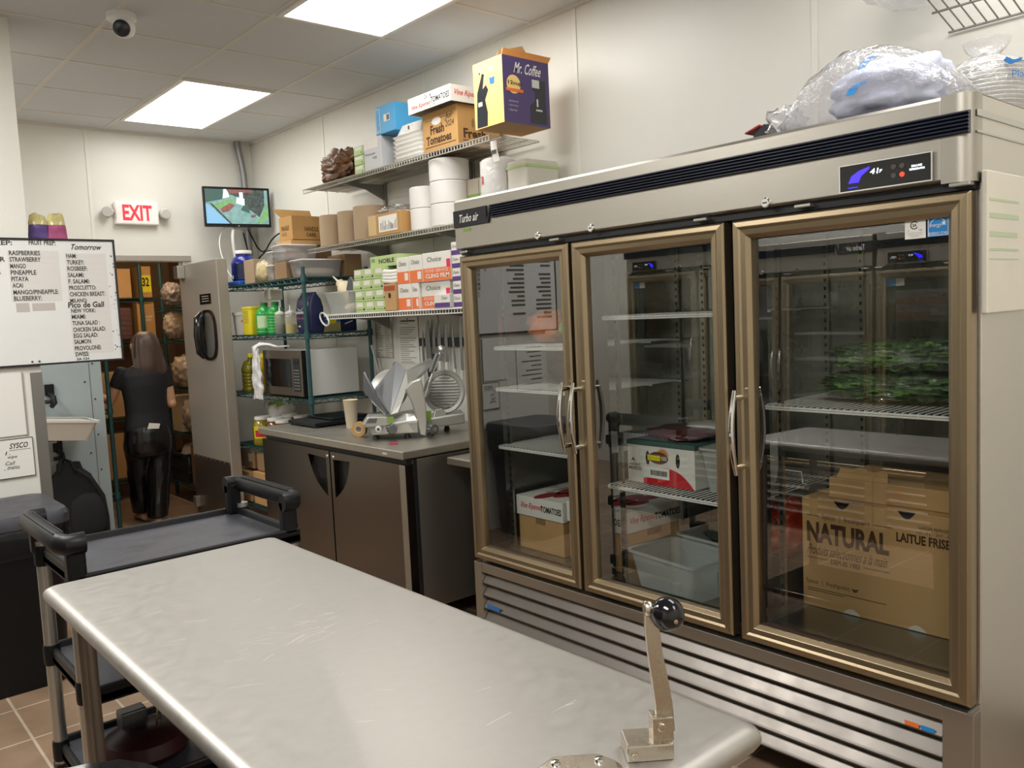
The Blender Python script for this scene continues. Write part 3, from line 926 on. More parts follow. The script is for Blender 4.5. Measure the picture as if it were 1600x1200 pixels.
# ------------------------------------------------------------------ utility cart
t = thing('utility_cart', 'black plastic service cart with aluminium uprights behind the work table', 'cart', (-2.13, 1.94, 0))
CX0, CX1, CY0, CY1 = -2.47, -1.80, 1.71, 2.21
for nm, z in (('top_tray', 0.83), ('middle_tray', 0.50), ('bottom_tray', 0.18)):
    m = MB().box(CX0, CX1, CY0, CY1, z - 0.025, z - 0.002)
    m.frame((CX0, CY0, z - 0.03), (1, 0, 0), (0, 1, 0), ZP, CX1 - CX0, CY1 - CY0, [(0, 0), (0, 0.045), (0.004, 0.05), (0.014, 0.05), (0.018, 0.045), (0.022, 0.03), (0.022, 0)])
    tr = build(m, nm, 'black_plastic', t, bevel=0.002)
    build(MB().box(CX0 + 0.024, CX1 - 0.024, CY0 + 0.024, CY1 - 0.024, z - 0.002, z + 0.001), 'tray_floor', 'tray_black', tr)
for x in (CX0 + 0.004, CX1 - 0.004):
    for y in (CY0 + 0.06, CY1 - 0.05):
        k = MB(); k.smooth = True
        k.cyl((x, y, 0.13), (x, y, 0.87), 0.021, seg=20)
        up = build(k, 'upright', 'aluminium', t)
        for z in (0.175, 0.495, 0.82):
            k = MB(); k.smooth = True
            k.lathe((x, y, z - 0.03), [(0.0, 0), (0.0235, 0), (0.025, 0.01), (0.025, 0.055), (0.0235, 0.065), (0.0, 0.065)], 20)
            build(k, 'collar', 'black_plastic', up)
        k = MB(); k.smooth = True
        k.lathe((x, y, 0.05), [(0.0, -0.014), (0.045, -0.014), (0.05, -0.008), (0.05, 0.008), (0.045, 0.014), (0.0, 0.014)], 24, (0, 1, 0))
        k.box(x - 0.022, x + 0.022, y - 0.022, y + 0.022, 0.1, 0.135)
        build(k, 'caster', 'black_rubber', t)
for sx in (-1, 1):
    xe = CX0 - 0.03 if sx < 0 else CX1 + 0.0
    xi = xe - sx * 0.055
    m = MB()
    # handle: a flat thick grip along y with rounded corners turning inward
    ring = []
    P = [(xi, CY0 + 0.005), (xe - sx * 0.012, CY0 + 0.005), (xe, CY0 + 0.03), (xe, CY1 - 0.06), (xe - sx * 0.012, CY1 - 0.03), (xi, CY1 - 0.03)]
    rings = []
    for i, (px, py) in enumerate(P):
        a = V(P[max(i - 1, 0)]); b = V(P[min(i + 1, len(P) - 1)])
        tg = V((b.x - a.x, b.y - a.y, 0)).normalized(); sd = V((-tg.y, tg.x, 0))
        c = V((px, py, 0.94))
        rings.append([tuple(c + sd * (0.026 * math.cos(2 * PI * k / 14)) + V((0, 0, 0.03 * math.sin(2 * PI * k / 14)))) for k in range(14)])
    m.loft(rings)
    hd = build(m, 'handle', 'black_plastic', t, smooth=50, bevel=0.0)
    m = MB()
    for k in (-0.012, -0.004, 0.004, 0.012):
        m.box(xe + k - 0.0018, xe + k + 0.0018, CY0 + 0.05, CY1 - 0.08, 0.966, 0.9705)
    build(m, 'grip_ribs', 'black_rubber', hd)
    for y in (CY0 + 0.02, CY1 - 0.035):
        m = MB().box(min(xi, xi + sx * 0.05), max(xi, xi + sx * 0.05), y - 0.02, y + 0.02, 0.83, 0.945)
        build(m, 'handle_bracket', 'black_plastic', hd, bevel=0.008)

# machine on the cart's bottom tray
t = thing('floor_machine', 'dark red machine with grey block standing low beneath the work table', 'machine', (-2.3, 1.93, 0.18))
m = MB(); m.smooth = True
m.lathe((-2.27, 1.93, 0.182), [(0.0, 0), (0.12, 0), (0.13, 0.02), (0.12, 0.06), (0.07, 0.085), (0.0, 0.09)], 28)
build(m, 'housing', 'maroon', t)
build(MB().box(-2.33, -2.25, 1.96, 2.02, 0.24, 0.31), 'block', 'slicer_dark', t, bevel=0.006)
m = MB(); m.smooth = True
m.tube([(-2.24, 1.90, 0.25), (-2.235, 1.89, 0.33)], 0.008, 10)
build(m, 'bolt', 'nickel', t)

# ------------------------------------------------------------------ bins
t = thing('waste_bin', 'tall black waste bin with liner and grey lid below the whiteboard', 'bin', (-2.42, 3.42, 0))
m = MB()
def sq(cx, cy, hx, hy, z, r=0.07, n=5):
    return rrect(cx - hx, cx + hx, cy - hy, cy + hy, r, z, n)
m.loft([sq(-2.42, 3.42, 0.215, 0.215, 0.0), sq(-2.42, 3.42, 0.225, 0.225, 0.05), sq(-2.42, 3.42, 0.25, 0.25, 0.66), sq(-2.42, 3.42, 0.255, 0.255, 0.69)])
build(m, 'bin_body', 'black_plastic', t, smooth=45)
m = MB()
rings = []
random.seed(5)
for i, (g, z) in enumerate(((0.258, 0.58), (0.266, 0.62), (0.262, 0.67), (0.266, 0.715), (0.255, 0.722))):
    rg = sq(-2.42, 3.42, g, g, z, 0.07, 9)
    rings.append([(p[0] + random.uniform(-0.006, 0.006), p[1] + random.uniform(-0.006, 0.006), p[2] + random.uniform(-0.012, 0.012)) for p in rg])
m.loft(rings, False)
build(m, 'bin_liner', 'bag_black', t, smooth=80)
m = MB()
m.loft([sq(-2.42, 3.42, 0.262, 0.262, 0.70), sq(-2.42, 3.42, 0.272, 0.272, 0.712), sq(-2.42, 3.42, 0.272, 0.272, 0.75), sq(-2.42, 3.42, 0.262, 0.262, 0.768), sq(-2.42, 3.42, 0.2, 0.2, 0.772)])
build(m, 'lid', 'tray_black', t, smooth=35)

t = thing('bin_with_liner', 'open bin with crumpled shiny black liner at the bottom edge of the photo', 'bin', (-2.752, 0.745, 0))
m = MB(); m.smooth = True
bx, by = -2.752, 0.745
m.lathe((bx, by, 0), [(0.0, 0.0), (0.14, 0.0), (0.172, 0.64), (0.178, 0.645), (0.168, 0.65), (0.135, 0.012), (0.0, 0.012)], 32)
build(m, 'bin_body', 'black_plastic', t)
m = MB(); m.smooth = True
rings = []
for i, (r0, z) in enumerate(((0.175, 0.5), (0.185, 0.58), (0.192, 0.645), (0.2, 0.68), (0.188, 0.698), (0.165, 0.67), (0.14, 0.5), (0.1, 0.2))):
    rings.append([(bx + (r0 + 0.012 * noise.noise(V((k * 0.9, i * 1.3, 2.0)))) * math.cos(2 * PI * k / 40), by + (r0 + 0.012 * noise.noise(V((k * 0.9, i * 1.3, 7.0)))) * math.sin(2 * PI * k / 40), z + 0.014 * noise.noise(V((k * 0.7, i * 2.0, 4.0)))) for k in range(40)])
m.loft(rings, False)
build(m, 'bin_liner', 'bag_black', t, smooth=80)
# ------------------------------------------------------------------ undercounter refrigerator
t = thing('worktop_refrigerator', 'low two-door stainless worktop refrigerator under the meat slicer', 'refrigerator', (-0.5, 3.2, 0))
UX, UY0, UY1, UZ = -0.895, 2.43, 3.985, 0.90
m = MB().box(UX + 0.045, -0.06, UY0 + 0.012, UY1 - 0.012, 0.12, 0.855)
build(m, 'cabinet', 'steel_side', t, bevel=0.003)
m = MB().box(UX - 0.02, -0.05, UY0, UY1, UZ - 0.038, UZ)
build(m, 'worktop', 'steel_h', t, bevel=0.004)
build(MB().box(UX + 0.02, UX + 0.05, UY0 + 0.03, UY1 - 0.03, 0.82, 0.861), 'gap_channel', 'gasket', t)
def bow(c0, c1, b, n=8):
    """points of a shallow bulging curve from c0 to c1"""
    o = []
    a, d = V(c0), V(c1)
    nn = V((-(d - a).y, (d - a).x)).normalized()
    for i in range(n + 1):
        k = i / n
        p = a + (d - a) * k + nn * b * math.sin(PI * k)
        o.append((p.x, p.y))
    return o
for (y0, y1, side) in ((3.165, UY1 - 0.008, 0), (UY0 + 0.012, 3.152, 1)):
    z0, z1 = 0.125, 0.832
    # pocket outline in (distance from the far door edge, height)
    if side == 0:
        c = y1 - y0
        hole = [(c - 0.035, 0.665), (c - 0.24, 0.672)] + bow((c - 0.24, 0.672), (c - 0.035, 0.46), -0.035)[1:-1] + [(c - 0.035, 0.46)]
    else:
        hole = [(0.03, 0.665), (0.03, 0.46)] + bow((0.03, 0.46), (0.20, 0.672), -0.035)[1:-1] + [(0.20, 0.672)]
    w, h = y1 - y0, z1 - z0
    m = MB().prism([(0, 0), (w, 0), (w, h), (0, h)], (UX, y1, z0), YN, ZP, (1, 0, 0), 0.0445, [hole])
    dr = build(m, 'door', 'steel_dark', t)
    m = MB().prism(hole, (UX + 0.030, y1, z0), YN, ZP, (1, 0, 0), 0.004)
    cup = build(m, 'handle', 'black_plastic', dr)
    if side == 0:
        k = MB().prism(hole[2:], (UX + 0.004, y1 + 0.006, z0 - 0.004), YN, ZP, (1, 0, 0), 0.02)
    sc = MB(); sc.smooth = True
    yl = y0 + 0.02 if side == 0 else y1 - 0.03
    sc.lathe((UX, yl, 0.806), [(0.0, 0), (0.011, 0), (0.009, 0.004), (0.0, 0.006)], 16, (-1, 0, 0))
    build(sc, 'lock', 'chrome', dr)
k = MB().box(UX - 0.004, UX + 0.0, UY0 + 0.012, UY0 + 0.06, 0.125, 0.832)
build(k, 'corner_strip', 'steel_h', t, bevel=0.002)
build(MB().box(UX + 0.046, UX + 0.062, UY0 + 0.006, UY0 + 0.013, 0.12, 0.855), 'side_seam', 'gasket', t)
mb = MB()
mb.box(UX - 0.0215, UX - 0.0202, 2.56, 2.60, 0.874, 0.884)
build(mb, 'maker_badge', 'chrome', t)
for y in (UY0 + 0.1, UY1 - 0.1):
    for x in (UX + 0.12, -0.15):
        k = MB(); k.smooth = True
        k.lathe((x, y, 0.05), [(0.0, -0.014), (0.05, -0.014), (0.05, 0.014), (0.0, 0.014)], 24, (0, 1, 0))
        k.box(x - 0.025, x + 0.025, y - 0.025, y + 0.025, 0.085, 0.122)
        build(k, 'caster', 'black_rubber', t)

# small steel ledge showing between the two refrigerators
t = thing('steel_ledge', 'small steel worktop corner in the gap between the two refrigerators', 'ledge', (-0.45, 2.24, 0))
build(MB().box(-0.70, -0.1, 2.10, 2.38, 0.815, 0.85), 'top', 'steel_h', t, bevel=0.004)
build(MB().box(-0.5, -0.1, 2.12, 2.36, 0.0, 0.815), 'stand', 'steel_dark', t)

# ------------------------------------------------------------------ meat slicer
SL = thing('meat_slicer', 'silver deli meat slicer with round carriage plate on the worktop refrigerator', 'meat slicer', (-0.575, 2.86, 0.9), -0.56)
# local frame: x to the picture's right, -y towards the camera, z up
def sp(pts, y0, d, mb=None):
    return (mb or MB()).prism([(u, z) for u, z in pts], (0, y0, 0), (1, 0, 0), ZP, (0, 1, 0), d)
m = MB()
m.loft([[(-0.20, -0.10, 0.025), (0.02, -0.12, 0.025), (0.04, -0.12, 0.025), (0.04, 0.14, 0.025), (-0.20, 0.14, 0.025)],
        [(-0.21, -0.10, 0.075), (-0.02, -0.125, 0.09), (0.04, -0.12, 0.085), (0.04, 0.14, 0.085), (-0.21, 0.14, 0.075)],
        [(-0.20, -0.05, 0.095), (-0.02, -0.08, 0.125), (0.03, -0.09, 0.125), (0.03, 0.13, 0.125), (-0.20, 0.13, 0.095)]])
build(m, 'base', 'slicer_metal', SL, bevel=0.008, seg=3)
m = MB().loft([[(0.04, -0.08, 0.035), (0.29, -0.02, 0.045), (0.29, 0.16, 0.045), (0.04, 0.16, 0.035)],
               [(0.04, -0.08, 0.085), (0.29, -0.02, 0.105), (0.29, 0.16, 0.105), (0.04, 0.16, 0.085)]])
build(m, 'rear_deck', 'slicer_metal', SL, bevel=0.01, seg=3)
m = MB().prism([(-0.245, 0.085), (-0.215, 0.125), (-0.12, 0.12), (-0.09, 0.09), (-0.10, 0.072), (-0.23, 0.072)], (0, -0.12, 0), (1, 0, 0), ZP, (0, 1, 0), 0.16)
cpn = build(m, 'control_panel', 'slicer_metal', SL, bevel=0.006)
mb = MB().prism([(-0.225, 0.093), (-0.208, 0.116), (-0.166, 0.114), (-0.175, 0.09)], (0, -0.1212, 0), (1, 0, 0), ZP, (0, 1, 0), 0.002)
build(mb, 'key_pad', 'slicer_dark', cpn)
build(MB().box(-0.12, -0.085, -0.1225, -0.12, 0.088, 0.118), 'green_label', 'label_green', cpn)
def fluted(c, r, d, ax, n=12):
    m = MB()
    ax = V(ax).normalized(); u = ax.orthogonal().normalized(); w = ax.cross(u)
    rings = []
    for s, h in ((1.0, 0), (1.0, d * 0.75), (0.86, d), (0.0, d)):
        rings.append([tuple(V(c) + ax * h + (u * math.cos(2 * PI * k / (n * 2)) + w * math.sin(2 * PI * k / (n * 2))) * max(0.0005, r * s * (1.0 if k % 2 else 0.86))) for k in range(n * 2)])
    return m.loft(rings)
k = build(fluted((-0.10, -0.125, 0.058), 0.027, 0.045, (0.15, -1, 0)), 'thickness_knob', 'slicer_dark', SL)
k = build(fluted((0.105, -0.13, 0.045), 0.03, 0.04, (0.35, -1, 0)), 'carriage_knob', 'slicer_dark', SL)
m = MB(); m.smooth = True
m.lathe((0.119, -0.168, 0.045), [(0.0, 0), (0.012, 0), (0.012, 0.003), (0, 0.003)], 16, (0.35, -1, 0))
build(m, 'knob_centre', 'chrome', k)
m = MB(); m.smooth = True
m.lathe((-0.165, -0.122, 0.06), [(0.0, 0), (0.017, 0), (0.016, 0.012), (0.0, 0.014)], 20, (0, -1, 0))
sw = build(m, 'switch_button', 'white_plastic', SL)
m = MB().box(-0.171, -0.160, -0.138, -0.136, 0.055, 0.066)
build(m, 'button_mark', 'ink', sw)
# swan-neck carriage support
m = sp([(0.045, 0.015), (0.075, 0.005), (0.085, 0.06), (0.085, 0.16), (0.075, 0.26), (0.065, 0.305), (0.02, 0.29), (-0.02, 0.255), (0.015, 0.17), (0.025, 0.12)], -0.11, 0.07)
build(m, 'carriage_arm', 'slicer_metal', SL, bevel=0.006, seg=3)
# meat table: two plates meeting at a ridge
R0, R1 = V((-0.10, -0.10, 0.125)), V((-0.01, -0.02, 0.345))
def plate(pts, th, n):
    n = V(n).normalized() * th
    m = MB()
    m.loft([[tuple(V(p)) for p in pts], [tuple(V(p) + n) for p in pts]])
    return m
pts = [(-0.10, -0.10, 0.125), (-0.005, -0.02, 0.345), (-0.055, 0.03, 0.39), (-0.068, 0.04, 0.388), (-0.085, 0.045, 0.345), (-0.125, 0.05, 0.30), (-0.165, 0.04, 0.265), (-0.18, 0.03, 0.24)]
build(plate(pts, 0.006, (0.6, 0.6, -0.2)), 'meat_table_back', 'slicer_dark', SL, bevel=0.002)
pts = [(-0.10, -0.10, 0.125), (-0.005, -0.02, 0.345), (0.13, 0.05, 0.40), (0.145, 0.05, 0.375), (0.075, 0.0, 0.31), (0.0, -0.05, 0.265), (-0.04, -0.09, 0.18), (-0.06, -0.10, 0.135)]
build(plate(pts, 0.006, (0.5, 0.7, -0.4)), 'meat_table_side', 'slicer_metal', SL, bevel=0.002)
# gauge plate on the left
pts = [(-0.125, -0.06, 0.12), (-0.10, -0.05, 0.14), (-0.165, 0.0, 0.215), (-0.215, 0.03, 0.345), (-0.228, 0.03, 0.345), (-0.232, 0.02, 0.24)]
g = build(plate(pts, 0.012, (0.5, 0.85, 0.1)), 'gauge_plate', 'slicer_dark', SL, bevel=0.003)
m = MB(); m.smooth = True
for p in ((-0.175, -0.012, 0.2), (-0.15, -0.026, 0.175), (-0.14, -0.032, 0.155)):
    m.ball(p, 0.004, 8, 6)
build(m, 'plate_screws', 'gasket', g)
# blade cover dome behind
m = MB(); m.smooth = True
m.lathe((-0.10, 0.08, 0.24), [(0.0, -0.02), (0.10, -0.02), (0.115, -0.008), (0.11, 0.012), (0.07, 0.028), (0.0, 0.03)], 36, (-0.45, -0.8, 0.35))
build(m, 'blade_cover', 'slicer_metal', SL)
# round slice plate on the right
ax = V((-0.42, -0.88, 0.12)).normalized()
cD = V((0.195, 0.03, 0.215))
m = MB(); m.smooth = True
m.lathe(tuple(cD), [(0.0, 0.012), (0.088, 0.012), (0.094, 0.02), (0.112, 0.022), (0.118, 0.012), (0.115, 0.0), (0.0, -0.008)], 44, tuple(ax))
dk = build(m, 'slice_disc', 'slicer_metal', SL)
m = MB()
uD = V((0, 0, 1)).cross(ax).normalized(); vD = ax.cross(uD)
for i in range(-5, 6):
    a = i * 0.0155
    hw = math.sqrt(max(0.0, 0.083 ** 2 - a * a))
    m.obox(tuple(cD + vD * a + ax * 0.0135), tuple(uD), tuple(vD), tuple(ax), 2 * hw, 0.005, 0.02)
build(m, 'ridges', 'slicer_metal', dk)
m = MB().loft([[(0.12, -0.05, 0.09), (0.20, -0.03, 0.09), (0.20, 0.0, 0.09), (0.12, 0.0, 0.09)], [(0.135, -0.04, 0.13), (0.17, -0.03, 0.135), (0.17, 0.0, 0.135), (0.135, 0.0, 0.13)]])
build(m, 'disc_bracket', 'slicer_metal', SL, bevel=0.003)
build(MB().box(0.086, 0.11, -0.075, -0.07, 0.075, 0.13), 'green_sticker', 'label_green', SL)
# pusher rod and grip
m = MB(); m.smooth = True
m.cyl((0.085, -0.05, 0.215), (0.185, -0.03, 0.445), 0.006, seg=12)
m.cyl((0.08, -0.055, 0.20), (0.10, -0.05, 0.245), 0.011, seg=12)
rod = build(m, 'pusher_rod', 'chrome', SL)
m = MB().obox((0.14, -0.035, 0.375), V((0.39, 0.08, 0.92)), V((0.92, 0, -0.39)), (0, 1, 0), 0.11, 0.022, 0.028)
build(m, 'grip', 'slicer_dark', rod, bevel=0.008, seg=3)
m = MB(); m.smooth = True
m.lathe((0.18, -0.03, 0.435), [(0.0, 0), (0.018, 0), (0.024, 0.012), (0.02, 0.026), (0.0, 0.03)], 12, (0.5, -0.3, 0.6))
build(m, 'rod_knob', 'slicer_metal', rod)
for (u, w) in ((-0.18, -0.06), (-0.02, -0.10), (-0.18, 0.1), (0.2, 0.1), (0.10, -0.09)):
    k = MB(); k.smooth = True
    k.lathe((u, w, 0.0005), [(0.0, 0), (0.018, 0), (0.014, 0.012), (0.010, 0.03), (0.0, 0.03)], 14)
    build(k, 'foot', 'black_rubber', SL)
m = MB(); m.smooth = True
# roll of tape leaning on the slicer front
t = thing('tape_roll', 'tan roll of tape standing against the slicer front on the worktop', 'tape roll', (-0.765, 3.06, 0.9))
ax = (-0.75, -0.66, 0)
m.lathe((-0.772, 3.055, 0.9405), [(0.02, 0), (0.04, 0), (0.04, 0.026), (0.02, 0.026), (0.02, 0)], 32, (0.82, 0.57, 0), False)
build(m, 'tape', 'tan_tape', t)
m = MB(); m.smooth = True
m.lathe((-0.772, 3.055, 0.9405), [(0.0165, 0.0005), (0.02, 0.0005), (0.02, 0.0255), (0.0165, 0.0255), (0.0165, 0.0005)], 32, (0.82, 0.57, 0), False)
build(m, 'core', 'bone', t)
m = MB(); m.smooth = True
m.tube([(-0.80 + 0.022 * math.cos(2 * PI * k / 24), 2.68 + 0.022 * math.sin(2 * PI * k / 24), 0.9022) for k in range(24)], 0.002, 6, True)
tag(build(m, 'rubber_band', 'magenta'), 'small red rubber band lying on the worktop edge before the slicer', 'rubber band')

# cup and black scale
m = MB(); m.smooth = True
m.lathe((-0.60, 3.42, 0.901), [(0.0, 0.0), (0.030, 0.0), (0.042, 0.158), (0.0445, 0.162), (0.042, 0.163), (0.039, 0.158), (0.029, 0.006), (0.0, 0.006)], 32)
tag(build(m, 'paper_cup', 'cream_paper'), 'tall cream paper cup on the worktop beside the slicer', 'cup')
t = thing('kitchen_scale', 'flat black kitchen scale on the far end of the worktop', 'scale', (-0.5, 3.79, 0.9))
m = MB().box(-0.74, -0.36, 3.60, 3.94, 0.906, 0.930)
build(m, 'scale_body', 'black_plastic', t, bevel=0.006)
build(MB().box(-0.62, -0.37, 3.615, 3.925, 0.930, 0.945), 'weighing_plate', 'black_gloss', t, bevel=0.004)
build(MB().box(-0.72, -0.64, 3.66, 3.86, 0.930, 0.9315), 'display', 'screen_grey', t)
k = MB()
for x in (-0.72, -0.38):
    for y in (3.62, 3.92):
        k.cyl((x, y, 0.9005), (x, y, 0.908), 0.012, seg=10)
build(k, 'feet', 'black_rubber', t)

# ------------------------------------------------------------------ knives, notes on the wall
t = thing('knife_rack', 'dark magnetic knife strip on the wall behind the meat slicer', 'knife rack', (-0.015, 3.3, 1.36))
build(MB().box(-0.022, -0.005, 2.98, 3.535, 1.335, 1.385), 'magnetic_bar', 'gasket', t, bevel=0.002)
def knife(y, ztop, zg, zbot, w, handle, label, lean=0.0, point=True):
    t = thing('kitchen_knife', label, 'knife', (-0.028, y, zbot), None, 'knives on the magnetic strip')
    def q(dy, z):
        return (y + dy + lean * (z - 1.36), z)
    pts = [q(-w / 2, zg), q(w / 2, zg), q(w / 2, zg + (ztop - zg) * 0.62), q(-w * 0.3, ztop), q(-w / 2, ztop - 0.01)]
    m = MB().prism([(b, z) for b, z in pts], (-0.0255, 0, 0), (0, 1, 0), ZP, (1, 0, 0), 0.0025)
    build(m, 'blade', 'knife_steel', t)
    hp = [q(-w * 0.33, zbot), q(w * 0.33, zbot), q(w * 0.42, (zg + zbot) / 2), q(w * 0.36, zg), q(-w * 0.36, zg), q(-w * 0.3, (zg + zbot) / 2)]
    m = MB().prism([(b, z) for b, z in hp], (-0.034, 0, 0), (0, 1, 0), ZP, (1, 0, 0), 0.018)
    build(m, 'knife_handle', handle, t, bevel=0.004)
knife(3.49, 1.43, 1.205, 1.08, 0.022, 'white_plastic', 'narrow dark-bladed knife with white handle at the far end of the strip')
knife(3.435, 1.50, 1.255, 1.135, 0.05, 'black_plastic', 'wide pointed chef knife with black handle, second from the strip end', 0.06)
knife(3.37, 1.49, 1.29, 1.18, 0.03, 'black_plastic', 'black-handled knife hanging highest on the strip', -0.05)
knife(3.315, 1.485, 1.245, 1.12, 0.034, 'white_plastic', 'broad knife with white handle in the middle of the strip')
knife(3.245, 1.49, 1.24, 1.12, 0.03, 'white_plastic', 'long knife with white handle just beyond the slicer grip')
knife(3.175, 1.50, 1.20, 1.08, 0.02, 'white_plastic', 'slim slicing knife leaning slightly, white handle', 0.06)
knife(3.10, 1.51, 1.195, 1.06, 0.024, 'white_plastic', 'long pale steel with white handle behind the slicer knob')
knife(3.035, 1.48, 1.24, 1.08, 0.032, 'white_plastic', 'wide knife with white handle nearest the glass-door refrigerator')

def wall_note(y0, y1, z0, z1, label, rows, cols, seed, mat='paper_aged'):
    t = thing('paper_notice', label, 'notice', (-0.002, (y0 + y1) / 2, z0))
    build(MB().box(-0.006, -0.0045, y0, y1, z0, z1), 'sheet', mat, t)
    random.seed(seed)
    m = MB()
    w = (y1 - y0) / cols; h = (z1 - z0 - 0.02) / rows
    for c in range(cols):
        for r in range(rows):
            if random.random() < 0.12:
                continue
            l = w * random.uniform(0.4, 0.85)
            yy = y1 - w * c - 0.012
            zz = z1 - 0.02 - h * r - h * 0.6
            m.box(-0.0066, -0.006, yy - l, yy, zz, zz + h * 0.35)
    build(m, 'faint_writing', 'ink_faint', t)
    return t
t = wall_note(3.86, 4.06, 1.255, 1.50, 'paper chart with small boxed writing beside the green shelf post', 16, 2, 3)
build(MB().frame((-0.0065, 4.055, 1.26), YN, ZP, (-1, 0, 0), 0.19, 0.235, [(0, 0), (0, 0.0006), (0.002, 0.0006), (0.002, 0)]), 'chart_border', 'ink_soft', t)
t = wall_note(3.56, 3.78, 1.225, 1.52, 'paper list of typed lines pinned near the knife strip', 20, 1, 4, 'paper')
build(MB().box(-0.0068, -0.006, 3.59, 3.75, 1.49, 1.50), 'heading', 'ink_soft', t)
m = MB(); m.smooth = True
m.ball((-0.009, 3.67, 1.508), 0.005, 10, 8)
build(m, 'push_pin', 'red', t)

# ------------------------------------------------------------------ wall shelves over the worktop
def wall_shelf(label, y0, y1, z, depth, wire, standards, brk):
    t = thing('wire_wall_shelf', label, 'shelf', (-depth / 2, (y0 + y1) / 2, z))
    wire_shelf(t, 'wire_deck', -depth, -0.03, y0, y1, z - 0.0026, wire, 0.025, 0.0022, 0.028, 3)
    for y in brk:
        m = MB().prism([(-0.02, z - 0.012), (-depth + 0.02, z - 0.012), (-depth + 0.02, z - 0.022), (-0.15, z - 0.05), (-0.02, z - 0.11)], (0, y - 0.006, 0), (1, 0, 0), ZP, (0, 1, 0), 0.012)
        build(m, 'bracket', 'bracket', t, bevel=0.001)
    for y, z0, z1 in standards:
        build(MB().box(-0.02, -0.006, y - 0.012, y + 0.012, z0, z1), 'wall_standard', 'bracket', t, bevel=0.002)
    return t
ZT_, ZM_, ZL_ = 2.385, 1.995, 1.560
wall_shelf('highest wire wall shelf carrying the coffee maker box and tomato cartons', 2.36, 4.27, ZT_, 0.36, 'grey_wire', ((3.84, 1.9, 2.45), (2.93, 1.9, 2.45)), (3.84, 2.93))
wall_shelf('middle wire wall shelf carrying kraft paper rolls and white rolls', 2.45, 4.27, ZM_, 0.36, 'grey_wire', ((3.84, 1.55, 1.89), (2.93, 1.62, 1.89)), (3.84, 2.93))
t = wall_shelf('lowest wire wall shelf, white coated, carrying cling film and glove boxes', 2.5, 3.96, ZL_, 0.42, 'white_wire', (), (3.86, 2.9))
m = MB(); m.smooth = True
m.tube([(-0.428, 3.975 + 0.055 * math.cos(2 * PI * k / 20), ZL_ - 0.03 + 0.036 * math.sin(2 * PI * k / 20) + 0.02 * math.cos(2 * PI * k / 20)) for k in range(20)], 0.006, 8, True)
build(m, 'bent_end', 'white_wire', t)
# ------------------------------------------------------------------ goods on the highest shelf
E3 = 0.001
def face_text(t, items, mat, x, name='lettering'):
    """items (body, y, z, w, h[, bold[, shear]]) on a face looking to -x"""
    mb = MB()
    for it in items:
        body, y, z, w, h = it[:5]
        text(mb, body, (x, y, z), YN, ZP, w, h, *(it[5:]))
    return build(mb, name, mat, t)
def y_text(t, items, mat, y, name='lettering'):
    """items (body, x, z, w, h ...) on a face looking to -y"""
    mb = MB()
    for it in items:
        body, x, z, w, h = it[:5]
        text(mb, body, (x, y, z), XP, ZP, w, h, *(it[5:]))
    return build(mb, name, mat, t)

z = ZT_ + E3
# coffee maker box
t = thing('coffee_maker_box', 'purple and yellow coffee maker box with raised orange lid flap on the highest shelf', 'box', (-0.3, 2.25, z))
bx0, bx1, by0, by1, bh = -0.46, -0.17, 2.125, 2.335, 0.30
def rot_pts(pts, c, a):
    return [(c[0] + (p[0] - c[0]) * math.cos(a) - (p[1] - c[1]) * math.sin(a), c[1] + (p[0] - c[0]) * math.sin(a) + (p[1] - c[1]) * math.cos(a)) + tuple(p[2:]) for p in pts]
zb = ZT_ - 0.07 + 0.071
m = MB().box(bx0, bx1, by0, by1, zb, zb + bh)
m.mi = [0, 0, 1, 0, 0, 2]
build(m, 'carton_body', ['cardboard', 'purple', 'yellow_box'], t)
m = MB().hexa([(bx0, by0, zb + bh), (bx1, by0, zb + bh), (bx1, by0 + 0.004, zb + bh), (bx0, by0 + 0.004, zb + bh), (bx0 + 0.01, by0 - 0.0, zb + bh + 0.03), (bx1 + 0.02, by0 - 0.0, zb + bh + 0.03), (bx1 + 0.02, by0 + 0.004, zb + bh + 0.03), (bx0 + 0.01, by0 + 0.004, zb + bh + 0.03)])
build(m, 'front_flap', 'orange_tape', t)
m = MB().prism([(bx0 + 0.05, zb + bh), (bx1, zb + bh), (bx1 + 0.005, zb + bh + 0.02), (bx1 - 0.06, zb + bh + 0.10), (bx0 + 0.08, zb + bh + 0.055)], (0, by1 - 0.1, 0), (1, 0, 0), ZP, (0, 1, 0), 0.003)
build(m, 'rear_flap', 'cardboard', t)
y_text(t, [('Mr. Coffee', bx0 + 0.075, zb + 0.228, 0.165, 0.05, 0.01, 0.3)], 'white_plastic', by0 - 0.0002)
m = MB().prism([(0.042 * math.cos(2 * PI * i / 28), 0.042 * math.sin(2 * PI * i / 28)) for i in range(28)], (bx0 + 0.065, by0, zb + 0.175), XP, ZP, (0, -1, 0), 0.0008)
bd = build(m, 'badge', 'yellow_box', t)
y_text(bd, [('12cup', bx0 + 0.03, zb + 0.168, 0.085, 0.022, 0.02)], 'ink', by0 - 0.0012)
build(MB().box(bx0 + 0.018, bx0 + 0.122, by0 - 0.0016, by0, zb + 0.142, zb + 0.156), 'badge_band', 'orange', bd)
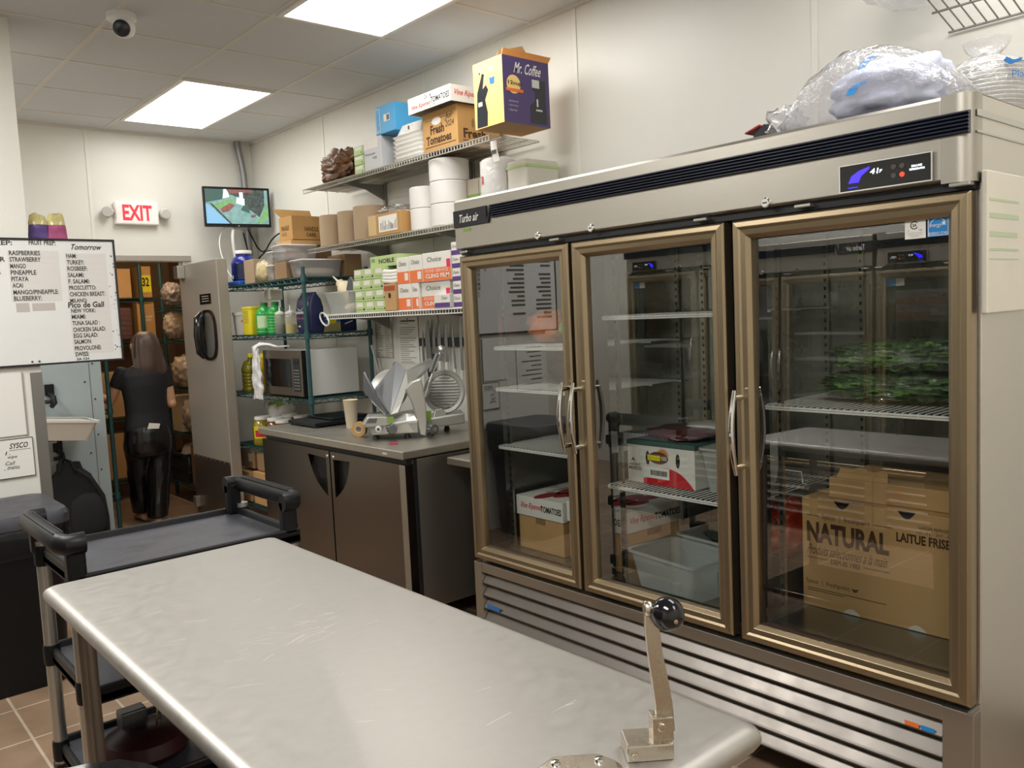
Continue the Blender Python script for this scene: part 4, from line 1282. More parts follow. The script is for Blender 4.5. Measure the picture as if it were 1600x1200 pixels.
# pictured machine
m = MB().prism([(0.0, 0.0), (0.10, 0.0), (0.105, 0.03), (0.098, 0.10), (0.10, 0.20), (0.02, 0.205), (0.015, 0.15), (0.035, 0.145), (0.03, 0.10), (0.0, 0.08)], (bx0 + 0.165, by0, zb + 0.012), XP, ZP, (0, -1, 0), 0.0008)
pc = build(m, 'pictured_machine', 'screen_grey', t)
m = MB().box(bx0 + 0.18, bx0 + 0.225, by0 - 0.0014, by0, zb + 0.175, zb + 0.212).box(bx0 + 0.20, bx0 + 0.24, by0 - 0.0014, by0, zb + 0.07, zb + 0.078).box(bx0 + 0.205, bx0 + 0.215, by0 - 0.0014, by0, zb + 0.09, zb + 0.125)
build(m, 'pictured_buttons', 'micro_white', pc)
y_text(t, [('o  Brew Now or Later', bx0 + 0.03, zb + 0.095, 0.06, 0.008), ('o  Easy View Window', bx0 + 0.03, zb + 0.075, 0.058, 0.008), ('o  Pause n Serve', bx0 + 0.03, zb + 0.055, 0.05, 0.008)], 'white_card', by0 - 0.0002)
face_text(t, [('Mr. Coffee', by1 - 0.04, zb + 0.235, 0.12, 0.04, 0.01, 0.3)], pbr('pale_yellow', 'f7e2ae', 0.6), bx0 - 0.0002)
m = MB().prism([(0.01, 0.0), (0.085, 0.0), (0.09, 0.06), (0.075, 0.12), (0.10, 0.16), (0.085, 0.185), (0.06, 0.17), (0.075, 0.235), (0.06, 0.24), (0.02, 0.16), (0.015, 0.10)], (bx0, by1 - 0.005, zb + 0.005), YN, ZP, (-1, 0, 0), 0.0008)
pk = build(m, 'pictured_brewer', 'screen_grey', t)
build(MB().box(bx0 - 0.0014, bx0, by1 - 0.06, by1 - 0.03, zb + 0.10, zb + 0.12), 'pictured_window', 'micro_white', pk)
m = MB().prism([(0.0, 0.03), (0.006, 0.0), (0.034, 0.0), (0.04, 0.03)], (bx0, by1 - 0.115, zb + 0.185), YN, ZP, (-1, 0, 0), 0.0008)
build(m, 'pictured_cup', 'blue_dark', t)

# fresh tomato carton with a lid pushed on top
t = thing('tomato_carton', 'golden cardboard tomato carton on the highest shelf below a white lid', 'box', (-0.25, 2.77, z))
fx0, fx1, fy0, fy1, fh = -0.34, -0.06, 2.625, 2.93, 0.205
m = MB().box(fx0, fx1, fy0, fy1, z, z + fh)
build(m, 'carton_body', 'cardboard_gold', t, bevel=0.002)
face_text(t, [('Fresh', fy1 - 0.07, z + 0.085, 0.12, 0.048, 0.035), ('Tomatoes', fy1 - 0.03, z + 0.035, 0.22, 0.046, 0.035)], 'ink_brown', fx0 - 0.0003)
mb = MB().box(fx0 - 0.0006, fx0, fy0 + 0.02, fy1 - 0.02, z + 0.022, z + 0.026).box(fx0 - 0.0006, fx0, fy0 + 0.03, fy1 - 0.03, z + 0.16, z + 0.162)
build(mb, 'printed_lines', 'ink_brown', t)
face_text(t, [('Jul', fy0 + 0.10, z + 0.135, 0.05, 0.04, 0, 0.3), ('2024', fy0 + 0.10, z + 0.105, 0.07, 0.03, 0, 0.2)], 'ink', fx0 - 0.0003, 'marker_writing')
m = MB().prism([(0.04 * math.cos(2 * PI * i / 24), 0.019 * math.sin(2 * PI * i / 24)) for i in range(24)], (fx0, fy1 - 0.125, z + 0.15), YN, ZP, (-1, 0, 0), 0.0008)
build(m, 'hand_hole', 'white_card', t)
y_text(t, [('Fresh', fx0 + 0.035, z + 0.035, 0.15, 0.05, 0.035)], 'ink_brown', fy0 - 0.0003)
build(MB().box(fx0 + 0.03, fx1 - 0.02, fy0 - 0.0006, fy0, z + 0.022, z + 0.026), 'printed_line', 'ink_brown', t)
m = MB().prism([(0.009 * math.cos(2 * PI * i / 20), 0.024 * math.sin(2 * PI * i / 20)) for i in range(20)], (fx0 + 0.10, fy0, z + 0.115), XP, ZP, (0, -1, 0), 0.0008)
build(m, 'slot', 'cardboard_in', t)
# white lid lying askew on the cartons
t = thing('carton_lid', 'white vine ripened tomato carton lid lying on the golden tomato carton', 'box lid', (-0.24, 2.7, z + fh))
zl = z + fh + 0.001
lx0, lx1, ly0, ly1, lh = -0.395, -0.035, 2.60, 2.975, 0.082
tilt = 0.0
m = MB().box(lx0, lx1, ly0, ly1, zl + lh - 0.005, zl + lh).box(lx0, lx0 + 0.005, ly0, ly1, zl, zl + lh - 0.005).box(lx1 - 0.005, lx1, ly0, ly1, zl, zl + lh - 0.005).box(lx0 + 0.005, lx1 - 0.005, ly0, ly0 + 0.005, zl, zl + lh - 0.005).box(lx0 + 0.005, lx1 - 0.005, ly1 - 0.005, ly1, zl, zl + lh - 0.005)
build(m, 'lid_body', 'white_card', t)
face_text(t, [('Vine Ripened', ly1 - 0.03, zl + 0.012, 0.17, 0.028, 0.01, 0.35)], 'red_text', lx0 - 0.0003)
y_text(t, [('Vine Ripened', lx0 + 0.02, zl + 0.024, 0.175, 0.036, 0.01, 0.35)], 'red_text', ly0 - 0.0003)
y_text(t, [('TOM', lx0 + 0.21, zl + 0.02, 0.10, 0.042, 0.03)], 'ink', ly0 - 0.0003)
face_text(t, [('TOMATOES', ly1 - 0.205, zl + 0.022, 0.16, 0.03, 0.02), ('2x14', ly1 - 0.15, zl + 0.054, 0.06, 0.02), ('x 15', ly1 - 0.19, zl + 0.006, 0.05, 0.014)], 'ink', lx0 - 0.0003, 'black_lettering')

# paler goods further along
t = carton('blue_carton', 'bright blue carton lying on top of grey packs on the highest shelf', 'box', -0.32, -0.12, 3.22, 3.42, z + 0.188, z + 0.345, 'blue_box')
face_text(t, [('E', 3.40, z + 0.22, 0.03, 0.09)], 'sticker_blue', -0.3203)
build(MB().frame((-0.321, 3.412, z + 0.2), YN, ZP, (-1, 0, 0), 0.045, 0.13, [(0, 0), (0, 0.0006), (0.004, 0.0006), (0.004, 0)]), 'printed_border', 'white_card', t)
s = build(MB().box(-0.3215, -0.32, 3.27, 3.33, z + 0.25, z + 0.29), 'label', 'white_card', t)
build(MB().box(-0.322, -0.3214, 3.273, 3.30, z + 0.255, z + 0.285), 'label_print', 'maroon', s)
TRN = ('bottom', 'second', 'third', 'fourth', 'fifth', 'topmost')
for i in range(6):
    a = 0.003 * (i % 2)
    m = MB().loft([rrect(-0.31 + a, -0.08 - a, 2.98, 3.26 - a, 0.03, z + i * 0.0245, 4), rrect(-0.32, -0.07, 2.978, 3.275, 0.03, z + i * 0.0245 + 0.024, 4)])
    tag(build(m, 'foam_tray', 'white_plastic', smooth=40), TRN[i] + ' white foam tray of the stack beside the golden tomato carton', 'tray', 'white foam trays on the highest shelf')
t = thing('foam_pack', 'wrapped white pack with small label on top of the foam trays', 'pack', (-0.2, 3.1, z + 0.148))
m = MB().loft([rrect(-0.315, -0.10, 2.99, 3.235, 0.03, z + 0.148, 4), rrect(-0.30, -0.12, 2.99, 3.20, 0.03, z + 0.2, 4)])
build(m, 'pack', 'white_plastic', t, smooth=40)
tp = t
build(MB().box(-0.3135, -0.302, 3.07, 3.14, z + 0.16, z + 0.19), 'label', 'paper', tp)
build(MB().box(-0.3139, -0.3133, 3.09, 3.105, z + 0.165, z + 0.185), 'label_print', 'ink_soft', tp)
t = carton('grey_pack', 'pale grey carton of large gloves standing on the highest shelf', 'box', -0.32, -0.1, 3.375, 3.565, z, z + 0.187, pbr('pale_grey', 'c3c4c6', 0.5))
face_text(t, [('Poly', 3.555, z + 0.09, 0.03, 0.016, 0, .2), ('Disposable', 3.52, z + 0.088, 0.08, 0.014), ('Large', 3.47, z + 0.062, 0.045, 0.018)], 'ink_soft', -0.3203)
build(MB().box(-0.3206, -0.32, 3.41, 3.565, z + 0.125, z + 0.185), 'white_band', 'white_card', t)
for i in range(3):
    t = carton('green_carton', ('bottom', 'middle', 'top')[i] + ' light green carton of the three next to the brown bag', 'box', -0.32, -0.1, 3.575, 3.68, z + i * 0.056, z + i * 0.056 + 0.054, 'noble_green', 'small green cartons on the highest shelf')
    build(MB().box(-0.3206, -0.32, 3.59, 3.665, z + i * 0.056 + 0.03, z + i * 0.056 + 0.048), 'label', 'white_card', t)
    build(MB().box(-0.3206, -0.32, 3.58, 3.60, z + i * 0.056 + 0.008, z + i * 0.056 + 0.018), 'printed_dot', 'noble_dark', t)
m = MB(); m.smooth = True
m.ball((-0.24, 3.93, z + 0.09), (0.11, 0.21, 0.105), 60, 40, 0.34, 4.2, 3, flat=-0.0895)
t = thing('brown_bag', 'crumpled brown and dark plastic bag at the far end of the highest shelf', 'bag', (-0.24, 3.93, z))
build(m, 'bag', 'brown_bag', t, smooth=80)

# ------------------------------------------------------------------ middle shelf: rolls
z = ZM_ + E3
def roll(x, y, r, h, zz, mat, label, group, core=True, cat='paper roll', name='paper_roll', waist=0.0):
    t = thing(name, label, cat, (x, y, zz), None, group)
    m = MB(); m.smooth = True
    m.lathe((x, y, zz), [(r * 0.3, 0.0), (r - 0.004, 0.0), (r, 0.004), (r + 0.0005, h * 0.5), (r, h - 0.004), (r - 0.004, h), (r * 0.3, h), (r * 0.3, 0.0)], 36, cap=False)
    b = build(m, 'paper', mat, t, smooth=30)
    m = MB(); m.smooth = True
    m.lathe((x, y, zz), [(r * 0.24, 0.001), (r * 0.3, 0.001), (r * 0.3, h - 0.002), (r * 0.24, h - 0.002), (r * 0.24, 0.001)], 20, cap=False)
    build(m, 'core', 'cardboard_dull', t)
    return t
roll(-0.25, 4.09, 0.095, 0.20, z, 'kraft', 'kraft brown paper roll at the far end of the middle shelf', 'kraft paper rolls')
roll(-0.245, 3.875, 0.09, 0.20, z, 'kraft', 'kraft brown paper roll between its two fellows on the middle shelf', 'kraft paper rolls')
roll(-0.24, 3.655, 0.108, 0.205, z, 'kraft', 'kraft brown paper roll half behind the taped carton', 'kraft paper rolls')
t = carton('taped_carton', 'small taped cardboard carton with torn white label in front of the kraft rolls', 'box', -0.35, -0.14, 3.17, 3.52, z, z + 0.125, 'cardboard_gold')
s = build(MB().box(-0.3515, -0.35, 3.21, 3.40, z + 0.02, z + 0.11), 'shipping_label', 'paper', t)
m = MB(); random.seed(8)
for i in range(14):
    yy = 3.215 + i * 0.0125
    m.box(-0.352, -0.3514, yy, yy + random.uniform(0.003, 0.008), z + 0.03, z + 0.05 + random.uniform(0, 0.035))
build(m, 'label_print', 'ink_soft', s)
build(MB().box(-0.3512, -0.35, 3.43, 3.515, z + 0.01, z + 0.124), 'tape', pbr('tape_clear', 'cfb07e', 0.3), t)
m = MB(); m.smooth = True
m.ball((-0.24, 3.36, z + 0.142), (0.10, 0.16, 0.035), 28, 16, 0.35, 3.5, 6, flat=-0.016)
tag(build(m, 'plastic_wrap', 'film', smooth=80), 'crumpled clear plastic film on top of the taped carton', 'plastic film')
t = carton('cardboard_box', 'darker cardboard box behind the taped carton on the middle shelf', 'box', -0.125, -0.05, 3.2, 3.46, z, z + 0.16, 'cardboard_dull')
roll(-0.24, 3.075, 0.09, 0.118, z, 'white_tissue', 'lower large white tissue roll of the farther stack', 'white tissue rolls', name='tissue_roll', cat='tissue roll')
roll(-0.24, 3.075, 0.09, 0.118, z + 0.119, 'white_tissue', 'upper large white tissue roll of the farther stack', 'white tissue rolls', name='tissue_roll', cat='tissue roll')
for i in range(3):
    roll(-0.235, 2.855, 0.108, 0.117, z + i * 0.118, 'white_tissue', ('bottom', 'middle', 'top')[i] + ' white tissue roll of the taller stack beside the refrigerator header', 'white tissue rolls', name='tissue_roll', cat='tissue roll')
for i, (y0, lab) in enumerate(((2.655, 'grey-beige pack of napkins with printed band next to the white rolls'), (2.555, 'grey-beige pack of napkins hidden partly by the wrapped white roll'))):
    t = carton('napkin_pack', lab, 'napkins', -0.2, -0.06, y0, y0 + 0.095, z, z + 0.235, pbr('napkin_%d' % i, 'b0a796', 0.8))
    build(MB().box(-0.2008, -0.0595, y0 - 0.0006, y0 + 0.0956, z + 0.14, z + 0.155), 'band', 'noble_dark', t)
    face_text(t, [('recycled', y0 + 0.085, z + 0.05, 0.07, 0.02), ('o', y0 + 0.06, z + 0.02, 0.025, 0.025)], 'ink_faint', -0.2003)
t = thing('wrapped_roll', 'white paper towel roll in clear wrap with red print above the refrigerator corner', 'paper towel', (-0.25, 2.43, z))
m = MB(); m.smooth = True
m.lathe((-0.25, 2.43, z), [(0.0, 0.0), (0.085, 0.0), (0.09, 0.01), (0.09, 0.27), (0.08, 0.285), (0.03, 0.292), (0.0, 0.285)], 36)
b = build(m, 'roll', 'white_tissue', t)
for (a0, a1, h0, h1) in ((2.75, 3.05, 0.16, 0.20), (2.75, 3.2, 0.03, 0.055), (4.5, 4.75, 0.165, 0.20)):
    m = MB(); m.smooth = True
    m.loft([[(-0.25 + 0.091 * math.cos(a0 + (a1 - a0) * k / 6), 2.43 + 0.091 * math.sin(a0 + (a1 - a0) * k / 6), z + h) for k in range(7)] for h in (h0, h1)], False, False)
    build(m, 'red_print', 'red', b)
m = MB(); m.smooth = True
m.lathe((-0.25, 2.43, z), [(0.092, 0.0), (0.0925, 0.14), (0.092, 0.275), (0.07, 0.292), (0.02, 0.3)], 36, cap=False)
build(m, 'wrap', 'film_thin', b)
t = thing('napkin_bundle', 'beige bundle of paper towels with green band at the near end of the middle shelf', 'napkins', (-0.17, 2.24, z))
build(MB().box(-0.28, -0.06, 2.19, 2.335, z - 0.0, z + 0.255), 'paper', 'paper_aged', t, bevel=0.015, seg=4)
build(MB().box(-0.2815, -0.0585, 2.1885, 2.3365, z + 0.215, z + 0.23), 'band', 'noble_green', t, bevel=0.002)
# price tag hanging from the coffee maker box shelf
m = MB().loft([[(-0.365, 2.345, 2.345), (-0.365, 2.30, 2.345), (-0.363, 2.30, 2.345), (-0.363, 2.345, 2.345)], [(-0.372, 2.335, 2.30), (-0.372, 2.29, 2.30), (-0.370, 2.29, 2.30), (-0.370, 2.335, 2.30)], [(-0.366, 2.325, 2.245), (-0.366, 2.28, 2.245), (-0.364, 2.28, 2.245), (-0.364, 2.325, 2.245)]])
t = thing('hanging_tag', 'curled white tag hanging under the coffee maker box', 'tag', (-0.365, 2.31, 2.245))
build(m, 'tag', 'paper', t)
m = MB()
for i in range(6):
    m.box(-0.3735 + i * 0.0, -0.3725, 2.296 + i * 0.006, 2.299 + i * 0.006, 2.28, 2.30)
build(m, 'bar_code', 'ink_soft', t)

# ------------------------------------------------------------------ lowest white shelf
z = ZL_ + E3
def noble_end(y0, y1, z0, label):
    t = thing('glove_box', label, 'box', (-0.23, (y0 + y1) / 2, z0), None, 'small green glove boxes')
    build(MB().box(-0.40, -0.08, y0, y1, z0, z0 + 0.062), 'carton_body', 'noble_green', t, bevel=0.0015)
    build(MB().box(-0.4006, -0.40, y0 + 0.035, y1 - 0.01, z0 + 0.03, z0 + 0.056), 'label', 'white_card', t)
    build(MB().prism([(0.008 * math.cos(2 * PI * i / 12), 0.007 * math.sin(2 * PI * i / 12)) for i in range(12)], (-0.40, y0 + 0.02, z0 + 0.016), YN, ZP, (-1, 0, 0), 0.0007), 'printed_dot', 'ink', t)
    build(MB().box(-0.4005, -0.40, y0 + 0.03, y1 - 0.008, z0 + 0.012, z0 + 0.016), 'printed_line', 'noble_dark', t)
    return t
ORD = ('bottom', 'second', 'third', 'fourth')
COLN = ('farthest', 'middle', 'nearest')
for r in range(4):
    for c in range(3):
        y1 = 3.63 - c * 0.115 + (0.02 if r == 2 else 0)
        noble_end(y1 - 0.113, y1, z + r * 0.0635, 'light green glove box end, %s row up, %s column of the stack' % (ORD[r], COLN[c]))
t = thing('glove_box', 'light green glove box lying lengthwise on top of the green stack', 'box', (-0.23, 3.34, z + 0.254))
build(MB().box(-0.38, -0.2, 3.17, 3.47, z + 0.2545, z + 0.317), 'carton_body', 'noble_green', t, bevel=0.0015)
s = build(MB().box(-0.3806, -0.38, 3.185, 3.40, z + 0.262, z + 0.309), 'name_panel', 'noble_green', t)
face_text(s, [('NOBLE', 3.375, z + 0.273, 0.16, 0.026, 0.02)], 'ink', -0.3808)
build(MB().box(-0.3806, -0.38, 3.42, 3.455, z + 0.285, z + 0.305), 'label', 'noble_dark', t)
t = carton('kraft_pack', 'small kraft box with reddish top band between green and orange boxes', 'box', -0.415, -0.12, 3.175, 3.285, z, z + 0.15, 'cardboard')
build(MB().box(-0.416, -0.414, 3.175, 3.285, z + 0.112, z + 0.14), 'red_band', 'red_brown', t)
build(MB().prism([(0.014 * math.cos(2 * PI * i / 12), 0.016 * math.sin(2 * PI * i / 12)) for i in range(12)], (-0.415, 3.23, z + 0.085), YN, ZP, (-1, 0, 0), 0.0007), 'printed_mark', 'ink', t)
m = MB(); m.smooth = True
for i in range(4):
    a = i * 0.018
    m.tube([(-0.37, 3.165, z + 0.168 + a), (-0.395, 3.22, z + 0.163 + a), (-0.40, 3.29, z + 0.168 + a), (-0.385, 3.33, z + 0.178 + a * 0.7), (-0.33, 3.33, z + 0.185 + a * 0.6), (-0.30, 3.26, z + 0.175 + a)], 0.013, 10)
tag(build(m, 'folded_cloth', 'white_cloth', smooth=80), 'folded white cloth resting on the small kraft box', 'cloth')
def cling(y0, y1, z0, zh, label, long=False, x0=-0.40):
    t = thing('cling_film_box', label, 'box', (-0.22, (y0 + y1) / 2, z0), None, 'cling film boxes')
    build(MB().box(x0, -0.06, y0, y1, z0, z0 + zh), 'carton_body', 'white_card', t, bevel=0.002)
    build(MB().box(x0 - 0.0006, x0, y0 + 0.001, y1 - 0.001, z0 + 0.002, z0 + zh * 0.46), 'orange_band', 'orange', t)
    w = y1 - y0
    face_text(t, [('Choice', y1 - w * 0.18, z0 + zh * 0.68, w * (0.5 if long else 0.62), zh * 0.17, 0.0, 0.15)], 'ink_soft', x0 - 0.0008)
    if long:
        face_text(t, [('CLING FILM', y1 - w * 0.1, z0 + zh * 0.11, w * 0.84, zh * 0.15, 0.03), ('FOOD SERVICE', y1 - w * 0.1, z0 + zh * 0.31, w * 0.8, zh * 0.11, 0.0)], 'white_card', x0 - 0.0012, 'white_lettering')
        build(MB().box(x0 - 0.0012, x0, y0 + 0.002, y0 + 0.035, z0 + zh * 0.45, z0 + zh * 0.72), 'pink_label', 'magenta', t)
    else:
        s = build(MB().box(x0 - 0.0012, x0, y0 + w * 0.1, y0 + w * 0.38, z0 + zh * 0.12, z0 + zh * 0.4), 'label', 'white_card', t)
    return t
cling(3.035, 3.165, z, 0.142, 'cling film box with torn orange front at the lower far end', False)
cling(2.965, 3.03, z, 0.142, 'narrow upright cling film box beside the torn one', False)
cling(2.70, 2.96, z, 0.142, 'long lower cling film box behind the small violet-striped carton', True, -0.385)
cling(3.045, 3.165, z + 0.143, 0.145, 'upper cling film box end, farthest of the top row', False)
cling(2.92, 3.04, z + 0.143, 0.147, 'upper cling film box end, middle of the top row', False)
cling(2.665, 2.915, z + 0.143, 0.15, 'upper long cling film box with large orange band next to the violet cartons', True)
for i in range(5):
    t = thing('violet_carton', ('lowest', 'second', 'third', 'fourth', 'topmost')[i] + ' white and violet carton of the narrow stack touching the refrigerator', 'box', (-0.25, 2.61, z + i * 0.066), None, 'white and violet cartons')
    build(MB().box(-0.40, -0.12, 2.55, 2.655, z + i * 0.066, z + i * 0.066 + 0.0655), 'carton_body', 'white_card', t, bevel=0.0015)
    build(MB().box(-0.4006, -0.40, 2.551, 2.654, z + i * 0.066 + 0.001, z + i * 0.066 + 0.024), 'violet_band', 'violet', t)
    face_text(t, [('Choice', 2.648, z + i * 0.066 + 0.037, 0.05, 0.016, 0, .15)], 'ink_soft', -0.4006)
t = thing('violet_carton', 'small flat white and violet carton lying before the lower cling film box', 'box', (-0.41, 2.74, z))
build(MB().box(-0.418, -0.388, 2.665, 2.80, z, z + 0.07), 'carton_body', 'white_card', t, bevel=0.0015)
build(MB().box(-0.4186, -0.418, 2.666, 2.799, z + 0.002, z + 0.026), 'violet_band', 'violet', t)
face_text(t, [('Choice', 2.735, z + 0.042, 0.05, 0.018, 0, .15)], 'ink_soft', -0.4185)
def tub(name, label, cx, cy, sx, sy, z0, h, mat, rim=0.012, taper=0.82, group=None, rz=0.0, cat='tub'):
    t = thing(name, label, cat, (cx, cy, z0), None, group)
    def rg(k, zz):
        pts = rrect(-sx / 2 * k, sx / 2 * k, -sy / 2 * k, sy / 2 * k, min(sx, sy) * 0.12, zz, 5)
        return [(cx + p[0] * math.cos(rz) - p[1] * math.sin(rz), cy + p[0] * math.sin(rz) + p[1] * math.cos(rz), p[2]) for p in pts]
    m = MB(); m.smooth = True
    m.loft([rg(taper * 0.97, z0 + 0.003), rg(taper, z0), rg(taper * 1.0, z0 + 0.006), rg(0.985, z0 + h - 0.004)][1:], False)
    m.add(rg(taper, z0 + 0.0005), [tuple(range(20))])
    build(m, 'tub_body', mat, t, smooth=40)
    m = MB(); m.smooth = True
    m.loft([rg(0.975, z0 + h - 0.008), rg(1.0 + rim * 4, z0 + h - 0.008), rg(1.0 + rim * 4, z0 + h), rg(0.965, z0 + h), rg(0.975, z0 + h - 0.008)], False)
    build(m, 'rim', mat, t, smooth=40)
    return t
t = tub('clear_bin', 'clear plastic bin holding squeeze bottle and scraps at the far end of the white shelf', -0.29, 3.84, 0.24, 0.34, z, 0.135, 'clear_bin', cat='bin')
m = MB(); m.smooth = True
m.ball((-0.34, 3.76, z + 0.032), (0.05, 0.07, 0.028), 20, 12, 0.3, 4, 2)
tag(build(m, 'cream_cloth', 'cream_paper', smooth=80), 'crumpled cream cloth inside the clear bin', 'cloth')
m = MB(); m.smooth = True
ax = V((-0.25, 0.72, 0.65)).normalized()
m.lathe((-0.31, 3.80, z + 0.10), [(0.0, 0), (0.05, 0.0), (0.055, 0.012), (0.05, 0.10), (0.035, 0.12), (0.028, 0.125), (0.028, 0.145), (0.02, 0.15), (0.007, 0.165), (0.004, 0.21), (0.0, 0.21)], 20, tuple(ax))
tag(build(m, 'squeeze_bottle', 'cream_paper'), 'cream squeeze bottle tipped over in the clear bin, nozzle up', 'bottle')
m = MB().prism([(0.0, 0.0), (0.16, 0.0), (0.15, 0.06), (0.09, 0.12), (0.06, 0.11)], (-0.36, 3.83, z + 0.105), YN, ZP, (1, 0, 0), 0.05)
tag(build(m, 'plastic_piece', 'slicer_dark', bevel=0.006), 'dark grey plastic piece leaning out of the clear bin', 'lid')
# ------------------------------------------------------------------ green wire shelving unit by the cooler door
GS = thing('green_shelving_unit', 'dark green epoxy wire shelving unit in the corner with microwave and jars', 'shelving unit', (-0.28, 4.65, 0))
GX0, GX1, GY0, GY1 = -0.52, -0.06, 4.045, 5.30
GZ = (0.22, 0.64, 1.03, 1.445, 1.805)
for x in (GX0, GX1):
    for y in (GY0, GY1):
        m = MB(); m.smooth = True
        m.cyl((x, y, 0.012), (x, y, 1.865), 0.0127, seg=14)
        p = build(m, 'post', 'green_epoxy', GS)
        m = MB(); m.smooth = True
        for zz in GZ:
            m.lathe((x, y, zz - 0.035), [(0.0135, 0), (0.021, 0), (0.018, 0.045), (0.0135, 0.045)], 14)
        build(m, 'collars', 'green_epoxy', p)
        m = MB(); m.smooth = True
        m.lathe((x, y, 0.0), [(0.0, 0), (0.018, 0), (0.018, 0.012), (0.0, 0.014)], 14)
        build(m, 'foot', 'black_rubber', p)
for zz in GZ:
    m = MB(); m.smooth = True
    n = 50
    for i in range(n + 1):
        y = GY0 + 0.01 + (GY1 - GY0 - 0.02) * i / n
        m.tube([(GX0, y, zz - 0.003), (GX1, y, zz - 0.003)], 0.0024, 5)
    for x in (GX0, GX1, (GX0 + GX1) / 2):
        m.tube([(x, GY0, zz - 0.007), (x, GY1, zz - 0.007)], 0.0038, 6)
    for x in (GX0, GX1):
        m.tube([(x, GY0, zz - 0.034), (x, GY1, zz - 0.034)], 0.0038, 6)
        k = 26
        m.tube([(x, GY0 + (GY1 - GY0) * i / k, zz - (0.034 if i % 2 else 0.007)) for i in range(k + 1)], 0.0026, 5)
    for y in (GY0, GY1):
        m.tube([(GX0, y, zz - 0.007), (GX1, y, zz - 0.007)], 0.0038, 6)
        m.tube([(GX0, y, zz - 0.034), (GX1, y, zz - 0.034)], 0.0038, 6)
        m.tube([(GX0 + (GX1 - GX0) * i / 10, y, zz - (0.034 if i % 2 else 0.007)) for i in range(11)], 0.0026, 5)
    build(m, 'wire_deck', 'green_epoxy', GS)

# top of the unit
z = GZ[4] + E3
t = thing('blue_jug', 'large deep blue plastic jar with white lid on top of the green shelving', 'jar', (-0.40, 5.12, z))
m = MB(); m.smooth = True
jx, jy = -0.43, 5.12
m.lathe((jx, jy, z + 0.03), [(0.0, 0), (0.083, 0), (0.09, 0.015), (0.09, 0.13), (0.075, 0.165), (0.055, 0.18), (0.055, 0.195), (0.0, 0.195)], 32)
build(m, 'jar_body', 'blue_jug', t)
m = MB(); m.smooth = True
m.lathe((jx, jy, z + 0.226), [(0.0, 0), (0.06, 0), (0.061, 0.018), (0.058, 0.024), (0.0, 0.024)], 32)
build(m, 'lid', 'white_plastic', t)
m = MB(); m.smooth = True
m.loft([[(jx + 0.0915 * math.cos(3.5 + 0.8 * k / 8), jy + 0.0915 * math.sin(3.5 + 0.8 * k / 8), zz) for k in range(9)] for zz in (z + 0.04, z + 0.155)], False, False)
lb = build(m, 'label', 'navy_bag', t)
m = MB().box(jx - 0.097, jx - 0.093, jy - 0.02, jy - 0.008, z + 0.045, z + 0.07)
build(m, 'white_tag', 'white_card', lb)
tag(build(MB().box(-0.52, -0.32, 5.02, 5.22, z, z + 0.029), 'blue_tray', 'blue_lid', bevel=0.006), 'flat bright blue lid under the large blue jar', 'lid')
t = carton('brown_paper_sack', 'upright brown paper sack between blue jar and pasta bag', 'sack', -0.50, -0.3, 4.80, 4.965, z, z + 0.165, 'kraft')
t = thing('pasta_bag', 'bag of pale yellow grated food in clear plastic on top of the green shelving', 'bag', (-0.46, 4.67, z))
m = MB(); m.smooth = True
m.ball((-0.45, 4.68, z + 0.066), (0.07, 0.11, 0.068), 28, 18, 0.18, 2.5, 9, 0.8, flat=-0.0655)
build(m, 'contents', 'pasta', t, smooth=80)
m = MB(); m.smooth = True
m.ball((-0.45, 4.68, z + 0.070), (0.075, 0.118, 0.074), 28, 18, 0.2, 2.5, 9, 0.8, flat=-0.0695)
build(m, 'film', 'film_thin', t, smooth=80)
m = MB().loft([[(-0.47, 4.86, z + 0.167), (-0.33, 4.75, z + 0.167), (-0.30, 4.55, z + 0.19), (-0.44, 4.62, z + 0.195)], [(-0.47, 4.86, z + 0.170), (-0.33, 4.75, z + 0.170), (-0.30, 4.55, z + 0.193), (-0.44, 4.62, z + 0.198)]])
def food_tub(label, cx, cy, sx, sy, z0, h, seed):
    t = tub('food_tub', label, cx, cy, sx, sy, z0, h, 'clear_plastic', 0.006, 0.88, 'clear food tubs on the green shelving')
    m = MB(); m.smooth = True
    m.ball((cx, cy, z0 + h * 0.3), (sx * 0.4, sy * 0.4, h * 0.27), 26, 14, 0.12, 4, seed, 0.6)
    build(m, 'contents', 'seeds', t, smooth=80)
    k = MB()
    k.loft([rrect(cx - sx / 2 - 0.004, cx + sx / 2 + 0.004, cy - sy / 2 - 0.004, cy + sy / 2 + 0.004, 0.02, z0 + h + 0.0005, 4), rrect(cx - sx / 2 + 0.01, cx + sx / 2 - 0.01, cy - sy / 2 + 0.01, cy + sy / 2 - 0.01, 0.02, z0 + h + 0.007, 4)])
    build(k, 'lid', 'white_plastic', t, smooth=30)
    return t
food_tub('lower clear tub with pale snacks, nearest on top of the green shelving', -0.365, 4.16, 0.30, 0.19, z, 0.105, 2)
food_tub('clear tub with white lid raised on the lower tubs under the shelf end', -0.405, 4.36, 0.26, 0.17, z + 0.1155, 0.10, 3)
food_tub('small clear tub stacked above its fellow behind the pasta bag', -0.46, 4.51, 0.13, 0.105, z + 0.105, 0.08, 4)
food_tub('small lower clear tub behind the pasta bag', -0.46, 4.51, 0.13, 0.105, z, 0.095, 5)
tag(build(MB().box(-0.52, -0.27, 4.27, 4.44, z, z + 0.112), 'brown_box', 'cardboard_dull', bevel=0.003), 'brown box hidden under the raised clear tub', 'box')
t = carton('brown_carton', 'dull brown cardboard box under the middle wall shelf on the green shelving', 'box', -0.275, -0.075, 4.46, 4.75, z, z + 0.223, 'cardboard_dull')
t = carton('brown_carton', 'long dull brown carton behind the nearest clear tub', 'box', -0.2, -0.075, 4.07, 4.30, z, z + 0.145, 'cardboard_dull')
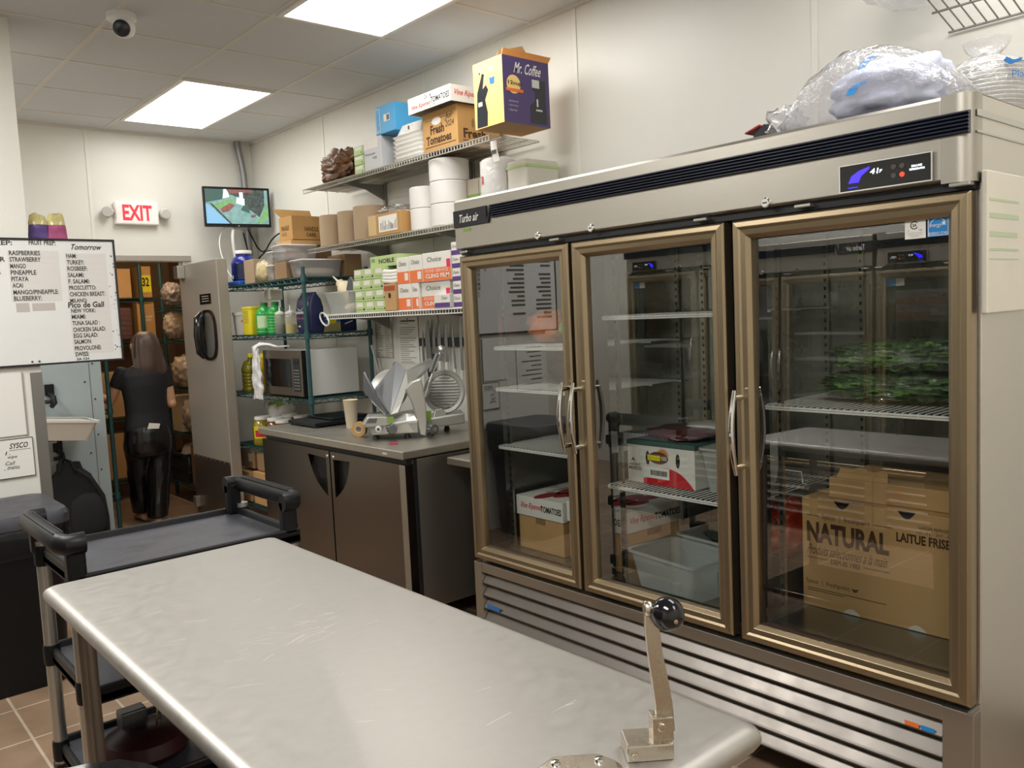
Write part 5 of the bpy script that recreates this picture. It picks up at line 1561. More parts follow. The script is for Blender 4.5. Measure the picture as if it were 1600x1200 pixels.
build(MB().box(-0.2012, -0.20, 4.08, 4.29, z + 0.10, z + 0.104), 'crease', 'cardboard_in', t)
# open cardboard box with flap standing behind the tubs
t = thing('open_box', 'open golden cardboard box with flaps up and printed lettering, beside the monitor', 'box', (-0.3, 4.44, z + 0.256))
ox0, ox1, oy0, oy1, oz = -0.42, -0.19, 4.345, 4.53, z + 0.256
m = MB().box(ox0, ox1, oy0, oy1, oz, oz + 0.004).box(ox0, ox0 + 0.004, oy0, oy1, oz, oz + 0.16).box(ox1 - 0.004, ox1, oy0, oy1, oz, oz + 0.16).box(ox0 + 0.004, ox1 - 0.004, oy0, oy0 + 0.004, oz, oz + 0.16).box(ox0 + 0.004, ox1 - 0.004, oy1 - 0.004, oy1, oz, oz + 0.16)
build(m, 'carton_body', 'cardboard_gold', t)
m = MB().hexa([(ox0 + 0.02, oy1 - 0.004, oz + 0.16), (ox1 + 0.02, oy1 - 0.004, oz + 0.16), (ox1 + 0.02, oy1, oz + 0.16), (ox0 + 0.02, oy1, oz + 0.16), (ox0 - 0.03, oy1 + 0.03, oz + 0.225), (ox1 + 0.02, oy1 + 0.03, oz + 0.225), (ox1 + 0.02, oy1 + 0.034, oz + 0.225), (ox0 - 0.03, oy1 + 0.034, oz + 0.225)])
build(m, 'flap', 'cardboard_gold', t)
face_text(t, [('FRAGILE', oy1 - 0.03, oz + 0.07, 0.11, 0.03, 0.01, 0.1), ('8 1/2', oy1 - 0.04, oz + 0.035, 0.06, 0.022)], 'ink_brown', ox0 - 0.0003)
y_text(t, [('HANDLE', ox0 + 0.09, oz + 0.06, 0.10, 0.03, 0.02), ('CARE', ox0 + 0.10, oz + 0.025, 0.07, 0.025, 0.02)], 'ink_brown', oy0 - 0.0003)
tag(build(MB().box(-0.44, -0.16, 4.335, 4.55, z + 0.2245, z + 0.2555), 'flat_box', 'cardboard', bevel=0.002), 'thin flat cardboard under the open golden box', 'box')

# second shelf: white bucket, yellow can, green bottles, squeeze bottles, coffee bag
z = GZ[3] + E3
t = thing('white_tub', 'round white tub with red lettering next to the yellow canister', 'tub', (-0.46, 5.12, z))
m = MB(); m.smooth = True
m.lathe((-0.46, 5.13, z), [(0.0, 0.0), (0.062, 0.0), (0.07, 0.14), (0.075, 0.142), (0.076, 0.165), (0.0, 0.166)], 30)
build(m, 'tub_body', 'white_plastic', t)
mb = MB()
text(mb, 'nilla', (-0.505, 5.063, z + 0.09), (0.83, -0.55, 0), ZP, 0.055, 0.024, 0.03, 0.1)
build(mb, 'lettering', 'red_text', t)
t = thing('yellow_canister', 'square yellow plastic canister on the second green shelf', 'canister', (-0.47, 4.93, z))
m = MB()
m.loft([rrect(-0.525, -0.405, 4.86, 4.99, 0.025, z, 5), rrect(-0.53, -0.40, 4.855, 4.995, 0.025, z + 0.02, 5), rrect(-0.53, -0.40, 4.855, 4.995, 0.025, z + 0.18, 5)])
build(m, 'canister_body', 'yellow_can', t, smooth=40)
m = MB().loft([rrect(-0.533, -0.397, 4.852, 4.998, 0.026, z + 0.18, 5), rrect(-0.533, -0.397, 4.852, 4.998, 0.026, z + 0.197, 5)])
build(m, 'lid', 'yellow_can', t, smooth=40, bevel=0.003)
m = MB()
for i in range(8):
    m.box(-0.5305, -0.53, 4.88, 4.97 - 0.006 * (i % 3), z + 0.085 + i * 0.011, z + 0.088 + i * 0.011)
build(m, 'printed_lines', 'ink_soft', t)
for i, (x, y, lab) in enumerate(((-0.47, 4.745, 'green plastic drink bottle with white label next to the yellow canister'), (-0.45, 4.615, 'green ribbed plastic bottle beside the squeeze bottles'))):
    t = thing('green_bottle', lab, 'bottle', (x, y, z), None, 'green bottles')
    m = MB(); m.smooth = True
    pr = [(0.0, 0.0), (0.055, 0.0), (0.062, 0.01)]
    for k in range(6):
        zz = 0.02 + k * 0.02
        pr += [(0.062, zz), (0.059, zz + 0.006), (0.062, zz + 0.012)]
    pr += [(0.062, 0.145), (0.045, 0.175), (0.024, 0.19), (0.024, 0.198), (0.0, 0.198)]
    m.lathe((x, y, z), pr, 26)
    b = build(m, 'bottle_body', 'bottle_green', t)
    m = MB(); m.smooth = True
    m.lathe((x, y, z + 0.198), [(0.0, 0), (0.025, 0), (0.025, 0.02), (0.022, 0.022), (0.0, 0.022)], 20)
    build(m, 'cap', 'green_cap', t)
    if i == 0:
        m = MB(); m.smooth = True
        m.loft([[(x + 0.0635 * math.cos(3.3 + 1.5 * k / 8), y + 0.0635 * math.sin(3.3 + 1.5 * k / 8), zz) for k in range(9)] for zz in (z + 0.045, z + 0.13)], False, False)
        build(m, 'label', pbr('pale_green_label', 'bdd9ae', 0.5), t)
for i, (x, y, mat, lab, zs) in enumerate(((-0.48, 4.49, 'soy', 'squeeze bottle half full of dark sauce next to the green bottles', 1.0), (-0.47, 4.355, 'mustard', 'squeeze bottle with mustard yellow sauce beside the coffee bag', 1.0))):
    t = thing('squeeze_bottle', lab, 'bottle', (x, y, z), None, 'squeeze bottles')
    m = MB(); m.smooth = True
    m.lathe((x, y, z), [(0.0, 0.0), (0.035, 0.0), (0.037, 0.005), (0.037, 0.11), (0.034, 0.125), (0.03, 0.13), (0.0, 0.13)], 22)
    b = build(m, 'bottle_body', 'bottle_clear', t)
    m = MB(); m.smooth = True
    m.lathe((x, y, z + 0.001), [(0.0, 0.0), (0.0345, 0.0), (0.0355, 0.005), (0.0355, 0.062), (0.0, 0.063)], 22)
    build(m, 'sauce', mat, b)
    m = MB(); m.smooth = True
    m.lathe((x, y, z + 0.13), [(0.0, 0), (0.033, 0), (0.034, 0.012), (0.02, 0.018), (0.007, 0.025), (0.003, 0.06), (0.0, 0.06)], 20)
    build(m, 'nozzle_cap', 'white_plastic', t)
t = thing('white_bottle', 'small white bottle with round cap just left of the near green post', 'bottle', (-0.37, 4.305, z))
m = MB(); m.smooth = True
m.lathe((-0.37, 4.305, z), [(0.0, 0), (0.045, 0), (0.048, 0.01), (0.048, 0.14), (0.03, 0.165), (0.028, 0.17), (0.0, 0.17)], 24)
build(m, 'bottle_body', 'white_plastic', t)
m = MB(); m.smooth = True
m.lathe((-0.37, 4.305, z + 0.17), [(0.0, 0), (0.032, 0), (0.034, 0.02), (0.026, 0.03), (0.0, 0.03)], 24)
build(m, 'cap', 'white_plastic', t)
t = thing('coffee_bag', 'dark navy foil coffee bag with white script behind the near green post', 'bag', (-0.42, 4.13, z))
m = MB(); m.smooth = True
rings = []
for k, (wx, wy, zz) in enumerate(((0.055, 0.085, 0.0), (0.062, 0.092, 0.03), (0.062, 0.092, 0.16), (0.045, 0.09, 0.215), (0.012, 0.088, 0.25), (0.008, 0.088, 0.262))):
    rings.append([(p[0], p[1], p[2]) for p in rrect(-0.43 - wx, -0.43 + wx, 4.16 - wy, 4.16 + wy, min(wx, wy) * 0.5, z + zz, 5)])
m.loft(rings)
bgo = build(m, 'bag', 'navy_bag', t, smooth=50)
mb = MB()
text(mb, 'columbia', (-0.4935, 4.225, z + 0.125), YN, ZP, 0.10, 0.022, 0.02)
text(mb, 'coffee', (-0.4935, 4.205, z + 0.04), YN, ZP, 0.035, 0.014, 0.02)
mb.prism(bow((0, 0), (0.12, -0.01), -0.03) + bow((0, 0), (0.12, -0.01), -0.034)[::-1], (-0.4935, 4.23, z + 0.185), YN, ZP, (-1, 0, 0), 0.0006)
build(mb, 'lettering', 'white_card', bgo)
mb = MB()
text(mb, 'Dark Roast', (-0.4935, 4.215, z + 0.09), YN, ZP, 0.09, 0.016, 0.01)
build(mb, 'red_lettering', 'snack_pink', bgo)
t = carton('oats_box', 'small blue and tan carton with yellow sun under the white shelf end', 'box', -0.345, -0.22, 4.14, 4.20, z, z + 0.10, pbr('tan_box', 'a8a070', 0.5))
build(MB().box(-0.3455, -0.2195, 4.1392, 4.1402, z + 0.062, z + 0.1), 'blue_top', 'blue_dark', t)
build(MB().prism([(0.028 * math.cos(2 * PI * i / 20), 0.02 * math.sin(2 * PI * i / 20)) for i in range(20)], (-0.28, 4.139, z + 0.07), XP, ZP, (0, -1, 0), 0.0008), 'yellow_sun', 'yellow_can', t)
t = carton('navy_box', 'navy blue carton at the back corner of the second green shelf', 'box', -0.21, -0.10, 4.14, 4.22, z, z + 0.105, 'navy_bag')
build(MB().prism([(0, 0), (0.06, 0.02), (0.06, 0.026), (0, 0.006)], (-0.19, 4.1395, z + 0.045), XP, ZP, (0, -1, 0), 0.0006), 'logo_swoosh', 'white_card', t)
tag(build(MB().box(-0.30, -0.20, 5.0, 5.1, GZ[4] - 0.115, GZ[4] - 0.036), 'hanging_adapter', 'white_plastic', bevel=0.006), 'white power adapter tucked under the top green shelf', 'adapter')

# third shelf: microwave, plastic bag, oil bottles
z = GZ[2] + E3
t = thing('microwave', 'stainless-front microwave oven with white casing on the green shelving', 'microwave', (-0.37, 4.36, z))
mx0, mx1, my0, my1, mz0, mz1 = -0.555, -0.15, 4.07, 4.635, z + 0.012, z + 0.308
build(MB().box(mx0 + 0.03, mx1, my0, my1, mz0, mz1), 'casing', 'micro_white', t, bevel=0.004)
k = MB()
for x in (mx0 + 0.06, mx1 - 0.04):
    for y in (my0 + 0.04, my1 - 0.04):
        k.cyl((x, y, z), (x, y, mz0 + 0.001), 0.012, seg=10)
build(k, 'feet', 'black_rubber', t)
fr = MB().box(mx0, mx0 + 0.03, my0 + 0.012, my1, mz0, mz1)
f = build(fr, 'front', 'steel_front', t, bevel=0.003)
build(MB().box(mx0 + 0.002, mx0 + 0.03, my0, my0 + 0.012, mz0, mz1), 'side_bezel', 'black_plastic', t)
build(MB().box(mx0 - 0.0015, mx0, my0 + 0.155, my1 - 0.035, mz0 + 0.055, mz1 - 0.055), 'window', 'dark_glass', f)
cpn = build(MB().box(mx0 - 0.0015, mx0, my0 + 0.035, my0 + 0.125, mz0 + 0.03, mz1 - 0.05), 'keypad', 'screen_grey', f)
m = MB()
for r in range(7):
    for c in range(3):
        m.box(mx0 - 0.003, mx0 - 0.0015, my0 + 0.045 + c * 0.026, my0 + 0.062 + c * 0.026, mz0 + 0.045 + r * 0.02, mz0 + 0.053 + r * 0.02)
build(m, 'buttons', 'aluminium', cpn)
build(MB().box(mx0 - 0.003, mx0 - 0.0015, my0 + 0.05, my0 + 0.115, mz1 - 0.085, mz1 - 0.06), 'display', 'black_gloss', cpn)
t = thing('plastic_bag', 'white plastic bag draped over the far corner of the microwave', 'bag', (-0.5, 4.66, z))
pbr('bag_white', 'dfe0e2', 0.22, bump=1.0, bscale=34, var=0.1, vscale=20)
m = MB(); m.smooth = True
rings = []
for i in range(24):
    k = i / 23
    zz = z + 0.335 - 0.36 * k
    wy = 0.030 + 0.034 * min(1, k * 2.2) + 0.010 * noise.noise(V((i * 0.6, 3, 1)))
    rings.append([(-0.588 + 0.014 * math.cos(2 * PI * j / 32) + 0.016 * noise.noise(V((j * 0.5, i * 0.28, 5))), 4.672 + 0.012 * noise.noise(V((i * 0.35, 8, 1))) + wy * math.sin(2 * PI * j / 32) * (1 + 0.3 * noise.noise(V((j * 0.6, i * 0.3, 0)))), zz + 0.012 * noise.noise(V((j * 0.8, i * 0.1, 2)))) for j in range(32)])
m.loft(rings)
build(m, 'bag', 'bag_white', t, smooth=80)
m = MB(); m.smooth = True
rings = []
for i, (x, y, zz, a, b) in enumerate(((-0.592, 4.67, 0.315, 0.012, 0.03), (-0.588, 4.665, 0.338, 0.014, 0.04), (-0.56, 4.64, 0.350, 0.02, 0.026), (-0.53, 4.58, 0.346, 0.018, 0.017), (-0.52, 4.52, 0.336, 0.012, 0.012), (-0.515, 4.46, 0.330, 0.014, 0.010), (-0.51, 4.40, 0.332, 0.018, 0.011), (-0.505, 4.35, 0.336, 0.01, 0.008))):
    rings.append([(x + a * math.cos(2 * PI * j / 16) * (1 + 0.5 * noise.noise(V((j * 0.7, i, 1)))), y, z + zz + b * 0.55 * math.sin(2 * PI * j / 16) * (1 + 0.5 * noise.noise(V((j * 0.7, i, 4))))) if i > 1 else (x + a * math.cos(2 * PI * j / 16), y + b * math.sin(2 * PI * j / 16), z + zz) for j in range(16)])
m.loft(rings)
build(m, 'bag_handle', 'bag_white', t, smooth=80)
for i, (x, y, mat, lab) in enumerate(((-0.45, 5.06, 'oil_dark', 'amber oil jug with yellow cap behind the cooler door edge'), (-0.44, 4.88, 'oil', 'amber oil jug next to the hanging plastic bag'))):
    t = thing('oil_jug', lab, 'jug', (x, y, z), None, 'oil jugs')
    m = MB(); m.smooth = True
    rings = []
    for k, (w, zz) in enumerate(((0.06, 0.0), (0.065, 0.01))):
        rings.append(rrect(x - w, x + w, y - w, y + w, 0.025, z + zz, 5))
    for k in range(5):
        for w, dz in ((0.065, 0.0), (0.061, 0.008), (0.065, 0.016)):
            rings.append(rrect(x - w, x + w, y - w, y + w, 0.025, z + 0.03 + k * 0.024 + dz, 5))
    for w, zz in ((0.065, 0.17), (0.05, 0.215), (0.024, 0.235), (0.022, 0.25)):
        rings.append(rrect(x - w, x + w, y - w, y + w, w * 0.4, z + zz, 5))
    m.loft(rings)
    build(m, 'jug_body', mat, t, smooth=50)
    m = MB(); m.smooth = True
    m.lathe((x, y, z + 0.25), [(0.0, 0), (0.026, 0), (0.026, 0.025), (0.023, 0.028), (0.0, 0.028)], 18)
    build(m, 'cap', 'yellow_can', t)

# fourth shelf: big jars, sacks behind
z = GZ[1] + E3
def big_jar(x, y, mat, lab, label=False):
    t = thing('pickle_jar', lab, 'jar', (x, y, z), None, 'large jars with white lids')
    m = MB(); m.smooth = True
    m.lathe((x, y, z), [(0.0, 0), (0.062, 0), (0.072, 0.012), (0.074, 0.05), (0.074, 0.135), (0.066, 0.165), (0.052, 0.185), (0.0, 0.185)], 30)
    build(m, 'jar_body', mat, t)
    m = MB(); m.smooth = True
    m.lathe((x, y, z), [(0.066, 0.0006), (0.0745, 0.012), (0.0765, 0.05), (0.0765, 0.135), (0.0685, 0.166), (0.055, 0.187)], 30, cap=False)
    build(m, 'glass', 'jar_glass', t)
    m = MB(); m.smooth = True
    m.lathe((x, y, z + 0.187), [(0.0, 0), (0.057, 0), (0.058, 0.018), (0.055, 0.022), (0.0, 0.022)], 30)
    build(m, 'lid', 'white_plastic', t)
    if label:
        def curved(r, a0, a1, z0, z1, nm, mt, par):
            k = MB(); k.smooth = True
            k.loft([[(x + r * math.cos(a0 + (a1 - a0) * q / 10), y + r * math.sin(a0 + (a1 - a0) * q / 10), zz) for q in range(11)] for zz in (z0, z1)], False, False)
            return build(k, nm, mt, par)
        lb = curved(0.0775, 3.35, 4.85, z + 0.055, z + 0.145, 'label', 'yellow_can', t)
        curved(0.078, 3.5, 4.7, z + 0.068, z + 0.115, 'label_print', 'red', lb)
big_jar(-0.44, 4.97, 'pickle', 'large jar of yellow-green pickles with red and yellow label', True)
big_jar(-0.42, 4.80, 'pepper_red', 'large jar of dark peppers right of the labelled pickle jar')
big_jar(-0.44, 4.63, 'pepper_red', 'large jar of red peppers in the front row nearest the worktop')
big_jar(-0.26, 4.90, 'pepper_red', 'large dark jar behind the labelled pickle jar')
big_jar(-0.25, 4.73, 'pepper_red', 'large dark jar in the middle of the back row')
big_jar(-0.26, 4.54, 'pepper_red', 'large dark jar at the near end of the back row')
big_jar(-0.40, 4.44, 'pepper_red', 'large dark jar half hidden by the worktop edge')
m = MB(); m.smooth = True
m.ball((-0.24, 5.10, z + 0.155), (0.10, 0.11, 0.155), 26, 16, 0.2, 2.4, 14, 0.7, flat=-0.1545)
t = thing('white_sack', 'white bag with green top behind the big jars', 'bag', (-0.24, 5.1, z))
build(m, 'bag', 'white_cloth', t, smooth=80)
m = MB(); m.smooth = True
m.ball((-0.24, 5.10, z + 0.275), (0.085, 0.095, 0.035), 20, 12, 0.2, 3, 15)
build(m, 'green_print', 'label_green', t, smooth=80)
# lowest shelf: cartons
z = GZ[0] + E3
for i, (y0, y1, x0, h, lab) in enumerate(((5.06, 5.26, -0.53, 0.22, 'lower carton nearest the cooler door on the bottom green shelf'), (4.80, 5.0, -0.53, 0.235, 'carton with white label in the middle of the bottom green shelf'), (4.55, 4.76, -0.53, 0.24, 'carton with white label beside the worktop refrigerator'))):
    t = carton('bottom_carton', lab, 'box', x0, -0.2, y0, y1, z, z + h, 'cardboard', 'cartons on the bottom green shelf')
    s = build(MB().box(x0 - 0.001, x0, y0 + 0.03, y0 + 0.11, z + 0.06, z + 0.16), 'label', 'paper', t)
    m = MB()
    for q in range(5):
        m.box(x0 - 0.0015, x0 - 0.0009, y0 + 0.04, y0 + 0.10 - 0.008 * (q % 2), z + 0.07 + q * 0.016, z + 0.077 + q * 0.016)
    build(m, 'label_print', 'ink_soft', s)
for i, (y0, y1, lab) in enumerate(((5.03, 5.27, 'dark carton stacked below the pickle jar shelf by the cooler door'), (4.68, 4.98, 'dark carton stacked below the pickle jars, nearer one'))):
    t = carton('upper_carton', lab, 'box', -0.5, -0.22, y0, y1, z + 0.242, z + 0.372, 'cardboard_dull', 'cartons on the bottom green shelf')
    build(MB().box(-0.501, -0.5, y0 + 0.04, y0 + 0.1, z + 0.29, z + 0.35), 'label', 'paper_aged', t)

# ------------------------------------------------------------------ monitor, conduit, cables
t = thing('wall_monitor', 'wide monitor showing a security camera view, mounted high in the corner', 'monitor', (-0.29, 5.48, 2.42), -0.16)
w, h = 0.50, 0.30
m = MB().box(-w / 2, w / 2, 0.0, 0.03, -h / 2, h / 2)
build(m, 'monitor_back', 'black_plastic', t, bevel=0.006)
build(MB().frame((-w / 2, 0, -h / 2), (1, 0, 0), ZP, (0, -1, 0), w, h, [(0, -0.002), (0, 0.005), (0.012, 0.005), (0.014, 0.001), (0.014, -0.002)]), 'bezel', 'black_plastic', t)
sw, sh = w - 0.03, h - 0.04
def scr(poly, mat, k):
    q = [(-sw / 2 + a * sw, -sh / 2 + b * sh + 0.004) for a, b in poly]
    return (q, mat, k)
m = MB()
mats = ['lcd_teal', 'lcd_dark', 'lcd_white', 'lcd_green', 'lcd_red', 'lcd_grey', 'lcd_blue']
shapes = [
    ([(0, 0), (1, 0), (1, 1), (0, 1)], 0),
    ([(0, 0.6), (0.3, 0.72), (0.28, 1), (0, 1)], 1),
    ([(0.27, 0.72), (0.38, 0.78), (0.36, 1), (0.3, 1)], 2),
    ([(0.12, 0.55), (0.42, 0.72), (0.50, 0.66), (0.2, 0.42)], 3),
    ([(0.22, 0.42), (0.38, 0.60), (0.46, 0.54), (0.36, 0.36), (0.26, 0.32)], 4),
    ([(0.34, 1), (0.95, 1), (0.94, 0.55), (0.85, 0.2), (0.74, 0.36), (0.62, 0.5), (0.50, 0.78), (0.38, 0.86)], 5),
    ([(0.38, 0.88), (0.75, 0.92), (0.75, 1.0), (0.36, 1.0)], 4),
    ([(0.48, 0.6), (0.62, 0.52), (0.62, 0.74), (0.5, 0.78)], 2),
    ([(0.54, 0.74), (0.60, 0.74), (0.60, 0.92), (0.54, 0.92)], 2),
    ([(0, 0.56), (0.06, 0.52), (0.36, 0.0), (0.0, 0.0)], 6),
    ([(0.06, 0.58), (0.10, 0.58), (0.40, 0.0), (0.36, 0.0)], 5),
    ([(0.98, 0.66), (1.0, 0.2), (0.85, 0.0), (0.78, 0.0), (0.90, 0.28)], 3),
    ([(0.70, 0.24), (0.80, 0.28), (0.78, 0.2), (0.72, 0.18)], 4),
    ([(0.55, 0.4), (0.7, 0.3), (0.68, 0.5), (0.6, 0.55)], 1),
]
for i, (poly, mi) in enumerate(shapes):
    m.cur = mi
    m.add([(-sw / 2 + a * sw, -0.0015 - i * 0.00012, -sh / 2 + b * sh + 0.004) for a, b in poly], [tuple(range(len(poly)))])
build(m, 'screen', mats, t)
m = MB(); m.smooth = True
m.lathe((0, -0.0055, -h / 2 + 0.008), [(0.0, 0), (0.005, 0), (0.005, 0.0006), (0, 0.0006)], 14, (0, -1, 0))
build(m, 'logo', 'aluminium', t)
m = MB().box(0.02, 0.09, 0.03, 0.06, -0.08, 0.08).box(0.035, 0.075, 0.06, 0.30, -0.03, 0.03)
build(m, 'wall_mount', 'black_plastic', t, bevel=0.003)
m = MB(); m.smooth = True
m.tube([(-0.125, 5.775, H), (-0.122, 5.775, 2.93), (-0.105, 5.775, 2.84), (-0.09, 5.775, 2.72), (-0.085, 5.775, 2.55), (-0.085, 5.775, 2.2), (-0.085, 5.775, 1.85)], 0.024, 14)
tag(build(m, 'conduit_pipe', 'conduit'), 'grey conduit pipe running from the ceiling down behind the monitor', 'pipe')
def cable(name, pts, r, mat, label):
    # smooth the polyline
    P = [V(p) for p in pts]
    for _ in range(2):
        q = [P[0]]
        for a, b in zip(P[:-1], P[1:]):
            q += [a * 0.75 + b * 0.25, a * 0.25 + b * 0.75]
        q.append(P[-1]); P = q
    m = MB(); m.smooth = True
    m.tube(P, r, 8)
    return tag(build(m, name, mat), label, 'cable', 'cables below the monitor')
zt = GZ[4]
cable('grey_cable', [(-0.18, 5.60, 2.27), (-0.30, 5.55, 2.28), (-0.36, 5.45, 2.20), (-0.37, 5.42, 2.08), (-0.34, 5.40, zt + 0.02), (-0.3, 5.2, zt + 0.016)], 0.012, 'micro_white', 'thick pale grey cable looping down from the monitor')
cable('thin_cable', [(-0.2, 5.62, 2.27), (-0.36, 5.58, 2.29), (-0.44, 5.52, 2.18), (-0.46, 5.45, 2.06), (-0.45, 5.36, 1.9), (-0.4, 5.28, zt + 0.008)], 0.004, 'white_plastic', 'thin white cable looping wide below the monitor')
cable('black_cable', [(-0.12, 5.7, 2.28), (-0.05, 5.62, 2.05), (0.0 - 0.03, 5.45, 2.2), (-0.04, 5.2, 2.22), (-0.06, 5.05, 2.05), (-0.1, 5.0, zt + 0.012)], 0.006, 'black_plastic', 'black cable arching over to the open cardboard box')
cable('black_cable', [(-0.16, 5.7, 2.25), (-0.15, 5.6, 1.96), (-0.12, 5.4, 2.10), (-0.11, 5.15, 2.03), (-0.14, 4.95, 1.93), (-0.17, 4.9, zt + 0.012)], 0.006, 'black_plastic', 'black cable making a lower loop beside the conduit')
cable('power_cord', [(-0.07, 4.02, 1.345), (-0.065, 3.99, 1.25), (-0.06, 3.955, 1.12), (-0.03, 3.90, 1.0), (-0.03, 3.88, 0.93)], 0.006, 'micro_white', 'pale cord dropping beside the green post to the worktop')

# ------------------------------------------------------------------ exit sign and camera
t = thing('exit_sign', 'white exit sign with red letters and two emergency lamp heads over the doorway', 'exit sign', (-0.945, YF - 0.03, 2.3))
build(MB().box(-1.10, -0.79, YF - 0.055, YF - 0.001, 2.295, 2.465), 'housing', 'exit_white', t, bevel=0.012, seg=3)
mb = MB()
text(mb, 'EXIT', (-1.05, YF - 0.0552, 2.325), XP, ZP, 0.21, 0.115, 0.03)
build(mb, 'lettering', 'exit_red', t)
for x in (-1.145, -0.745):
    k = MB(); k.smooth = True
    k.lathe((x, YF - 0.03, 2.39), [(0.0, 0), (0.035, 0), (0.04, 0.01), (0.04, 0.045), (0.034, 0.052), (0.0, 0.052)], 22, (0.0 if x > -1 else -0.3, -1, -0.2))
    k.cyl((x, YF - 0.03, 2.39), (x + (0.05 if x < -1 else -0.05), YF - 0.03, 2.39), 0.012, seg=10)
    build(k, 'lamp_head', 'micro_white', t)
t = thing('ceiling_camera', 'white dome security camera on the ceiling tiles', 'camera', (-1.70, 3.36, H))
m = MB(); m.smooth = True
m.lathe((-1.70, 3.38, H), [(0.0, 0), (0.065, 0), (0.065, 0.025), (0.055, 0.035), (0.0, 0.035)], 28, (0, 0, -1))
build(m, 'mount', 'white_plastic', t)
ax = V((-0.5, -0.75, -0.42)).normalized()
m = MB(); m.smooth = True
m.ball((-1.70, 3.355, H - 0.065), 0.05, 24, 16)
build(m, 'dome', 'white_plastic', t)
m = MB(); m.smooth = True
m.lathe(tuple(V((-1.70, 3.355, H - 0.065)) + ax * 0.036), [(0.0, 0), (0.038, 0), (0.037, 0.012), (0.028, 0.02), (0.0, 0.022)], 24, tuple(ax))
build(m, 'lens', 'screen_grey', t)
# ------------------------------------------------------------------ whiteboard and notes on the partition
YB = 3.682
t = thing('whiteboard', 'large whiteboard with black printed prep lists and thin dark frame', 'whiteboard', (-2.32, YB + 0.012, 1.372))
build(MB().box(-2.91, -1.732, YB + 0.004, YB + 0.016, 1.376, 1.970), 'board', pbr('board_white', 'e3e3e1', 0.28, var=0.02, vscale=9), t)
build(MB().frame((-2.914, YB + 0.016, 1.372), XP, ZP, (0, -1, 0), 1.186, 0.602, [(0, 0), (0, 0.018), (0.009, 0.018), (0.009, 0)]), 'frame', 'gasket', t, bevel=0.001)
TX = [('PREP:', -2.265, 1.940, 0.088, 0.022), ('ER', -2.25, 1.864, 0.038, 0.022), ('R', -2.246, 1.806, 0.013, 0.022), ('FRUIT PREP:', -2.108, 1.942, 0.114, 0.024),
      ('RASPBERRIES', -2.194, 1.893, 0.130, 0.022), ('STRAWBERRY', -2.194, 1.863, 0.130, 0.022), ('MANGO', -2.194, 1.832, 0.065, 0.022), ('PINEAPPLE', -2.194, 1.802, 0.106, 0.022),
      ('PITAYA', -2.194, 1.772, 0.071, 0.022), ('ACAI', -2.192, 1.742, 0.043, 0.022), ('MANGO/PINEAPPLE:', -2.191, 1.710, 0.191, 0.022), ('BLUEBERRY:', -2.191, 1.681, 0.117, 0.022),
      ('HAM:', -1.952, 1.881, 0.045, 0.022), ('TURKEY:', -1.952, 1.850, 0.077, 0.022), ('ROSBEEF:', -1.952, 1.820, 0.089, 0.022), ('SALAMI:', -1.952, 1.789, 0.072, 0.022),
      ('F. SALAMI:', -1.952, 1.758, 0.095, 0.022), ('PROSCUITTO:', -1.952, 1.727, 0.122, 0.022), ('CHICKEN BREAST:', -1.952, 1.696, 0.161, 0.022), ('MILANO:', -1.952, 1.666, 0.076, 0.02),
      ('NEW YORK:', -1.952, 1.616, 0.110, 0.02), ('MIAMI:', -1.952, 1.586, 0.064, 0.022), ('TUNA SALAD :', -1.952, 1.555, 0.125, 0.022), ('CHICKEN SALAD:', -1.951, 1.523, 0.148, 0.022),
      ('EGG SALAD:', -1.951, 1.494, 0.110, 0.022), ('SALMON:', -1.951, 1.464, 0.079, 0.022), ('PROVOLONE:', -1.951, 1.432, 0.120, 0.022), ('SWISS:', -1.951, 1.403, 0.062, 0.022), ('SA CH', -1.946, 1.384, 0.055, 0.013)]
mb = MB()
for b, x, zz, w, h in TX:
    text(mb, b, (x, YB + 0.0035, zz), XP, ZP, w, h, 0.022)
build(mb, 'printed_lettering', pbr('ink_print', '3b3a3a', 0.7), t)
mb = MB()
text(mb, 'Tomorrow', (-1.929, YB + 0.0033, 1.922), XP, ZP, 0.139, 0.027, 0.012, 0.35)
text(mb, 'Pico de Gall', (-1.963, YB + 0.0033, 1.641), XP, ZP, 0.162, 0.028, 0.02, 0.05)
build(mb, 'marker_lettering', 'ink', t)
m = MB(); random.seed(6)
for c, x in enumerate((-2.86, -2.60)):
    for i in range(14):
        if random.random() < 0.15: continue
        m.box(x, x + random.uniform(0.07, 0.17), YB + 0.0033, YB + 0.004, 1.87 - i * 0.031, 1.886 - i * 0.031)
build(m, 'faint_writing', 'ink_soft', t)
m = MB()
random.seed(2)
for c, x in enumerate((-2.20, -1.958)):
    for i in range(8 if c == 0 else 18):
        zz = 1.892 - i * (0.0305 if c else 0.0302) - (0.012 if c else 0)
        if c == 1 and i > 15: continue
        m.box(x, x + (0.215 if c == 0 else 0.185), YB + 0.0036, YB + 0.004, zz - 0.006, zz + 0.0235)
build(m, 'paper_strips', pbr('strip_paper', 'd9d6d2', 0.6), t)
m = MB().box(-2.185, -2.13, YB + 0.0033, YB + 0.004, 1.628, 1.67).box(-2.118, -2.02, YB + 0.0033, YB + 0.004, 1.632, 1.668)
build(m, 'peeling_labels', pbr('label_grey', 'bdb6b0', 0.6), t)
m = MB(); random.seed(4)
for i in range(26):
    x, zz, s = random.uniform(-1.77, -1.738), random.uniform(1.39, 1.95), random.uniform(0.001, 0.0035)
    m.box(x - s, x + s, YB + 0.0032, YB + 0.004, zz - s, zz + s)
for x in (-2.14, -2.11):
    m.cyl((x, YB + 0.004, 1.392), (x, YB + 0.001, 1.392), 0.005, seg=10)
build(m, 'stains', 'ink_soft', t)

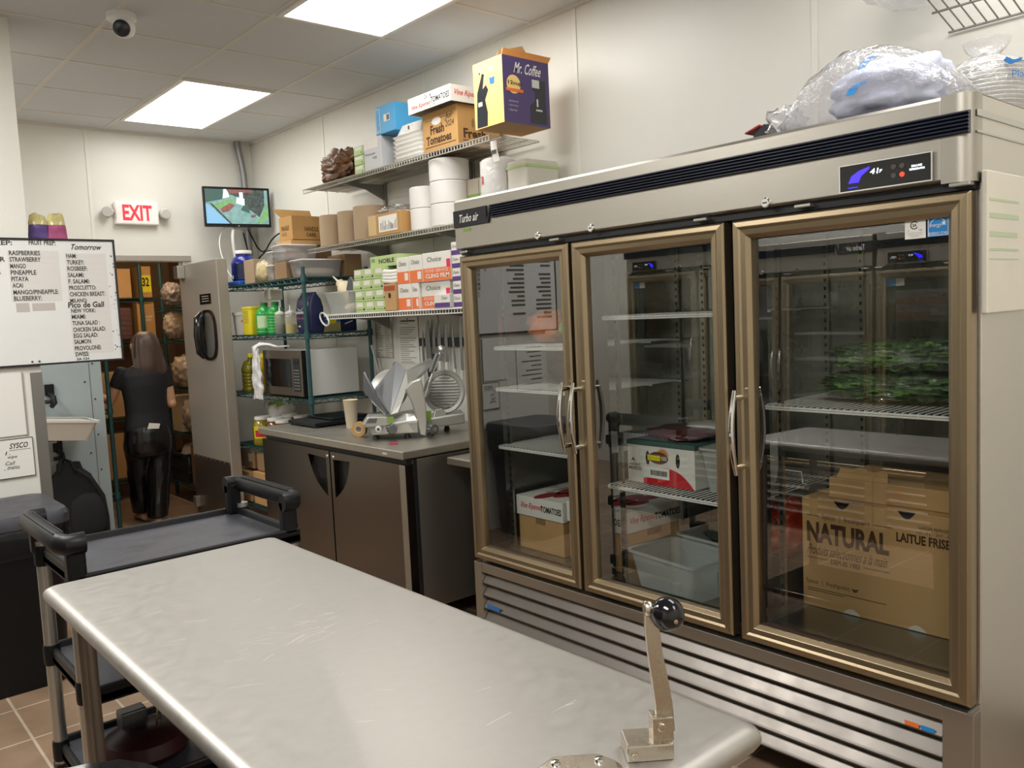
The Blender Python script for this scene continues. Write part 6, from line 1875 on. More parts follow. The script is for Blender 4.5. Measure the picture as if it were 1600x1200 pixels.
t = thing('paper_notice', 'blank white sheet hanging under the whiteboard at the left edge', 'notice', (-2.27, 3.69, 1.05))
build(MB().box(-2.40, -2.185, 3.693, 3.697, 1.05, 1.345), 'sheet', 'paper', t)
build(MB().box(-2.19, -2.184, 3.692, 3.697, 1.045, 1.345), 'sheet_edge', 'ink_faint', t)
t = thing('paper_notice', 'white notice headed SYSCO with handwritten list, below the blank sheet', 'notice', (-2.24, 3.69, 0.85))
build(MB().box(-2.32, -2.17, 3.693, 3.697, 0.853, 1.035), 'sheet', 'paper', t)
build(MB().frame((-2.322, 3.6925, 0.851), XP, ZP, (0, -1, 0), 0.154, 0.186, [(0, -0.003), (0, 0.0008), (0.003, 0.0008), (0.003, -0.003)]), 'border', 'ink_soft', t)
mb = MB()
text(mb, 'SYSCO', (-2.265, 3.6928, 0.99), XP, ZP, 0.075, 0.026, 0.015, 0.2)
for b, x, zz, w in (('1.', -2.285, 0.963, 0.02), ('wipe', -2.28, 0.942, 0.04), ('Call', -2.29, 0.915, 0.038), (', menu', -2.295, 0.89, 0.06)):
    text(mb, b, (x, 3.6928, zz), XP, ZP, w, 0.017, 0.0, 0.3)
mb.box(-2.27, -2.18, 3.6922, 3.6926, 0.982, 0.9835)
build(mb, 'lettering', 'ink', t)

t = thing('paper_notice', 'typed paper notice on the hidden end of the partition, mirrored in the first glass door', 'notice', (-2.63, 3.69, 0.9))
build(MB().box(-2.76, -2.50, 3.693, 3.697, 0.95, 1.30), 'sheet', 'paper', t)
m = MB(); random.seed(9)
for i in range(9):
    m.box(-2.74, -2.74 + random.uniform(0.1, 0.21), 3.6922, 3.6932, 1.255 - i * 0.033, 1.263 - i * 0.033)
build(m, 'faint_writing', 'ink_soft', t)

# snack bags above the whiteboard
t = thing('wall_ledge', 'thin white ledge behind the whiteboard top holding snack bags', 'ledge', (-2.01, 3.72, 1.975))
build(MB().box(-2.11, -1.90, 3.699, 3.84, 1.955, 1.975), 'board', 'wall_trim', t)
for (x, mats, lab) in ((-2.045, ('snack_purple', 'snack_yellow'), 'purple and pale snack bag standing above the whiteboard, farther from the doorway'), (-1.965, ('snack_pink', 'snack_yellow'), 'pink and pale snack bag above the whiteboard, nearer the doorway')):
    t = thing('snack_bag', lab, 'snack bag', (x, 3.77, 1.976), None, 'snack bags above the whiteboard')
    def sbag(z0, z1, nm, mt):
        m = MB(); m.smooth = True
        rg = []
        for i in range(7):
            k = i / 6; zz = z0 + (z1 - z0) * k
            d = 0.028 * math.sin(PI * min(max((zz - 1.97) / 0.135, 0.06), 0.97)) + 0.003
            w = 0.044 * (1.05 - 0.3 * ((zz - 1.977) / 0.123) ** 2) + 0.004 * noise.noise(V((x * 30, i, 1)))
            rg.append([(x + w * math.cos(2 * PI * j / 18), 3.765 + d * math.sin(2 * PI * j / 18) + 0.003 * noise.noise(V((j, i, x * 9))), zz) for j in range(18)])
        if z1 > 2.09:
            rg[-1] = [(p[0], p[1], p[2] + 0.02 * noise.noise(V((p[0] * 40, 2, x * 9)))) for p in rg[-1]]
        m.loft(rg)
        return build(m, nm, mt, t, smooth=60)
    sbag(1.977, 2.045, 'bag_lower', mats[0])
    sbag(2.0455, 2.10, 'bag_upper', mats[1])

# hooks, tub, backpack on the blue-grey metal sheet
def hook(x, zz, label):
    t = thing('black_clamp', label, 'clamp', (x, YF - 0.03, zz))
    m = MB().box(x - 0.03, x + 0.03, YF - 0.04, YF - 0.023, zz - 0.02, zz + 0.06)
    build(m, 'plate', 'black_plastic', t, bevel=0.004)
    m = MB(); m.smooth = True
    m.tube([(x, YF - 0.03, zz - 0.01), (x + 0.012, YF - 0.075, zz - 0.03), (x + 0.01, YF - 0.09, zz - 0.07), (x - 0.005, YF - 0.075, zz - 0.10)], [0.02, 0.018, 0.022, 0.014], 10)
    build(m, 'arm', 'black_plastic', t)
    m = MB(); m.smooth = True
    m.cyl((x - 0.04, YF - 0.07, zz - 0.06), (x - 0.005, YF - 0.07, zz - 0.06), 0.014, seg=12)
    build(m, 'knob', 'black_rubber', t)
hook(-1.635, 1.105, 'upper black wall clamp on the blue-grey metal sheet')
hook(-1.615, 0.70, 'lower black wall clamp with backpack hanging beneath')
t = thing('plastic_tub', 'white plastic tub jutting out beside the blue-grey metal sheet', 'tub', (-1.62, 5.55, 0.83))
m = MB(); m.smooth = True
def tr_(cx, cy, hx, hy, zz, sl):
    return [(p[0], p[1], zz + sl * (p[0] - cx)) for p in rrect(cx - hx, cx + hx, cy - hy, cy + hy, 0.03, 0, 5)]
m.loft([tr_(-1.66, 5.53, 0.16, 0.13, 0.80, -0.12), tr_(-1.66, 5.53, 0.215, 0.17, 0.925, -0.12)], True)
build(m, 'tub_body', 'white_plastic', t, smooth=40)
m = MB(); m.smooth = True
m.loft([tr_(-1.66, 5.53, 0.215, 0.17, 0.925, -0.12), tr_(-1.66, 5.53, 0.232, 0.187, 0.925, -0.12), tr_(-1.66, 5.53, 0.232, 0.187, 0.94, -0.12), tr_(-1.66, 5.53, 0.21, 0.165, 0.94, -0.12)], False)
build(m, 'rim', 'white_plastic', t, smooth=40)
build(MB().box(-2.09, -1.70, 5.40, 5.78, 0.79, 0.802), 'bracket', 'guard', t)
t = thing('backpack', 'black backpack hanging against the blue-grey sheet beside the bin', 'backpack', (-1.57, 5.6, 0.05))
m = MB(); m.smooth = True
rings = []
for i in range(13):
    k = i / 12
    zz = 0.03 + 0.58 * k
    hw = 0.175 * (1 - 0.35 * k ** 2.2) * (0.92 + 0.08 * math.sin(PI * k)) * (1.0 if k < 0.9 else 0.7)
    hd = 0.115 * (1 - 0.4 * k ** 2) * (1.0 if k < 0.9 else 0.6)
    cx = -1.535 - 0.05 * k
    rings.append([(cx + hw * math.copysign(abs(math.cos(2 * PI * j / 26)) ** 0.7, math.cos(2 * PI * j / 26)) + 0.008 * noise.noise(V((j, i * 0.8, 3))), 5.66 + hd * math.copysign(abs(math.sin(2 * PI * j / 26)) ** 0.7, math.sin(2 * PI * j / 26)) + 0.014 * noise.noise(V((j * 0.8, i * 0.8, 9))), zz) for j in range(26)])
m.loft(rings)
build(m, 'bag_body', 'fabric_black', t, smooth=70)
m = MB(); m.smooth = True
m.ball((-1.51, 5.555, 0.235), (0.12, 0.05, 0.16), 22, 14, 0.08, 3, 4, 0.8)
build(m, 'front_pocket', 'fabric_black', t, smooth=70)
m = MB(); m.smooth = True
m.tube([(-1.66, 5.60, 0.56), (-1.64, 5.62, 0.63), (-1.61, 5.68, 0.635), (-1.58, 5.63, 0.62), (-1.55, 5.58, 0.55)], 0.011, 8)
build(m, 'carry_loop', 'black_rubber', t)
m = MB(); m.smooth = True
m.tube([(-1.56, 5.55, 0.57), (-1.48, 5.535, 0.50), (-1.41, 5.54, 0.36), (-1.39, 5.55, 0.2), (-1.385, 5.56, 0.08)], [0.012, 0.016, 0.016, 0.014, 0.01], 8)
build(m, 'shoulder_strap', 'black_rubber', t)

# ------------------------------------------------------------------ goods inside the glass-door refrigerator
ZF = 0.481
t = thing('lettuce_carton', 'tall brown NATURAL lettuce carton on the floor of the refrigerator', 'box', (-0.3, 0.36, ZF))
build(MB().box(-0.47, -0.14, 0.055, 0.672, ZF, ZF + 0.372), 'carton_body', 'cardboard', t, bevel=0.002)
fx = -0.4703
face_text(t, [('NATURAL', 0.655, ZF + 0.222, 0.28, 0.072, 0.045), ('Sysco  |  freshpoint', 0.600, ZF + 0.302, 0.165, 0.022, 0.0), ('Produits selectionnes a la main', 0.65, ZF + 0.182, 0.27, 0.034, 0.0, 0.3),
              ('DEPUIS 1983', 0.57, ZF + 0.158, 0.10, 0.017, 0.02), ('Sysco  |  freshpoint', 0.66, ZF + 0.075, 0.155, 0.02, 0.0), ('LAITUE FRISEE', 0.352, ZF + 0.275, 0.175, 0.030, 0.035), ('GARDER REFRIGERE', 0.285, ZF + 0.325, 0.10, 0.010), ('1 C - 3 C / 33 F - 38 F', 0.29, ZF + 0.31, 0.11, 0.009)], 'ink_brown', fx)
mb = MB()
for y, z0_, w in ((0.655, 0.313, 0.045), (0.425, 0.313, 0.06), (0.655, 0.168, 0.075), (0.46, 0.167, 0.085), (0.655, 0.062, 0.27), (0.655, 0.055, 0.13)):
    mb.box(-0.4706, -0.47, y - w, y, ZF + z0_, ZF + z0_ + 0.0022)
mb.prism([(0.0, 0.012), (0.008, 0.0), (0.018, 0.002), (0.024, 0.014), (0.014, 0.010)], (-0.47, 0.50, ZF + 0.078), YN, ZP, (-1, 0, 0), 0.0006)
build(mb, 'printed_lines', 'ink_brown', t)
for y in (0.53, 0.32):
    m = MB().prism([(-0.028, 0.0)] + bow((-0.028, 0.0), (0.028, 0.0), -0.024)[1:-1] + [(0.028, 0.0)], (-0.47, y, ZF + 0.373), YN, ZP, (-1, 0, 0), 0.0007)
    build(m, 'hand_hole', 'gasket', t)
    m = MB().prism([(-0.03, 0.0)] + bow((-0.03, 0.0), (0.03, 0.0), 0.018)[1:-1] + [(0.03, 0.0)], (-0.47, y - 0.03, ZF + 0.002), YN, ZP, (-1, 0, 0), 0.0007)
    build(m, 'lower_hole', 'paper_aged', t)
t = thing('lettuce_carton', 'second brown carton stacked behind on the NATURAL carton, folded flaps showing', 'box', (-0.3, 0.4, ZF + 0.3735))
m = MB().box(-0.42, -0.15, 0.10, 0.60, ZF + 0.3735, ZF + 0.44)
build(m, 'carton_body', 'cardboard', t, bevel=0.002)
m = MB().hexa([(-0.425, 0.40, ZF + 0.374), (-0.42, 0.40, ZF + 0.374), (-0.42, 0.60, ZF + 0.374), (-0.425, 0.60, ZF + 0.374), (-0.40, 0.41, ZF + 0.47), (-0.395, 0.41, ZF + 0.47), (-0.395, 0.57, ZF + 0.47), (-0.40, 0.57, ZF + 0.47)])
build(m, 'flap', 'cardboard', t)
# red vegetable bag and dark tray
t = thing('red_mesh_bag', 'dark red printed vegetable bag between the NATURAL carton and the plastic tubs', 'bag', (-0.42, 0.76, ZF + 0.112))
m = MB(); m.smooth = True
m.ball((-0.40, 0.775, ZF + 0.235), (0.12, 0.078, 0.10), 40, 30, 0.2, 3.4, 21, 0.8, flat=-0.122)
bg = build(m, 'bag', 'red_bag', t, smooth=80)
mb = MB()
for i, (w, zz, sh) in enumerate((('SWEET', 0.33, 0.1), ('RED', 0.27, -0.1))):
    text(mb, w, (-0.535, 0.825, ZF + zz), YN, ZP, 0.10, 0.035, 0.03, sh)
build(mb, 'lettering', 'ink', bg)
t = thing('dark_tray', 'black tray of leafy scraps under the red vegetable bag', 'tray', (-0.42, 0.76, ZF))
m = MB().loft([rrect(-0.56, -0.25, 0.70, 0.85, 0.02, ZF + 0.001, 4), rrect(-0.57, -0.24, 0.695, 0.855, 0.02, ZF + 0.11, 4)])
build(m, 'tray', 'black_plastic', t, smooth=40)
m = MB(); m.smooth = True
m.ball((-0.585, 0.77, ZF + 0.03), (0.014, 0.05, 0.028), 14, 10, 0.3, 4, 8)
build(m, 'leaf_scraps', 'plum', t, smooth=80)
# bags of greens
for i, (cz, lab) in enumerate(((0.0475, 'lower clear bag of dark green leaves on the right-hand refrigerator shelf'), (0.139, 'upper clear bag of dark green leaves lying on the other bag'))):
    zz = 1.1965 + cz
    t = thing('greens_bag', lab, 'bag of greens', (-0.43, 0.35, zz - 0.047), None, 'bags of dark greens')
    sx, sy = (0.165, 0.225) if i == 0 else (0.155, 0.205)
    m = MB(); m.smooth = True
    m.ball((-0.44, 0.342 - 0.01 * i, zz), (sx * 0.93, sy * 0.94, 0.040), 90, 44, 0.30, 9.0, 31 + i, 0.75, flat=-0.04)
    build(m, 'leaves', 'greens', t, smooth=80)
    m = MB(); m.smooth = True
    m.ball((-0.44, 0.342 - 0.01 * i, zz), (sx, sy, 0.047), 40, 18, 0.2, 3.5, 31 + i, 0.75, flat=-0.0465)
    build(m, 'film', 'film_thin', t, smooth=80)
# produce box
z = 0.8545
t = thing('produce_box', 'white produce box with red base panel and sun logo on the middle refrigerator shelf', 'box', (-0.45, 1.15, z))
bx = -0.62
build(MB().box(bx, -0.25, 1.0, 1.315, z, z + 0.15), 'carton_body', 'white_card', t, bevel=0.002)
build(MB().box(bx - 0.002, -0.248, 0.998, 1.317, z + 0.145, z + 0.162), 'top_rim', pbr('teal_rim', '44605a', 0.6), t, bevel=0.002)
m = MB().prism([(0.0, 0.0), (0.235, 0.0)] + bow((0.235, 0.0), (0.06, 0.062), -0.03, 8)[1:-1] + [(0.06, 0.062), (0.045, 0.03), (0.0, 0.02)], (bx, 1.238, z + 0.001), YN, ZP, (-1, 0, 0), 0.0008)
build(m, 'red_panel', 'red', t)
m = MB().prism([(0.046 * math.cos(2 * PI * i / 24), 0.023 * math.sin(2 * PI * i / 24)) for i in range(24)], (bx, 1.165, z + 0.103), YN, ZP, (-1, 0, 0), 0.001)
lg = build(m, 'logo', pbr('logo_dark', '5a2f1c', 0.5), t)
m = MB()
sp_ = []
for i in range(25):
    r_ = 0.032 if i % 2 else 0.022
    sp_.append((r_ * math.cos(PI * i / 24), r_ * math.sin(PI * i / 24)))
m.prism(sp_, (bx, 1.145, z + 0.112), YN, ZP, (-1, 0, 0), 0.0006)
build(m, 'sun', 'orange_tape', lg)
build(MB().box(bx - 0.0022, bx, 1.155, 1.215, z + 0.092, z + 0.112), 'yellow_label', 'yellow_can', lg)
face_text(lg, [('nza', 1.15, z + 0.096, 0.026, 0.013, 0.02)], 'white_card', bx - 0.0012)
face_text(t, [('ANCIENT', 1.306, z + 0.064, 0.055, 0.010, 0.02), ('MEXICO', 1.308, z + 0.048, 0.06, 0.013, 0.03)], 'ink', bx - 0.0003)
m = MB()
for y in (1.215, 1.075):
    m.prism([(0.009 * math.cos(2 * PI * i / 20), 0.026 * math.sin(2 * PI * i / 20)) for i in range(20)], (bx, y, z + 0.10), YN, ZP, (-1, 0, 0), 0.0012)
m.prism([(0.0, 0.0), (0.012, 0.016), (0.024, 0.0), (0.012, 0.006)], (bx, 1.298, z + 0.08), YN, ZP, (-1, 0, 0), 0.0008)
build(m, 'hand_holes', 'gasket', t)
s = build(MB().box(bx - 0.0016, bx, 1.115, 1.235, z + 0.025, z + 0.066), 'bar_code_label', 'paper', t)
m = MB(); random.seed(11)
yy = 1.125
while yy < 1.20:
    w = random.choice((0.001, 0.002, 0.003))
    m.box(bx - 0.0022, bx - 0.0015, yy, yy + w, z + 0.036, z + 0.056); yy += w + 0.0018
build(m, 'bars', 'ink', s)
t = thing('meat_package', 'flat wrapped dark red meat package lying on the white produce box', 'package', (-0.44, 1.15, z + 0.163))
m = MB(); m.smooth = True
m.ball((-0.44, 1.15, z + 0.182), (0.15, 0.15, 0.018), 30, 14, 0.2, 3, 17, 0.7, flat=-0.0175)
build(m, 'meat', 'meat', t, smooth=80)
m = MB(); m.smooth = True
m.ball((-0.36, 1.10, z + 0.193), (0.09, 0.12, 0.014), 24, 12, 0.3, 3, 18, 0.7)
build(m, 'paper_wrap', 'paper_aged', t, smooth=80)
t = tub('celery_tub', 'clear upright tub of celery sticks beside the white produce box', -0.50, 0.885, 0.24, 0.2, z, 0.16, 'clear_bin', cat='tub')
for i in range(4):
    m = MB(); m.smooth = True
    m.tube([(-0.58, 0.84 + i * 0.028, z + 0.02 + 0.02 * (i % 2)), (-0.5, 0.83 + i * 0.03, z + 0.04 + 0.02 * (i % 2)), (-0.41, 0.85 + i * 0.025, z + 0.06 + 0.01 * i)], [0.012, 0.014, 0.01], 8)
    tag(build(m, 'celery_stick', 'celery'), 'celery stick in the clear tub by the produce box, number %s from the far side' % ('four', 'three', 'two', 'one')[i], 'celery', 'celery sticks')
t = thing('wire_hook', 'small white wire divider standing on the shelf seen through the third door', 'wire divider', (-0.3, 0.79, z))
m = MB(); m.smooth = True
m.tube([(-0.3, 0.85, z + 0.002), (-0.3, 0.845, z + 0.045), (-0.3, 0.77, z + 0.045), (-0.3, 0.765, z + 0.003), (-0.3, 0.75, z + 0.002)], 0.003, 8)
build(m, 'wire', 'white_wire', t)
# tomato boxes
def tomato_box(name, label, c, ang, sx, sy, h, lid=0.085):
    t = thing(name, label, 'box', (c[0], c[1], ZF), ang, 'tomato boxes in the refrigerator')
    build(MB().box(-sx / 2, sx / 2, -sy / 2, sy / 2, 0, h - 0.006), 'carton_body', 'cardboard', t, bevel=0.002)
    m = MB().box(-sx / 2 - 0.006, sx / 2 + 0.006, -sy / 2 - 0.006, sy / 2 + 0.006, h - 0.005, h)
    for (a0, a1, b0, b1) in ((-sx / 2 - 0.006, sx / 2 + 0.006, -sy / 2 - 0.006, -sy / 2 - 0.001), (-sx / 2 - 0.006, sx / 2 + 0.006, sy / 2 + 0.001, sy / 2 + 0.006), (-sx / 2 - 0.006, -sx / 2 - 0.001, -sy / 2 - 0.001, sy / 2 + 0.001), (sx / 2 + 0.001, sx / 2 + 0.006, -sy / 2 - 0.001, sy / 2 + 0.001)):
        m.box(a0, a1, b0, b1, h - lid, h - 0.005)
    ld = build(m, 'lid', 'white_card', t, label='white lid with tomato print')
    mb = MB()
    text(mb, 'Vine Ripened', (-sx / 2 + 0.02, -sy / 2 - 0.0063, h - lid + 0.026), XP, ZP, sx * 0.45, 0.034, 0.01, 0.35)
    text(mb, 'Vine Ripened', (-sx / 2 - 0.0063, sy / 2 - 0.02, h - lid + 0.026), YN, ZP, sy * 0.48, 0.034, 0.01, 0.35)
    build(mb, 'red_lettering', 'red_text', ld)
    mb = MB()
    text(mb, 'TOMATOES', (sx * 0.0, -sy / 2 - 0.0063, h - lid + 0.028), XP, ZP, sx * 0.46, 0.028, 0.03)
    text(mb, 'TOMATOES', (-sx / 2 - 0.0063, sy * 0.0 - 0.01, h - lid + 0.028), YN, ZP, sy * 0.45, 0.028, 0.03)
    text(mb, 'Vine Ripened', (-sx * 0.2, sy * 0.12, h + 0.0002), XP, (0, 1, 0), sx * 0.4, 0.05, 0.0, 0.3)
    build(mb, 'black_lettering', 'ink', ld)
    m = MB()
    for (a, b, r) in ((-0.11, 0.02, 0.05), (-0.05, -0.04, 0.045), (0.03, 0.0, 0.055), (0.10, -0.05, 0.045), (-0.01, -0.08, 0.04)):
        m.prism([(r * 1.5 * math.cos(2 * PI * i / 18), r * 0.75 * math.sin(2 * PI * i / 18)) for i in range(18)], (a * sx / 0.36, b * sy / 0.3, h), XP, (0, 1, 0), ZP, 0.0006)
    build(m, 'tomato_print', pbr('tomato_print', '8f2a2c', 0.6) if 'tomato_print' not in MATS else 'tomato_print', ld)
    mb = MB()
    mb.box(-0.04, 0.04, -sy / 2 - 0.0006, -sy / 2, h - lid - 0.03, h - lid - 0.004)
    mb.box(-sx / 2 - 0.0006, -sx / 2, -0.03, 0.03, h - lid - 0.03, h - lid - 0.004)
    build(mb, 'hand_hole', 'cardboard_in', t)
    return t
tomato_box('tomato_box', 'white-lidded tomato box farthest along the refrigerator floor, in the left door', (-0.465, 1.815), 0.0, 0.33, 0.28, 0.235)
tomato_box('tomato_box', 'white-lidded tomato box nearer the camera, behind the middle door frame', (-0.455, 1.488), -0.05, 0.33, 0.325, 0.245)
t = tub('clear_tub', 'empty clear plastic tub in front on the refrigerator floor behind the middle door', -0.63, 1.06, 0.24, 0.33, ZF, 0.145, 'clear_bin', rz=-0.12)
t = tub('clear_tub', 'clear tub with dark lid contents standing behind the empty front tub', -0.38, 1.03, 0.24, 0.32, ZF, 0.16, 'clear_bin', rz=-0.1)
m = MB(); m.smooth = True
m.ball((-0.38, 1.0, ZF + 0.155), (0.08, 0.12, 0.03), 24, 12, 0.25, 4, 41)
tag(build(m, 'dark_greens', pbr('dark_leaf', '28332a', 0.6, var=0.4, vscale=30), smooth=80), 'dark leafy heap in the rear clear tub', 'greens')
m = MB(); m.smooth = True
m.ball((-0.635, 0.862, ZF + 0.09), (0.05, 0.024, 0.09), 22, 16, 0.2, 3, 44, flat=-0.0895)
t = thing('clear_food_bag', 'crumpled clear bag with pale green vegetables next to the plastic tubs', 'bag', (-0.635, 0.862, ZF))
build(m, 'film', 'film', t, smooth=80)
m = MB(); m.smooth = True
m.ball((-0.63, 0.862, ZF + 0.10), (0.03, 0.014, 0.05), 16, 12, 0.2, 3, 45)
build(m, 'contents', 'lettuce', t, smooth=80)
# far section
z = 1.3795
t = thing('carrot_bag', 'bag of orange carrots on the upper shelf behind the left glass door', 'bag', (-0.42, 1.9, z))
m = MB(); m.smooth = True
m.ball((-0.42, 1.90, z + 0.07), (0.12, 0.095, 0.075), 26, 18, 0.2, 3, 51, 0.8, flat=-0.0695)
build(m, 'carrots', 'carrot', t, smooth=80)
t = thing('lettuce_bag', 'bag of light green lettuce beside the carrots behind the left glass door', 'bag', (-0.4, 1.72, z))
m = MB(); m.smooth = True
m.ball((-0.42, 1.725, z + 0.065), (0.11, 0.07, 0.07), 26, 18, 0.25, 3, 52, flat=-0.0645)
build(m, 'lettuce', 'lettuce', t, smooth=80)
z = 1.2005
t = thing('cabbage_bag', 'dark purple bag of vegetables on the second shelf behind the left glass door', 'bag', (-0.4, 1.78, z))
m = MB(); m.smooth = True
m.ball((-0.42, 1.78, z + 0.055), (0.11, 0.12, 0.058), 26, 18, 0.2, 3, 53, 0.8, flat=-0.0545)
build(m, 'cabbage', 'plum', t, smooth=80)

# ------------------------------------------------------------------ on top of the refrigerator
z = 2.0035
t = thing('cup_bag', 'large clear plastic bag with blue printed marks lying on top of the refrigerator', 'bag', (-0.62, 0.33, z))
m = MB(); m.smooth = True
rings = []
for i in range(22):
    k = i / 21
    y = 0.56 - 0.50 * k
    hgt = 0.02 + 0.185 * math.sin(PI * min(1, (k * 0.92 + 0.06))) ** 0.75
    if k < 0.16: hgt *= 0.55 + k * 2.8
    hw = 0.07 + 0.085 * math.sin(PI * min(1, k * 0.9 + 0.08))
    cx = -0.665
    rings.append([(cx + hw * (1 + 0.12 * noise.noise(V((j * 0.5, i * 0.45, 1)))) * math.cos(2 * PI * j / 36), y + 0.012 * noise.noise(V((j * 0.8, i, 5))), z + max(0.001, hgt * 0.5 * (1 + math.sin(2 * PI * j / 36) * (1 + 0.2 * noise.noise(V((j * 0.55, i * 0.4, 8))))))) for j in range(36)])
m.loft(rings)
b = build(m, 'bag', 'film', t, smooth=80)
m = MB(); m.smooth = True
m.ball((-0.665, 0.275, z + 0.08), (0.092, 0.155, 0.078), 48, 30, 0.2, 2.6, 63, 0.8, flat=-0.079)
build(m, 'white_contents', 'bluish_white', t, smooth=80)
m = MB(); m.smooth = True
for (y, zz, dx) in ((0.305, 0.125, -0.165), (0.32, 0.055, -0.20)):
    m.prism([(0.0, 0.0), (0.02, 0.0), (0.03, 0.022), (0.05, 0.03), (0.045, 0.038), (0.02, 0.034), (0.004, 0.02)], (-0.62 + dx, y, z + zz), YN, (0.5, 0, 0.86), (-0.86, 0, 0.5), 0.001)
build(m, 'blue_mark', 'sticker_blue', b)
m = MB(); m.smooth = True
m.ball((-0.70, 0.57, z + 0.045), (0.07, 0.05, 0.045), 22, 14, 0.45, 3.2, 61, flat=-0.0445)
build(m, 'knotted_end', 'film', b, smooth=80)
t = thing('dark_packet', 'small dark packet with red edge poking out under the clear bag', 'packet', (-0.72, 0.64, z))
m = MB().prism([(0.0, 0.0), (0.05, 0.0), (0.07, 0.014), (0.045, 0.05), (0.01, 0.025)], (-0.74, 0.665, z + 0.0005), YN, ZP, (1, 0, 0), 0.05)
build(m, 'packet', 'gasket', t, bevel=0.003)
m = MB().prism([(0.0, 0.03), (0.05, 0.045), (0.05, 0.05), (0.0, 0.034)], (-0.743, 0.685, z + 0.0), YN, ZP, (1, 0, 0), 0.05)
build(m, 'red_edge', 'red', t)
t = thing('plate_stack_bag', 'clear knotted bag with blue lettering holding foam plates at the refrigerator end', 'bag', (-0.5, 0.07, z))
cx, cy = -0.40, 0.12
for i in range(12):
    m = MB(); m.smooth = True
    a = 0.012 * noise.noise(V((i * 1.3, 0, 0)))
    m.lathe((cx + a, cy - a, z + 0.002 + i * 0.0115), [(0.0, 0), (0.075, 0), (0.10, 0.010), (0.098, 0.012), (0.0, 0.004)], 28)
    tag(build(m, 'foam_plate', 'white_plastic', smooth=30), 'white foam plate in the knotted clear bag, %s in the pile' % ('lowest', 'second', 'third', 'fourth', 'fifth', 'sixth', 'seventh', 'eighth', 'ninth', 'tenth', 'eleventh', 'topmost')[i], 'plate', 'foam plates in the clear bag')
m = MB(); m.smooth = True
rings = []
for i, (r_, zz) in enumerate(((0.10, 0.001), (0.112, 0.03), (0.112, 0.08), (0.108, 0.13), (0.085, 0.155), (0.05, 0.168), (0.03, 0.175), (0.055, 0.2), (0.06, 0.215))):
    rings.append([(cx + r_ * (1 + 0.12 * noise.noise(V((j * 0.7, i * 0.9, 2)))) * math.cos(2 * PI * j / 30), cy + r_ * (1 + 0.12 * noise.noise(V((j * 0.7, i * 0.9, 6)))) * math.sin(2 * PI * j / 30), z + zz + (0.012 * noise.noise(V((j * 0.9, i, 3))) if i > 5 else 0)) for j in range(30)])
m.loft(rings, False)
fb = build(m, 'film', 'film', t, smooth=80)
mb = MB()
uu = V((0.79, -0.61, 0)); nn = V((-0.61, -0.79, 0))
text(mb, 'Plates', tuple(V((cx, cy, z + 0.085)) + nn * 0.118 - uu * 0.005), tuple(uu), ZP, 0.07, 0.02, 0.0)
mb.prism([(0, 0.01), (0.02, 0.0), (0.05, 0.008), (0.055, 0.018), (0.03, 0.012), (0.01, 0.02)], tuple(V((cx, cy, z + 0.12)) + nn * 0.117 - uu * 0.03), tuple(uu), ZP, tuple(nn), 0.0006)
build(mb, 'lettering', 'blue_dark', fb)
# wire shelf up by the ceiling with a bag
t = thing('wire_wall_shelf', 'tilted wire shelf high on the wall at the top corner over the refrigerator end', 'shelf', (-0.2, -0.2, 2.4))
m = MB(); m.smooth = True
S0, S1 = V((-0.012, 0, 2.385)), V((-0.40, 0, 2.50))
for i in range(26):
    y = 0.36 - i * 0.034
    m.tube([tuple(S0 + V((0, y, 0))), tuple(S1 + V((0, y, 0)))], 0.0025, 6)
for k in (0.0, 0.33, 0.66, 1.0):
    p = S0.lerp(S1, k) - V((0, 0, 0.004))
    m.tube([(p.x, 0.375, p.z), (p.x, -0.5, p.z)], 0.004, 6)
build(m, 'wire_deck', 'bracket', t)
m = MB().prism([(-0.006, 2.30), (-0.006, 2.50), (-0.38, 2.487), (-0.38, 2.478), (-0.03, 2.36)], (0, -0.2, 0), (1, 0, 0), ZP, (0, 1, 0), 0.01)
build(m, 'bracket', 'bracket', t)
t = thing('hanging_plastic_bag', 'translucent white plastic bag bulging off the high tilted wire shelf', 'bag', (-0.2, 0.45, 2.42))
m = MB(); m.smooth = True
m.ball((-0.21, 0.44, 2.545), (0.15, 0.125, 0.105), 30, 20, 0.16, 2.4, 71)
build(m, 'bag', 'film', t, smooth=80)
# ------------------------------------------------------------------ store room behind the doorway
def store_shelf(name, label, x0, x1, y0, y1, zs, posts, zt):
    t = thing(name, label, 'shelving unit', ((x0 + x1) / 2, (y0 + y1) / 2, 0))
    for x, y in posts:
        m = MB(); m.smooth = True
        m.cyl((x, y, 0), (x, y, zt), 0.016, seg=12)
        for zz in zs:
            m.lathe((x, y, zz - 0.03), [(0.0165, 0), (0.024, 0), (0.02, 0.045), (0.0165, 0.045)], 12)
        build(m, 'post', 'green_epoxy', t)
    for zz in zs:
        m = MB(); m.smooth = True
        n = int((y1 - y0) / 0.05) + 1
        if (y1 - y0) > (x1 - x0):
            for i in range(n + 1):
                y = y0 + (y1 - y0) * i / n
                m.tube([(x0, y, zz - 0.003), (x1, y, zz - 0.003)], 0.003, 5)
            for x in (x0, x1):
                for d in (0.006, 0.034):
                    m.tube([(x, y0, zz - d), (x, y1, zz - d)], 0.004, 5)
            for y in (y0, y1):
                for d in (0.006, 0.034):
                    m.tube([(x0, y, zz - d), (x1, y, zz - d)], 0.004, 5)
        else:
            n = int((x1 - x0) / 0.05) + 1
            for i in range(n + 1):
                x = x0 + (x1 - x0) * i / n
                m.tube([(x, y0, zz - 0.003), (x, y1, zz - 0.003)], 0.003, 5)
            for y in (y0, y1):
                for d in (0.006, 0.034):
                    m.tube([(x0, y, zz - d), (x1, y, zz - d)], 0.004, 5)
        build(m, 'wire_deck', 'green_epoxy', t)
    return t
